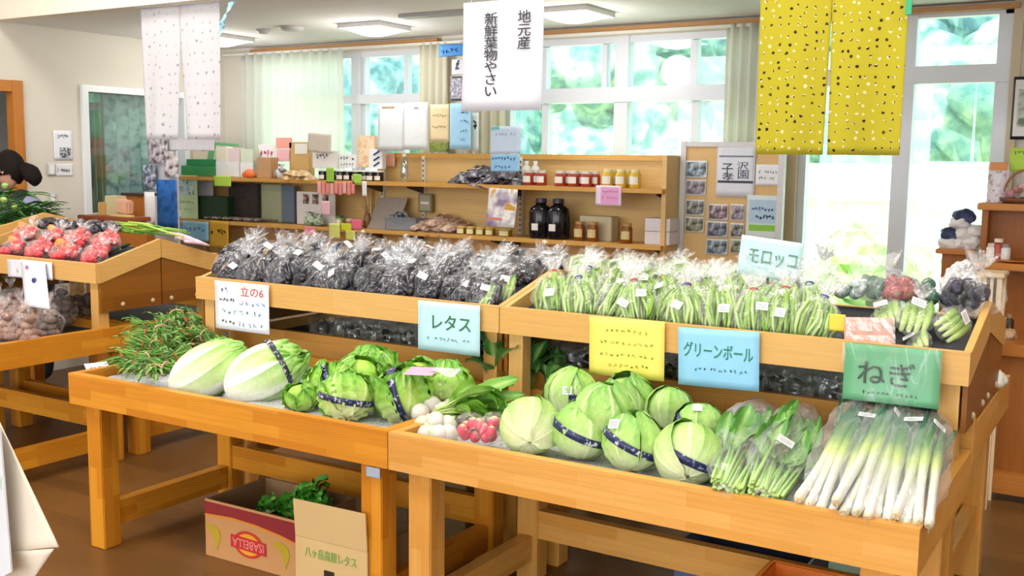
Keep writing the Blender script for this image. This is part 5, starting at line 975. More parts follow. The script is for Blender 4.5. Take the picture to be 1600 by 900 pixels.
# radish bags
rad = empty('radish_bag'); 
for i in range(7):
    mb = MB(); R = random.Random(i); c = V((R.uniform(-.025, .025), R.uniform(-.018, .018), .022+.02*(i % 3))); mb.lathe([(.001, -.02), (.012, -.013), (.017, 0), (.012, .013), (.003, .018)], 12, c=c, cols=[H('#F4D9DC'), H('#E8506A'), H('#E23F5E'), H('#E8506A'), H('#C9D89A')]); obj('radish', mb, vcol(.3, bump=.05), rad, smooth=True, local=True)
mb = bagmesh(.095, .075, .095, 3, 'pillow', .004); obj('plastic_bag', mb, FILM, rad, local=True)
for i, (x, y, lab) in enumerate(((731, 692, 'clear bag of pink radishes beside the white turnips'), (763, 694, 'clear bag of pink radishes touching the pale round cabbage'))): r = dup(rad, TRS(AZ(x, y, .70), (.1, .15, 1.3*i), 1.1), lab, 'radish bags'); r['category'] = 'bag of radishes'
# spinach-like dark leaves standing at the joint
for k, (x, y, n, L, lab, dz) in enumerate(((772, 606, 12, .26, 'tall dark green leaf bunch standing in front of the rear board near the post', 1.6), (826, 604, 12, .25, 'dark green leaf bunch leaning beside the second post', 1.1), (850, 610, 8, .2, 'low dark leafy bunch behind the pale round cabbage', .5))):
    p = AZ(x, y+10, .71); e = empty('dark_leaf_bunch', p, lab, 'leaf bunch', 'dark leafy bunches'); mb = MB(); leafy(mb, p, (-.1+.1*k, .25, dz), n, L, .07, .45, 90+k, '#6F9E48', '#3E7A2C', '#1E4E1C', .004, .35, .9); obj('leaves', mb, LEAF, e, smooth=True)
# ---- bags of greens (komatsuna-like)
bg_ = []
for k in range(2):
    e = empty('greens_bag'); mb = MB(); R = random.Random(k+5)
    for i in range(40):
        a = R.uniform(-.05, .05); b0 = V((a*.9, R.uniform(-.02, .02), .01)); dd = V((a*1.2+R.uniform(-.13, .13), R.uniform(-.14, .14), 1)); l = R.uniform(.22, .34)
        mb.tube([b0, b0+dd.normalized()*l*.25, b0+dd.normalized()*l*.5], [.005, .0045, .003], 6, cols=[H('#B9DB84'), H('#8FC455'), H('#5E9A38')])
        blade(mb, b0+dd.normalized()*l*.44, dd, (R.uniform(-1, 1), -1, .2), l*.55, .06, R.uniform(-.6, .6), H('#62A03E'), H('#3A7A2A'), sd=i, wave=.2)
    obj('greens', mb, LEAF, e, smooth=True, local=True); mb = bagmesh(.175, .105, .42, 7+k, 'pillow', .007); obj('plastic_bag', mb, film(.04, .34, wr=.26, sc=16), e, smooth=False, local=True)
    if k: add_label(e, (-.01, -.048, .16), (1.5, 0, .1), .05, .03)
    bg_.append(e)
def lay(e, xb, yb, xt, yt, zb, zt, lab, cat, grp, s=1.0, roll=0, L=None):
    """lay a long thing from its base pixel to its top pixel; local -y turned up to the viewer"""
    a, b_ = AZ(xb, yb, zb), AZ(xt, yt, zt); z = (b_-a).normalized(); y = -(EYE-a); y = (y-z*y.dot(z)).normalized(); x = y.cross(z)
    M = Matrix(((x.x, y.x, z.x, a.x), (x.y, y.y, z.y, a.y), (x.z, y.z, z.z, a.z), (0, 0, 0, 1))) @ Euler((0, 0, roll)).to_matrix().to_4x4()
    sc = s if L is None else (s if not isinstance(s, tuple) else s[0], s if not isinstance(s, tuple) else s[1], (b_-a).length/L)
    M = M @ Matrix.Diagonal((*sc, 1) if isinstance(sc, tuple) else (sc, sc, sc, 1)); r = dup(e, M, lab, grp); r['category'] = cat; return r
lay(bg_[0], 1133, 768, 1190, 632, .735, .80, 'clear bag of leafy greens with pale stems, beside the taped cabbages', 'bag of greens', 'bags of leafy greens', 1.0, L=.40)
lay(bg_[1], 1192, 775, 1258, 640, .735, .80, 'clear bag of leafy greens with white label, beside the leek bags', 'bag of greens', 'bags of leafy greens', 1.0, L=.40)
# ---- leeks
lk = []
for k in range(2):
    e = empty('leek_bag'); R = random.Random(k+20)
    for i in range(4):
        x0 = (-.052+.035*i)*1.0; x1 = x0*.6; mb = MB(); y0 = R.uniform(-.008, .012); L = .50
        zs = [0, .008, .03, .1, .18, .22, .28, .37, .48]; rr = [.010, .021, .020, .019, .020, .024, .030, .031, .016]; cs = ['#D9CBA8', '#DEDBD0', '#E0DFD8', '#DEDFD6', '#D6DEC0', '#BFD274', '#5F8A52', '#356448', '#24503E']
        w = R.uniform(-.02, .02); mb.tube([(x0+(x1-x0)*z/L+w*math.sin(z*6), y0+.008*math.sin(z*9+i), z) for z in zs], rr, 10, cols=[H(c) for c in cs], flat=.8)
        for q in range(3):
            blade(mb, (x1+w*math.sin(1.8)+(x0-x1)*.4, y0, .27), ((q-1)*.22, R.uniform(-.12, .12), 1), (0, -1, .1), R.uniform(.17, .26), .026, R.uniform(-.3, .5), H('#4F8050'), H('#234E3A'), cr=H('#7AA070'), sd=q+i)
        o = obj('leek', mb, vcol(.35, bump=.1, sc=50), e, smooth=True, local=True)
        mb = MB()
        for q in range(7): a = R.uniform(0, 6.28); mb.tube([(x0, y0, .002), (x0+.008*math.cos(a), y0+.008*math.sin(a), -.007), (x0+.012*math.cos(a), y0+.012*math.sin(a), -.012)], .0008, 4, cap=False)
        obj('roots', mb, plain('#CDB98E', .8), o, local=True)
    mb = bagmesh(.18, .08, .53, 13+k, 'pillow', .006, nz_=34); obj('plastic_bag', mb, film(.02, .28, wr=.2, sc=18), e, local=True); add_label(e, (.02, -.034, .40), (1.5, 0, .5 if k else -.3), .055, .022); lk.append(e)
LKG = 'clear bags of leeks on the lower tray'
lay(lk[0], 1275, 787, 1352, 632, .735, .86, 'bag of leeks beside the labelled greens bag', 'bag of leeks', LKG, (.85, 1), 0, L=.50)
lay(lk[1], 1330, 797, 1402, 632, .745, .86, 'second bag of leeks from the greens, narrow with tilted label', 'bag of leeks', LKG, (.8, 1), 0, L=.50)
lay(lk[0], 1378, 805, 1420, 640, .735, .86, 'leek bag with wide green tops and a label under the green card', 'bag of leeks', LKG, (.95, 1), 0, L=.50)
lay(lk[1], 1425, 814, 1462, 652, .735, .85, 'bag of leeks nearest the end post of the stand', 'bag of leeks', LKG, (.75, 1), 0, L=.50)
# newspaper scraps near leeks: see newspaper. loose clear wrap
# ================================================================== upper trays
def bedz(Y, y0=3.30, ya=3.70): return 1.012+(Y-3.28)*.25 if Y < 3.70 else 1.117-(Y-3.70)*.25
# eggplant bags
eg = []
EGP = vcol(.18, bump=.02)
for k in range(4):
    e = empty('eggplant_bag'); R = random.Random(k+40)
    for i in range(5):
        x0 = -.052+.026*i; y0 = R.uniform(-.012, .012)+(.02 if i % 2 else -.012); z0 = R.uniform(.012, .025); l = R.uniform(.12, .15); mb = MB(); bend = R.uniform(-.02, .02); c = ['#1C1822', '#201B28', '#171520'][i % 3]
        zs = [0, .08, .3, .6, .85, 1.0]; mb.tube([(x0+bend*math.sin(z*3)*.6, y0+bend*.5*math.sin(z*3), z0+l*z) for z in zs], [.004, .015, .021, .018, .013, .007], 12, cols=[H(c)]*6); o = obj('eggplant', mb, EGP, e, smooth=True, local=True)
        mb = MB(); mb.tube([(x0, y0, z0+l*.93), (x0, y0, z0+l*1.02), (x0+.004, y0, z0+l*1.16)], [.014, .010, .004], 8); obj('calyx', mb, plain('#4A4440', .6), o, smooth=True, local=True)
    mb = bagmesh(.165, .10, .27, 31+k, 'fan', .007, neck=.76, fan=.5); obj('plastic_bag', mb, FILMD, e, local=True)
    if k in (0, 3): add_label(e, (.015-.01*k, -.052, .10+.02*(k % 2)), (1.45, .2, .2*k-.3), .04, .034)
    eg.append(e)
EG = 'clear bags of eggplants on the upper tray'
def upbag(protos, i, x, Yb, lift, lean, lab, grp, cat, s=1.0, rx=0, rz=None, py=420):
    p = AY(x, py, Yb); p.z = bedz(Yb)+lift; rzz = face_to_cam(p) if rz is None else rz
    r = dup(protos[i % len(protos)], TRS(p, (-lean, rx, rzz*.45), s), lab, grp); r['category'] = cat; return r
rows = [(3.335, .002, .62, [347, 392, 436, 482, 526, 572, 618, 662, 708, 745], 430), (3.47, .025, .9, [360, 404, 450, 495, 540, 588, 634, 680, 725, 768], 400), (3.60, .03, 1.15, [385, 432, 478, 524, 570, 616, 664, 712, 760, 805], 385), (3.72, .03, 1.3, [610, 660, 712, 765, 815, 862], 375)]
rn = ['front row', 'second row', 'third row', 'rearmost row']; on = ['first', 'second', 'third', 'fourth', 'fifth', 'sixth', 'seventh', 'eighth', 'ninth', 'tenth']
for j, (Y, lf, ln, xs, py) in enumerate(rows):
    for i, x in enumerate(xs): upbag(eg, i+j*2, x+rnd.uniform(-5, 5), Y, lf, ln+rnd.uniform(-.12, .12), f'clear bag of dark eggplants, {rn[j]}, {on[i]} counted from the tomato stand', EG, 'bag of eggplants', (rnd.uniform(.95, 1.1), 1.0, rnd.uniform(.82, .94)), rnd.uniform(-.5, .5), py=py)
# green bean bags
be = []
for k in range(4):
    e = empty('green_bean_bag'); R = random.Random(k+80); mb = MB()
    for i in range(26):
        x0 = R.uniform(-.055, .055); y0 = R.uniform(-.028, .028); l = R.uniform(.13, .175); b_ = R.uniform(-.02, .02); z0 = R.uniform(.008, .02); c = R.choice(['#A3C766', '#8FB552', '#B8D188', '#7FA646'])
        mb.tube([(x0*.9, y0, z0), (x0+b_*.4, y0, z0+l*.2), (x0+b_, y0+b_*.4, z0+l*.55), (x0*.8+b_*.5, y0, z0+l*.9), (x0*.7, y0, z0+l)], [.002, .0075, .009, .0075, .002], 6, cols=[H(c)]*5, flat=.7)
    obj('green_beans', mb, vcol(.4, bump=.05), e, smooth=True, local=True); tag(bpy.data.objects[[c.name for c in bpy.data.objects if c.parent == e][0]], kind='stuff')
    mb = bagmesh(.15, .08, .28, 61+k, 'fan', .009, neck=.72, fan=.55); obj('plastic_bag', mb, FILM2, e, local=True)
    if k != 1: add_label(e, (.0+.012*k, -.044, .09+.02*(k % 2)), (1.45, .1, .15*k-.2), .036, .034)
    mb = MB(); mb.tube([(.012*math.cos(t), .009*math.sin(t), .202) for t in [j*PI/5 for j in range(11)]], .003, 5); obj('tie', mb, plain(['#D8453A', '#2E4E9A', '#E4E0DC', '#D8553A'][k], .5), e, local=True); be.append(e)
BG = 'clear bags of green beans on the upper tray'
rows = [(3.335, .002, .5, [868, 912, 955, 998, 1042, 1085, 1130, 1176, 1222, 1268], 480), (3.46, .02, .85, [905, 950, 995, 1040, 1084, 1128, 1174, 1220, 1265], 450), (3.59, .025, 1.1, [922, 968, 1014, 1060, 1106, 1154, 1200], 420), (3.70, .025, 1.25, [905, 955, 1005, 1055, 1105, 1150], 400)]
for j, (Y, lf, ln, xs, py) in enumerate(rows):
    for i, x in enumerate(xs): upbag(be, i+j, x+rnd.uniform(-4, 4), Y, lf, ln+rnd.uniform(-.12, .12), f'clear bag of pale green beans, {rn[j]}, {on[i]} counted from the tray divider', BG, 'bag of green beans', (rnd.uniform(1.0, 1.12), 1.1, rnd.uniform(.84, .95)), rnd.uniform(-.35, .35), py=py)
# small cucumber bags, two at the eggplant end and several at the far end
cu = []
for k in range(2):
    e = empty('cucumber_bag'); R = random.Random(k+120)
    for i in range(4):
        x0 = -.034+.022*i; l = R.uniform(.13, .16); mb = MB(); mb.tube([(x0, 0, .01), (x0+.004, -.004, .03+l*.3), (x0+.002, .002, .02+l*.8), (x0, 0, .02+l)], [.006, .0135, .013, .005], 10, cols=[H('#C9DC9A'), H('#9CBF58'), H('#86AE48'), H('#5E8A38')]); obj('cucumber', mb, vcol(.3, bump=.3, sc=120), e, smooth=True, local=True)
    mb = bagmesh(.12, .065, .24, 91+k, 'fan', .006, neck=.78, fan=.5); obj('plastic_bag', mb, FILM, e, local=True); add_label(e, (0, -.036, .12), (1.5, 0, .3), .045, .038); cu.append(e)
CG2 = 'small bags of pale cucumbers'
upbag(cu, 0, 752, 3.33, .0, .8, 'small bag of pale green cucumbers at the eggplant tray divider', CG2, 'bag of cucumbers', .8, py=455); upbag(cu, 1, 783, 3.44, .0, .8, 'second small bag of pale cucumbers against the tray divider', CG2, 'bag of cucumbers', .8, py=430)
for i, (x, Y, lf, ln, rx, s, py, lab) in enumerate(((1392, 3.50, .01, 1.15, -.6, 1.0, 500, 'slanting bag of cucumbers behind the coral card'), (1425, 3.44, .02, 1.0, .1, 1.0, 500, 'upright bag of pale cucumbers above the green card'), (1470, 3.46, .02, 1.1, .9, .95, 500, 'bag of cucumbers with yellow tie lying by the end rail'), (1440, 3.35, .0, 1.3, -.9, .9, 525, 'low labelled bag of bright cucumbers just behind the green card'))): upbag(cu, i, x, Y, lf, ln, lab, CG2, 'bag of cucumbers', s, rx, py=py)
# dark greens, purple bag, red-stemmed bag
for i, (x, y, Y, r, cols, lab, cat) in enumerate(((1405, 458, 3.68, .07, ['#6E2E36', '#A3484E', '#6F7A4A'], 'clear bag of red-stemmed vegetables beyond the slanting cucumbers', 'bag'), (1440, 455, 3.74, .06, ['#264A3A', '#35604A', '#5F8468'], 'clear bag of dark green leaves beside the white bag', 'bag'), (1368, 448, 3.72, .06, ['#24483A', '#3A6450', '#5F8A70'], 'clear bag of blue-green leaves at the back of the bean tray', 'bag'), (1512, 462, 3.66, .075, ['#12111C', '#1E1B2C', '#3A3254'], 'bag of blackish purple vegetables at the end rail', 'bag'), (1330, 452, 3.70, .055, ['#5F7A6C', '#A9B6AE', '#DDE2E0'], 'crinkled grey-green bag behind the last green beans', 'bag'))):
    p = AY(x, y, Y); e = empty('vegetable_bag', (p.x, p.y, p.z-r*.5), lab, cat, 'mixed vegetable bags at the tray end'); mb = MB(); R = random.Random(i)
    for q in range(10):
        bm = bmesh.new(); bmesh.ops.create_icosphere(bm, subdivisions=2, radius=r*.42); o = p+V((R.uniform(-.8, .8)*r, R.uniform(-.4, .4)*r, R.uniform(-.35, .4)*r))
        for v in bm.verts: v.co = v.co*(1+.3*noise.noise(v.co*30+o))+o
        mb.bm(bm)
    obj('vegetables', mb, patchy(cols, 40, 3, .35), e, smooth=True); mb = bagmesh(r*2.7, r*1.9, r*3.0, i+150, 'fan', .006); mb.xf(TRS(p-V((0, 0, r*.95)), (-.2, .15*(i-2), 0))); obj('plastic_bag', mb, FILM, e)
p = AY(1485, 450, 3.72); e = empty('white_bag', (p.x, p.y, p.z-.06), 'white crumpled plastic bag with pointed top near the end rail', 'bag'); mb = bagmesh(.12, .08, .19, 222, 'pillow', .012); mb.xf(TRS(p-V((0, 0, .09)), (-.3, .3, 0))); obj('bag', mb, film(.5, .8, wr=.3), e)
p = AY(1268, 430, 3.72); e = empty('empty_bag', (p.x, p.y, p.z-.05), 'transparent crumpled bag behind the pale blue card', 'bag'); mb = bagmesh(.16, .1, .20, 232, 'fan', .014); mb.xf(TRS(p-V((0, 0, .08)), (-.3, .2, 0))); obj('bag', mb, film(.3, .7, wr=.4), e)
# dark bags in the rear stand under the upper trays
dk = []
for k in range(2):
    e = empty('dark_vegetable_bag'); mb = MB(); R = random.Random(k+170)
    for i in range(5):
        x0 = -.10+.05*i; mb.tube([(x0, 0, .03), (x0+.03, .02, .05), (x0+.09, .01, .04)], [.018, .026, .012], 9, cols=[H('#1A1716'), H('#221D1C'), H('#141212')])
    obj('vegetables', mb, EGP, e, smooth=True, local=True); mb = bagmesh(.27, .16, .11, 171+k, 'pillow', .012); obj('plastic_bag', mb, film(.04, .25, '#D9DAD4', wr=.38, sc=11), e, local=True); dk.append(e)
for i, (x, y) in enumerate(((515, 512), (560, 518), (605, 524), (650, 530), (690, 534), (735, 540), (866, 556), (905, 560), (1050, 588), (1100, 596), (1150, 600), (1205, 596), (1245, 600), (1290, 604), (1335, 608))):
    p = AY(x, y, 3.56); r = dup(dk[i % 2], TRS((p.x, 3.58, .765), (.1, 0, .2*(i % 3)-.2), (1, 1, 1.25)), 'dark bagged vegetables in the shaded rear tray, '+('between the white sign and the lettuce card' if i < 4 else 'hidden near the lettuce card post' if i < 6 else 'beside the second post behind the yellow card' if i < 8 else 'between the blue card and the yellow card' if i < 10 else 'between the blue card and the green card'), 'dark bags in the rear tray '+('behind the lettuces' if i < 4 else 'by the lettuce card' if i < 6 else 'by the second post' if i < 8 else 'at the yellow card' if i < 10 else 'at the green card')); r['category'] = 'bag of vegetables'

# ================================================================== stands by the beige wall: produce
# tomatoes
tb = []
for k in range(2):
    e = empty('tomato_bag'); R = random.Random(k+200)
    for i in range(14):
        c = V((R.uniform(-.055, .055), R.uniform(-.035, .035), .026+.03*(i % 4))); mb = MB(); mb.lathe([(.004, -.024), (.018, -.021), (.028, -.004), (.026, .012), (.012, .021), (.003, .019)], 14, c=c, cols=[H(['#E0434A', '#DE5A58', '#D63A44', '#E8903C'][(i+k*3) % 4 if i % 4 == 3 else i % 3])]*6); obj('tomato', mb, vcol(.25, bump=.02), e, smooth=True, local=True)
    mb = bagmesh(.17, .12, .19, 201+k, 'fan', .010, neck=.75, fan=.4); obj('plastic_bag', mb, film(.06, .36, '#FFE9EC', wr=.28, sc=18), e, local=True); tb.append(e)
def lbag(protos, i, x, y, Y, dz, lean, lab, grp, cat, s=1.0, rx=0):
    p = AY(x, y, Y); p.z = bedz(Y-.07)+dz; r = dup(protos[i % len(protos)], TRS(p, (-lean, rx, .3*(i % 3)), s), lab, grp); r['category'] = cat; return r
for i, (x, Y, dz, lab) in enumerate(((15, 3.44, 0, 'bag of red and yellow tomatoes at the picture edge of the tomato row'), (55, 3.44, 0, 'bag of tomatoes above the hanging white price strip'), (98, 3.44, 0, 'bag of pinkish tomatoes, next after the price strip'), (140, 3.44, 0, 'bag of tomatoes at the corner of the tray'), (35, 3.58, .03, 'bag of tomatoes heaped behind the first two bags'), (118, 3.56, .03, 'bag of tomatoes heaped behind the corner bag'), (78, 3.57, .03, 'bag of tomatoes in the rear middle'), (160, 3.58, .02, 'bag of tomatoes beside the dark cucumbers'))): lbag(tb, i, x, 390, Y, dz, .7, lab, 'bags of tomatoes', 'bag of tomatoes', .95, .1*(i % 3-1))
# dark produce behind tomatoes, cucumbers near divider
for i, (x0, y0, x1, y1, Y0, Y1, c) in enumerate(((178, 398, 235, 378, 3.46, 3.70, '#2E4A34'), (186, 400, 243, 381, 3.45, 3.68, '#4A6A4A'), (172, 392, 228, 373, 3.52, 3.73, '#22382A'))):
    a, b_ = AY(x0, y0, Y0), AY(x1, y1, Y1); a.x -= .13; b_.x -= .13; a.z = bedz(Y0-.07)+.0+.02*(i == 2); b_.z = bedz(Y1-.07)+.0+.02*(i == 2); mb = MB(); mb.tube([a, a+(b_-a)*.12, a+(b_-a)*.5, a+(b_-a)*.9, b_], [.004, .011, .013, .011, .004], 12, cols=[H(c)]*5); tag(obj('long_cucumber', mb, vcol(.25, bump=.1), smooth=True), 'long dark cucumber on the tomato tray, '+['middle one of three', 'paler one beside the tray side', 'uppermost of three'][i], 'cucumber', 'long dark cucumbers')
for i in range(5):
    p = AY(70+24*i, 362, 3.78); blobbag('eggplant_pack', V((p.x, 3.80, 1.20)), .06, patchy(['#1C1A20', '#2C2A32', '#A9AAB4'], 26, 3, .2), i+60, 'dark glossy wrapped eggplants behind the tomatoes, '+['farthest from the green stalks', 'second along', 'middle one', 'fourth along', 'beside the green stalks'][i], 'packet', 'wrapped dark packs behind the tomatoes', (1.1, .9, .6))
for i in range(4):
    p = AY(95+26*i, 352, 4.0); blobbag('grey_packet', V((p.x, 4.0, 1.19)), .055, patchy(['#7A7E82', '#C4C8CC', '#EDEFF0'], 26, 3, .25), i+70, 'silvery clear packet farther behind the dark packs, '+['nearest the leek leaves', 'second from the leek leaves', 'third from the leek leaves', 'nearest the green stalks'][i], 'packet', 'silvery packets', (1.2, .9, .5))
# green stalks lying over the apex
sk = []
for i in range(16):
    x = 160+i*5; a = AY(x, 352+rnd.uniform(-6, 10), 3.84); b_ = AY(x+62, 362+rnd.uniform(-4, 20), 3.86+rnd.uniform(0, .12)); m = (a+b_)/2+V((0, 0, .012)); c = rnd.choice(['#8FB83A', '#7AA82E', '#A9CC4E', '#5E8A24']); mb = MB(); a.z = max(a.z, 1.175); b_.z = max(b_.z, 1.17)
    mb.tube([a, m, b_], [.006, .007, .004], 7, cols=[H(c)]*3); tag(obj('green_stalk', mb, vcol(.4), smooth=True), 'slender bright green stalk lying across the stand by the tomato tray corner', 'stalk', 'green stalks')
for i in range(4):
    a = AY(245+i*14, 362+i*5, 3.92); b_ = AY(300+i*9, 372+i*4, 4.02); mb = MB(); mb.tube([a, (a+b_)/2+V((0, 0, .01)), b_], [.008, .014, .006], 8); tag(obj('pink_packet', mb, patchy(['#D9A8B8', '#EFD6DE', '#B98A9A'], 20), smooth=True), 'long pinkish wrapped bundle behind the green stalks, '+['nearest the stalks', 'second from the stalks', 'third', 'nearest the eggplant bags'][i], 'bundle', 'pinkish wrapped bundles')
# potato bags
pb = []
for k, cs in enumerate((['#A07A6A', '#8E6A5C', '#B08E7E'], ['#7A685C', '#8A7666', '#6A5A50'])):
    e = empty('potato_bag'); R = random.Random(k+240)
    for i in range(10):
        bm = bmesh.new(); bmesh.ops.create_icosphere(bm, subdivisions=2, radius=.028); o = V((R.uniform(-.045, .045), R.uniform(-.03, .03), .03+.035*(i % 4)))
        for v in bm.verts: v.co = V((v.co.x*1.2, v.co.y, v.co.z*.85))*(1+.2*noise.noise(v.co*30+o))+o
        mb = MB(); mb.col = H(cs[i % 3]); mb.bm(bm); obj('potato', mb, vcol(.6), e, smooth=True, local=True)
    mb = bagmesh(.155, .11, .25, 241+k, 'fan', .008, neck=.78, fan=.35); obj('plastic_bag', mb, film(.03, .26, '#FBEDEE', wr=.14, sc=18), e, local=True); pb.append(e)
pos = [(8, 500, 0), (40, 505, 0), (72, 498, 0), (100, 495, 1), (125, 487, 1), (145, 482, 1), (20, 482, 0), (58, 478, 0), (92, 476, 1), (5, 520, 0), (40, 524, 0), (78, 514, 1)]
for i, (x, y, k) in enumerate(pos):
    p = AZ(x, y+14, .70); r = dup(pb[k], TRS((p.x, p.y, .695), (-.15, rnd.uniform(-.2, .2), rnd.uniform(0, 3)), .95), ('clear bag of pinkish potatoes' if k == 0 else 'clear bag of grey-brown potatoes')+' on the lower tray, '+['at the frame edge, middle row', 'middle row below the price strip', 'in front of the price strip hem', 'fourth from the tray side', 'second from the corner post', 'touching the corner post', 'back row at the frame edge', 'back row beneath the price strip', 'back row beside the dark gap', 'frontmost at the frame edge', 'frontmost, second', 'frontmost, nearest the tray side'][i], 'bags of potatoes'); r['category'] = 'bag of potatoes'
# leek crate behind
c0 = AZ(67, 332, 1.25); e = empty('slanted_rack', (c0.x-.5, c0.y-.3, 0), 'slanted wooden rack holding bushy green leaves behind the tomatoes', 'rack')
X = c0.x; Y1 = c0.y; Y0 = Y1-.75
mb = MB(); mb.prism([(X, Y0, .97), (X, Y0, 1.07), (X, Y1, 1.25), (X, Y1+.25, 1.19), (X, Y1+.25, 1.09), (X, Y1, 1.15)], (.025, 0, 0)); obj('side_rail', mb, WD('y', 1), e)
mb = MB(); mb.prism([(X-1.0, Y0, .98), (X-1.0, Y1, 1.16), (X-1.0, Y1, 1.145), (X-1.0, Y0, .965)], (1.0, 0, 0)); obj('tray_bottom', mb, plain('#2A2C30', .8), e)
for q in (Y0+.05, Y1-.1): mb = MB(); mb.box((X-.07, q, 0), (X-.001, q+.07, .99 if q < Y1-.2 else 1.12)); obj('leg', mb, WD('z'), e)
for q in (Y0+.05, Y1-.1): mb = MB(); mb.box((X-1.0, q, 0), (X-.93, q+.07, .96 if q < Y1-.2 else 1.10)); obj('leg', mb, WD('z'), e)
for k, (x, y, n) in enumerate(((-5, 345, 26), (22, 340, 26), (45, 330, 22), (5, 320, 20))):
    p = AX(x, y, c0.x-.22-.04*k); e = empty('leafy_leek_bunch', p, 'bushy bunch of long dark green leaves on the slanted rack, '+['at the frame edge', 'middle one', 'nearest the rack side', 'uppermost at the back'][k], 'bunch of greens', 'green leaf bunches on the slanted rack'); mb = MB(); R = random.Random(k+300)
    for i in range(n):
        a = R.uniform(-.9, 1.1); d = V((math.cos(a), math.sin(a)*.6+.3, R.uniform(-.05, .6))); blade(mb, p+V((R.uniform(-.12, .02), R.uniform(-.08, .08), R.uniform(-.03, .05))), d, (0, 0, 1), R.uniform(.16, .3), .03, R.uniform(.2, 1.1), H('#4A8A32'), H('#1F5222'), cr=H('#7FB05A'), sd=i)
    obj('leaves', mb, LEAF, e, smooth=True)
for i, (x, y) in enumerate(((8, 290), (6, 312), (22, 322))): blobbag('green_tomato', AX(x, y, c0.x-.12), .022, plain('#9AB85A', .35), i+80, 'pale green round vegetable among the dark leaves, '+['uppermost', 'middle', 'lowest'][i], 'vegetable', 'pale green round vegetables')
# ================================================================== price cards on the front stands
def FQ(tl, tr, bl, Y): return Face(AY(*tl, Y), AY(*tr, Y), AY(*bl, Y))
CY = 3.255
F = FQ((655, 469), (752, 478), (652, 545), CY); o = sheet('lettuce_card', F, plain('#BFE3EC', .55), 'pale cyan handwritten card hanging on the rail above the lettuces', 'card'); lettering(F, 'レタス', .05, .1, .62, .3, '#2F6A44', o, off=.003); writing(F, 0, -.24, .7, .1, 11, '#7FA6AE', o, 21, off=.003)
F = FQ((925, 494), (1043, 503), (917, 583), CY); o = sheet('yellow_card', F, plain('#EFE06A', .55), 'yellow card with faint pencil lines hanging above the heaped cabbages', 'card')
for q, n, w in ((.28, 8, .6), (.08, 10, .75), (-.12, 10, .75), (-.3, 9, .65)): writing(F, 0, q, w, .1, n, '#D2C24C', o, int(q*90)+70, off=.003)
F = FQ((1062, 511), (1189, 519), (1058, 600), CY); o = sheet('blue_card', F, plain('#93CBEE', .55), 'sky blue handwritten card hanging above the small back cabbages', 'card'); lettering(F, 'グリーンボール', 0, .12, .86, .26, '#1F7A52', o, off=.003, rot=-.03); writing(F, 0, -.2, .75, .09, 12, '#4F8AA8', o, 31, off=.003)
F = FQ((1320, 535), (1471, 548), (1318, 622), CY-.015); o = sheet('green_card', F, plain('#5FA877', .35), 'green card in a plastic sleeve hanging above the leeks', 'card', curl=.01); lettering(F, 'ねぎ', -.05, .02, .6, .42, '#22422E', o, off=.008); writing(F, 0, -.33, .6, .08, 12, '#2E5A3E', o, 41, off=.012)
mb = MB(); mb.grid(lambda u, v: F.c+F.u*((u-.5)*F.w*1.04)+F.v*((.52-v*1.0)*F.h)+F.n*(.014+.003*math.sin(u*7+v*4)), 12, 8); obj('plastic_sleeve', mb, film(.03, .3, wr=.10, sc=5), o, smooth=True)
F = FQ((1325, 496), (1402, 497), (1314, 562), 3.30); o = sheet('coral_card', F, plain('#EFA48E', .5), 'coral card under crumpled clear film just above the green card', 'card', curl=.004); rect(F, .12, -.1, .5, .6, plain('#F6EDEA', .4), o, 'film_glare', rot=-.3) if False else None
mb = MB(); mb.grid(lambda u, v: F.c+F.u*((u-.45)*F.w)+F.v*((.5-v)*F.h)+F.n*(.008+.006*noise.noise(V((u*6, v*6, 1)))), 14, 10); obj('plastic_sleeve', mb, film(.25, .6, wr=.3, sc=14), o)
F = FQ((1297, 490), (1322, 492), (1295, 516), 3.34); sheet('yellow_label', F, plain('#E4CF3E', .5), 'small yellow label lying in the tray beside the coral card', 'label')
F = FQ((1165, 368), (1262, 382), (1146, 425), 3.60); o = sheet('bean_card', F, plain('#C4E4EA', .55), 'pale blue handwritten card standing up behind the green bean bags', 'card', curl=.004); lettering(F, 'モロッコ', .05, .0, .78, .38, '#5E8F72', o, off=.006)
mb = MB(); mb.grid(lambda u, v: F.c+F.u*((u-.5)*F.w)+F.v*((.1-v*.8)*F.h)+F.n*(.018+.006*noise.noise(V((u*5, v*5, 2)))), 14, 10); obj('plastic_wrap', mb, film(.08, .3, wr=.2, sc=12), o)
pt = F.c-F.v*(F.h*.5); mb = MB(); mb.box((pt.x-.004, pt.y+.002, pt.z-.12), (pt.x+.004, pt.y+.008, pt.z+.06)); obj('holder', mb, plain('#3A3A3A'), o)
F = FQ((337, 438), (421, 446), (337, 512), CY); o = sheet('white_board_card', F, plain('#E9E9EE', .4), 'white handwritten board hanging above the tangled green stems', 'card', t=.003); lettering(F, '立の6', .2, .33, .42, .2, '#C4523E', o, off=.004)
writing(F, -.24, .33, .35, .16, 4, '#8FB2DC', o, 51, off=.004); writing(F, -.26, .12, .32, .12, 5, '#4A4A5A', o, 52, off=.004); writing(F, .2, .08, .5, .14, 5, '#9CB4E4', o, 53, off=.004); writing(F, 0, -.12, .8, .14, 7, '#86BCC4', o, 54, off=.004); writing(F, -.25, -.34, .3, .12, 4, '#4A5A56', o, 55, off=.004); writing(F, .15, -.36, .5, .13, 5, '#7FA6D4', o, 56, off=.004)
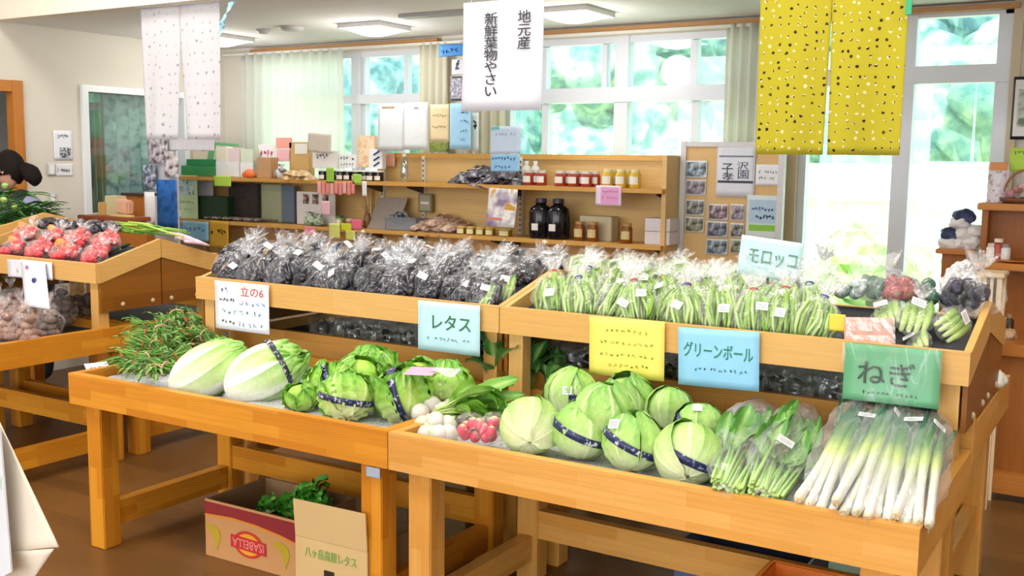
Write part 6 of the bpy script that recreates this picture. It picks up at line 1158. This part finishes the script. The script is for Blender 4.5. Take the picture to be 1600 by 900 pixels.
# strip on the tomato tray rail
F = FY(12, 405, 82, 410, 3.335, y2=432); o = sheet('price_strip', F, plain('#E4E2EA', .6), 'white wide price label fixed on the tomato tray rail', 'label'); writing(F, -.2, -.1, .3, .3, 2, '#8A8AA0', o, 3)
def stp(u, v): 
    a = AY(32+38*u+(v*8), 405+v*74+u*4, 3.32-.09*v*v); return a
mb = MB(); mb.grid(stp, 6, 12, thick=.001); o = obj('hanging_price_strip', mb, plain('#E9E7EE', .6), smooth=True); tag(o, 'long curling white price strip hanging from the tomato tray rail', 'strip')
for (u, v, c, r) in ((.25, .16, '#B56A9A', .010), (.5, .42, '#4A4E80', .011)):
    p = stp(u, v)+V((0, -.003, 0)); mb = MB(); mb.tube([p+V((r*math.cos(t), 0, r*.8*math.sin(t))) for t in [j*PI/6 for j in range(13)]], .003 if v < .3 else .007, 5); obj('mark', mb, plain(c), o, smooth=True)
# sticker on a leg
F = FB(572, 730, 594, 746, 2.628); sheet('leg_sticker', F, plain('#B9C6D8', .4), 'small pale blue sticker on the top of a front leg', 'sticker')

# ================================================================== boxes under the stands
def carton(name, p0, u, v, w, d, h, m_out, m_in, lab, t=.006):
    """open box: floor corner p0, unit axes u (width) and v (depth)"""
    z = V((0, 0, 1)); e = empty(name, p0+u*w/2+v*d/2, lab, 'box')
    def slab(a, du, dv, dw):
        mb = MB(); mb.add([a, a+du, a+du+dv, a+dv, a+dw, a+du+dw, a+du+dv+dw, a+dv+dw], [(0, 3, 2, 1), (4, 5, 6, 7), (0, 1, 5, 4), (1, 2, 6, 5), (2, 3, 7, 6), (3, 0, 4, 7)]); return mb
    o = {}
    o['front'] = obj('front_wall', slab(p0, u*w, v*t, z*h), m_out, e); obj('rear_wall', slab(p0+v*(d-t), u*w, v*t, z*h), m_in, e)
    obj('side_wall', slab(p0+v*t, u*t, v*(d-2*t), z*h), m_in, e); obj('side_wall', slab(p0+u*(w-t)+v*t, u*t, v*(d-2*t), z*h), m_in, e)
    obj('base', slab(p0+v*t+u*t+z*.001, u*(w-2*t), v*(d-2*t), z*t), m_in, e); return e, o
kr = plain('#C9935C', .8, .05, 8); kri = plain('#9A7650', .85, .05, 8)
A = AZ(322, 866, 0); Bq = AZ(478, 911, 0); u = (Bq-A); u.z = 0; w_ = u.length; u.normalize(); v = V((-u.y, u.x, 0)); hh = .235
e, o = carton('banana_box', A, u, v, .50, .34, hh, kr, kri, 'cardboard banana box printed with red logo and bananas, under the stand')
F = Face(A+V((0, 0, hh)), A+u*.5+V((0, 0, hh)), A.copy()); FR = o['front']
def fpoly(F, pts, col, par, name='print', off=.001):
    M = F.M(0, 0, off); mb = MB(); mb.prism([V((x*F.w, y*F.h, 0)) for x, y in pts], (0, 0, .0006)); mb.xf(M); return obj(name, mb, plain(col, .7, .03), par)
fpoly(F, [(-.5, .46), (.5, .46), (.5, .12), (.3, .2), (.05, .26), (-.2, .28), (-.5, .24)], '#8E1F24', FR)
fpoly(F, [(-.5, .24), (-.2, .28), (.05, .26), (.3, .2), (.5, .12), (.5, .07), (.3, .16), (.05, .22), (-.2, .245), (-.5, .20)], '#E08A22', FR, off=.0012)
lx, ly = -.02, -.12
fpoly(F, [(lx+.19*math.cos(t)*.85, ly+.23*math.sin(t)) for t in [i*PI/12 for i in range(24)]], '#C8321E', FR, 'logo', off=.0014)
fpoly(F, [(lx+.15*math.cos(t)*.85, ly+.185*math.sin(t)) for t in [i*PI/12 for i in range(24)]], '#E8A02A', FR, 'logo', off=.0024)
fpoly(F, [(lx-.19, ly+.12), (lx+.19, ly+.10), (lx+.19, ly-.12), (lx-.19, ly-.10)], '#C22A26', FR, 'logo', off=.0034)
lettering(F, 'ISABELLA', lx, ly, .34, .15, '#E88A80', FR, off=.0044, rot=PI)
for cx in (-.40, .34):
    pts = [(cx-.09, .05), (cx-.02, .08), (cx+.05, .02), (cx+.075, -.12), (cx+.05, -.26), (cx+.03, -.38), (cx+.015, -.26), (cx-.01, -.12), (cx-.045, -.04), (cx-.09, -.02)]; fpoly(F, pts, '#B9A01E', FR, 'picture', off=.0014)
rf = Face(A+V((0, 0, hh+.0)), A+u*.5+V((0, 0, hh)), A+V((0, 0, 0)))
mb = MB(); q0 = A+u*.2+v*.1+V((0, 0, .10)); e = empty('leafy_greens', q0, 'bundle of bright curly greens sticking out of the banana box', 'bunch of greens')

ax0 = A+u*.16+v*.06+V((0, 0, .17)); ax1 = A+u*.38+v*.22+V((0, 0, .245)); R = random.Random(4)
for i in range(110):
    t = R.random()**.7; c = ax0+(ax1-ax0)*t; a = R.uniform(0, 6.28); dd = (ax1-ax0).normalized()*.9+V((math.cos(a), math.sin(a), abs(math.sin(a*2))*.8))*.7
    blade(mb, c, dd, (0, 0, 1), R.uniform(.06, .12), .045, R.uniform(.3, 1.8), H('#6CC23C'), H('#2F8E1E'), sd=i, wave=.3)
for i in range(8): mb.tube([ax0+V((.01*(i-4), .005*(i % 3), -.01)), ax0+(ax1-ax0)*.5+V((.008*(i-4), 0, .01))], [.009, .006], 6, cols=[H('#E4EAD0'), H('#A9D07A')])
obj('leaves', mb, LEAF, e, smooth=True)
A2 = AZ(460, 925, 0); 
A2 = AY(461, 905, A.y-.02+.0); A2.z = 0; p = AZ(461, 900, .02)
# lettuce carton standing in front: front face from pixel columns 461..572, flap up to y 782
Cb = AZ(463, 960, 0); Cr = AZ(574, 992, 0); u2 = (Cr-Cb).normalized(); v2 = V((-u2.y, u2.x, 0)); W2_ = (Cr-Cb).length
zf = .290; kc = plain('#CFB07A', .8, .04, 8); kci = plain('#8E744E', .85, .05, 8)
e, o = carton('lettuce_carton', Cb, u2, v2, W2_, .30, zf, kc, kci, 'tan lettuce carton with green printed writing, open flap raised'); FR = o['front']
F = Face(Cb+V((0, 0, zf)), Cb+u2*W2_+V((0, 0, zf)), Cb.copy())
lettering(F, '八ヶ岳高原レタス', 0, .34, .72, .13, '#7FA64E', FR, rot=-.0)
M = F.M(-.02, .12, .0015); mb = MB(); mb.box((-.022, -.011, -.0005), (.022, .011, .0005)); mb.xf(M); obj('hand_hole', mb, plain('#2A1A0E', .8), FR)
fpoly(F, [(-.03+.13*math.cos(t), -.10+.12*math.sin(t)) for t in [i*PI/12 for i in range(24)]], '#5A8A3A', FR, 'logo', off=.0014); fpoly(F, [(-.03+.10*math.cos(t), -.10+.09*math.sin(t)) for t in [i*PI/12 for i in range(24)]], '#A9D07A', FR, 'logo', off=.0024)
mb = MB(); a = Cb+V((0, 0, zf+.001)); hgt = .135; mb.add([a, a+u2*W2_, a+u2*W2_+V((0, 0, hgt))-v2*.01, a+V((0, 0, hgt))-v2*.01, a+v2*.005, a+u2*W2_+v2*.005, a+u2*W2_+V((0, 0, hgt))-v2*.005, a+V((0, 0, hgt))-v2*.005], [(0, 1, 2, 3), (7, 6, 5, 4), (0, 4, 5, 1), (1, 5, 6, 2), (2, 6, 7, 3), (3, 7, 4, 0)]); obj('flap', mb, kc, e)
# dark crates seen between the legs
for (x0, y0, x1, y1, Y, d, c, lab) in ((682, 752, 726, 862, 3.95, .3, '#4A3A22', 'brown box in the shadow behind the legs of the middle posts'), (683, 795, 722, 832, 3.93, .02, '#20402E', 'green band of a stacked carton in the shadow'), (1040, 850, 1215, 905, 3.2, .3, '#5A6684', 'slate blue crate low behind the long stretcher')):
    pass
a = AZ(690, 860, 0); 
e = empty('green_banded_box', (a.x, a.y+.15, 0), 'brown box with a dark green band in the shadow between the middle legs', 'box'); mb = MB(); mb.box((a.x-.18, a.y, .001), (a.x+.12, a.y+.3, .34), .004); bo = obj('body', mb, plain('#7A6238', .8), e); mb = MB(); mb.box((a.x-.1805, a.y-.001, .18), (a.x+.1205, a.y+.301, .26)); obj('band', mb, plain('#1F3F2C', .6), e)
a = AZ(1150, 930, 0); e = empty('blue_crate', (a.x, a.y, 0), 'slate blue plastic crate low under the cabbage end of the stand', 'crate'); mb = MB()
for (q0, q1) in (((-.25, 0, 0), (.25, .01, .15)), ((-.25, .33, 0), (.25, .34, .15)), ((-.25, .01, 0), (-.24, .33, .15)), ((.24, .01, 0), (.25, .33, .15)), ((-.24, .01, 0), (.24, .33, .01))): mb.box(V(q0)+V((a.x, a.y, .001)), V(q1)+V((a.x, a.y, .001)))
obj('body', mb, plain('#5E6E92', .5), e); mb = MB(); mb.box((a.x-.26, a.y-.01, .14), (a.x+.26, a.y, .16)); obj('rim', mb, plain('#5E6E92', .4), e)
# orange basket poking into the frame
a = AZ(1210, 878, .30); b_ = AZ(1345, 896, .30); e = empty('orange_basket', ((a.x+b_.x)/2+.1, a.y, 0), 'bright orange plastic basket at the bottom edge under the leeks', 'basket')
x0, x1, y0, y1 = a.x, a.x+.42, a.y-.28, a.y; mb = MB()
def rr(z, g): return [V((x0+g, y0+g, z)), V((x1-g, y0+g, z)), V((x1-g, y1-g, z)), V((x0+g, y1-g, z))]
o1, o2 = rr(.02, .03), rr(.30, 0); i2, i1 = rr(.30, .006), rr(.026, .036)
mb.add(o1+o2+i2+i1, [(0, 1, 2, 3)]+[(i, (i+1) % 4, 4+(i+1) % 4, 4+i) for i in range(4)]+[(4+i, 4+(i+1) % 4, 8+(i+1) % 4, 8+i) for i in range(4)]+[(8+i, 8+(i+1) % 4, 12+(i+1) % 4, 12+i) for i in range(4)]+[(12, 13, 14, 15)]); obj('body', mb, plain('#F07A1A', .35), e)
mb = MB(); ring = rr(.298, -.008); mb.tube(ring+[ring[0]], .009, 8); obj('rim', mb, plain('#F5872A', .3), e, smooth=True)
# small white packet in the rear stand at the end
blobbag('white_packet', AZ(1549, 592, .84), .05, plain('#E9E6DC', .4), 5, 'pale crumpled packet in the rear tray beyond the end post', 'packet')

# ================================================================== cloth-covered table at the lower corner
TY = 1.30
q = [AY(-60, 560, TY), AY(0, 668, TY), AY(85, 857, TY+.05), AY(40, 915, TY), AY(-60, 960, TY)]
e = empty('covered_table', (q[0].x-.5, TY-.3, 0), 'table draped with cream cloth whose corner hangs into the frame', 'table')
mb = MB(); 
def drp(a_, b_, c_, d_, f): 
    def fn(u, v): p = (a_*(1-u)+b_*u)*(1-v)+(d_*(1-u)+c_*u)*v; return p+V((0, -.012*math.sin(u*5+f)*v, 0))
    return fn
P0 = AY(-70, 520, TY); zt = P0.z
mb.grid(drp(P0, AY(-2, 655, TY), AY(85, 857, TY), AY(-70, 868, TY), 0), 16, 16, thick=.003); mb.grid(drp(AY(-70, 868, TY), AY(85, 857, TY), AY(38, 925, TY+.03), AY(-70, 960, TY), 1), 16, 8, thick=.003); obj('tablecloth', mb, cloth('#EFE3D0', .12), e, smooth=True)
mb = MB(); mb.box((P0.x-.9, TY-.8, zt-.03), (P0.x, TY+.0, zt-.002)); obj('table_top', mb, WD('x'), e)
for (xx, yy) in ((P0.x-.85, TY-.75), (P0.x-.85, TY-.1), (P0.x-.12, TY-.75), (P0.x-.12, TY-.1)): mb = MB(); mb.box((xx, yy, 0), (xx+.06, yy+.06, zt-.031)); obj('leg', mb, WD('z'), e)
F = Face(AY(-70, 690, TY-.03), AY(4, 672, TY-.03), AY(-60, 910, TY-.03)); mb = MB(); mb.prism([AY(-70, 672, TY-.03), AY(2, 672, TY-.03), AY(20, 893, TY-.03), AY(-2, 905, TY-.03), AY(-70, 912, TY-.03)], (0, -.004, 0)); o = obj('hanging_board', mb, plain('#D9DCE2', .5)); tag(o, 'pale board hung on the cream cloth at the lower picture corner', 'board')
mb = MB(); mb.prism([AY(-30, 745, TY-.0345), AY(2, 745, TY-.0345), AY(2, 765, TY-.0345), AY(-30, 765, TY-.0345)], (0, -.001, 0)); obj('print', mb, plain('#BFE0B8', .5), o)

# ================================================================== person behind the leaf rack
PX = -6.5; pt_ = AX(25, 235, PX); PYy = pt_.y; ZT = pt_.z
def skin_body(name, verts, edges, rads, mat, par, sub=2):
    me = bpy.data.meshes.new(name); me.from_pydata([tuple(v) for v in verts], edges, []); o = bpy.data.objects.new(name, me); COL.objects.link(o)
    m = o.modifiers.new('skin', 'SKIN'); m.use_smooth_shade = True; s = me.skin_vertices[0].data
    for i, r in enumerate(rads): s[i].radius = (r if isinstance(r, tuple) else (r, r))
    s[0].use_root = True; sb = o.modifiers.new('sub', 'SUBSURF'); sb.levels = sub; sb.render_levels = sub
    dg = bpy.context.evaluated_depsgraph_get(); nm = bpy.data.meshes.new_from_object(o.evaluated_get(dg)); mb = MB(); mb.add([v.co.copy() for v in nm.vertices], [tuple(p.vertices) for p in nm.polygons]); bpy.data.objects.remove(o)
    return obj(name, mb, mat, par, smooth=True)
e = empty('person', (PX, PYy, 0), 'person with dark tied hair and grey vest bending over near the wooden doorway', 'person')
hc = V((PX-.05, PYy, ZT-.125)); H0 = ZT
sk_m = plain('#E0A58A', .5, .04, 10)
# faces towards -x (away from the room), slightly down
sh = hc+V((.10, 0, -.26)); hip = V((hc.x+.16, PYy+.0, .93))
vs = [hip, hip+(sh-hip)*.5, sh, hc+V((.05, 0, -.12)), sh+V((0, -.17, -.01)), sh+V((-.08, -.24, -.26)), sh+V((-.30, -.20, -.38)), sh+V((0, .17, -.01)), sh+V((-.08, .24, -.26)), sh+V((-.30, .20, -.38)), hip+V((0, -.09, -.04)), V((hip.x, PYy-.10, .48)), V((hip.x, PYy-.10, .09)), hip+V((0, .09, -.04)), V((hip.x, PYy+.10, .48)), V((hip.x, PYy+.10, .09)), V((hip.x-.14, PYy-.10, .04)), V((hip.x-.14, PYy+.10, .04))]
ed = [(0, 1), (1, 2), (2, 3), (2, 4), (4, 5), (5, 6), (2, 7), (7, 8), (8, 9), (0, 10), (10, 11), (11, 12), (12, 16), (0, 13), (13, 14), (14, 15), (15, 17)]
rd = [(.13, .15), (.12, .14), (.10, .13), .05, .06, .045, .03, .06, .045, .03, .085, .058, .04, .085, .058, .04, .035, .035]
skin_body('body', vs, ed, rd, plain('#23262E', .8), e)
mb = MB(); bm = bmesh.new(); bmesh.ops.create_icosphere(bm, subdivisions=4, radius=1)
for q in bm.verts:
    d = q.co.copy(); x, y, z = d; k = V((x*.096, y*.075, z*.118))
    if z < 0: k.x += -.018*(-z); k.y *= 1-.28*(-z); k.x *= 1-.1*(-z)
    nose = math.exp(-((y/.16)**2))*math.exp(-((z+.12)/.16)**2)*(1 if x < 0 else 0); k.x -= .024*nose
    brow = math.exp(-((z-.12)/.1)**2)*(1 if x < -.4 else 0); k.x -= .004*brow
    for s_ in (-1, 1): eye = math.exp(-(((y-s_*.42)/.16)**2))*math.exp(-((z-.02)/.1)**2)*(1 if x < 0 else 0); k.x += .008*eye
    lip = math.exp(-((y/.28)**2))*math.exp(-((z+.5)/.06)**2)*(1 if x < 0 else 0); k.x -= .007*lip
    q.co = k
mb.bm(bm); T = TRS(hc, (0, -.25, -.25)); mb.xf(T); head = obj('head', mb, sk_m, e, smooth=True)
for s_ in (-1, 1):
    mb = MB(); mb.lathe([(.001, 0), (.012, .002), (.016, .008), (.010, .012), (.004, .009)], 12, fn=lambda p, i, k: V((p.x, p.z*s_, p.y*1.5))); mb.xf(T @ Matrix.Translation((.006, .072*s_, -.01))); obj('ear', mb, sk_m, head, smooth=True)
    mb = MB(); mb.lathe([(.001, -.010), (.008, -.006), (.010, 0), (.008, .006), (.001, .010)], 10); mb.xf(T @ Matrix.Translation((-.082, .031*s_, .004))); obj('eye', mb, plain('#2A1C18', .3), head, smooth=True)
    mb = MB(); mb.tube([(-.088, .018*s_, .024), (-.086, .034*s_, .028), (-.074, .048*s_, .024)], .003, 6); mb.xf(T); obj('eyebrow', mb, plain('#2A1F1C', .8), head)
mb = MB(); mb.tube([(-.106, -.022, -.060), (-.111, 0, -.060), (-.106, .022, -.060)], .004, 6); mb.xf(T); obj('mouth', mb, plain('#B5645A', .5), head, smooth=True)
hm = plain('#1A1210', .75, .15, 60, spec=.15); mb = MB(); bm = bmesh.new(); bmesh.ops.create_icosphere(bm, subdivisions=4, radius=1)
for q in bm.verts: x, y, z = q.co; k = 1.0+.03*noise.noise(q.co*5); q.co = V((x*.105*k+.008, y*.085*k, z*.125*k+.006))
bmesh.ops.delete(bm, geom=[q for q in bm.verts if (q.co.x < -.045 and q.co.z < .062) or (q.co.z < -.05 and q.co.x < .04)], context='VERTS'); mb.bm(bm); mb.xf(T); obj('hair', mb, hm, e, smooth=True)
mb = MB(); pp = [T @ V((.08, 0, -.02)), T @ V((.12, .0, -.03)), T @ V((.155, 0, -.06)), T @ V((.17, .0, -.11)), T @ V((.16, 0, -.155))]; rr_ = [.03, .045, .06, .052, .012]; q_ = [i/4 for i in range(17)]; mb.tube([pp[min(3, int(t))].lerp(pp[min(3, int(t))+1], t-min(3, int(t))) for t in q_], [rr_[min(3, int(t))]*(1-(t-min(3, int(t))))+rr_[min(3, int(t))+1]*(t-min(3, int(t))) for t in q_], 28)
for i in range(len(mb.v)): mb.v[i] += V((0, 0, 1))*.010*noise.noise(mb.v[i]*18)
obj('ponytail', mb, hm, e, smooth=True)
mb = MB(); mb.lathe([(.165, 0), (.165, .10), (.155, .22), (.15, .33), (.11, .40), (.06, .43)], 24, fn=lambda p, i, k: V((p.x*.85, p.y*1.12, p.z))); mb.xf(TRS((hip.x-.01, PYy, hip.z+.02), (0, math.atan2(sh.x-hip.x, sh.z-hip.z), 0), (1, 1, (sh.z-hip.z+.06)/.43))); obj('vest', mb, plain('#8E93AE', .8), e, smooth=True)
for s_ in (-1, 1):
    hb = sh+V((-.30, .20*s_, -.38)); mb = MB(); mb.tube([hb, hb+V((-.05, 0, -.01)), hb+V((-.09, 0, -.015))], [.026, .036, .03], 10, flat=.5); ho = obj('hand', mb, sk_m, e, smooth=True)
    for f in range(4): mb = MB(); b0 = hb+V((-.085, (-.024+.016*f), -.014)); l = (.05, .062, .066, .055)[f]; mb.tube([b0, b0+V((-l*.5, 0, -.004)), b0+V((-l*.85, 0, -.02)), b0+V((-l, 0, -.034))], [.009, .0085, .0075, .005], 8); obj('finger', mb, sk_m, ho, smooth=True)
    mb = MB(); b0 = hb+V((-.03, -.03*s_, -.004)); mb.tube([b0, b0+V((-.03, -.022*s_, -.008)), b0+V((-.055, -.026*s_, -.02))], [.011, .010, .006], 8); obj('thumb', mb, sk_m, ho, smooth=True)

bpy.data.objects['person'].rotation_euler = (0, 0, .55)
# ------------------------------------------------------------------ view
vs_ = SC.view_settings; vs_.view_transform = 'Standard'; vs_.look = 'None'; vs_.exposure = -.70; vs_.gamma = 1; vs_.use_curve_mapping = False
SC.cycles.max_bounces = 8; SC.cycles.transparent_max_bounces = 24; SC.cycles.diffuse_bounces = 3; SC.cycles.glossy_bounces = 3; SC.cycles.caustics_reflective = False; SC.cycles.caustics_refractive = False
SC.cycles.sample_clamp_indirect = 6
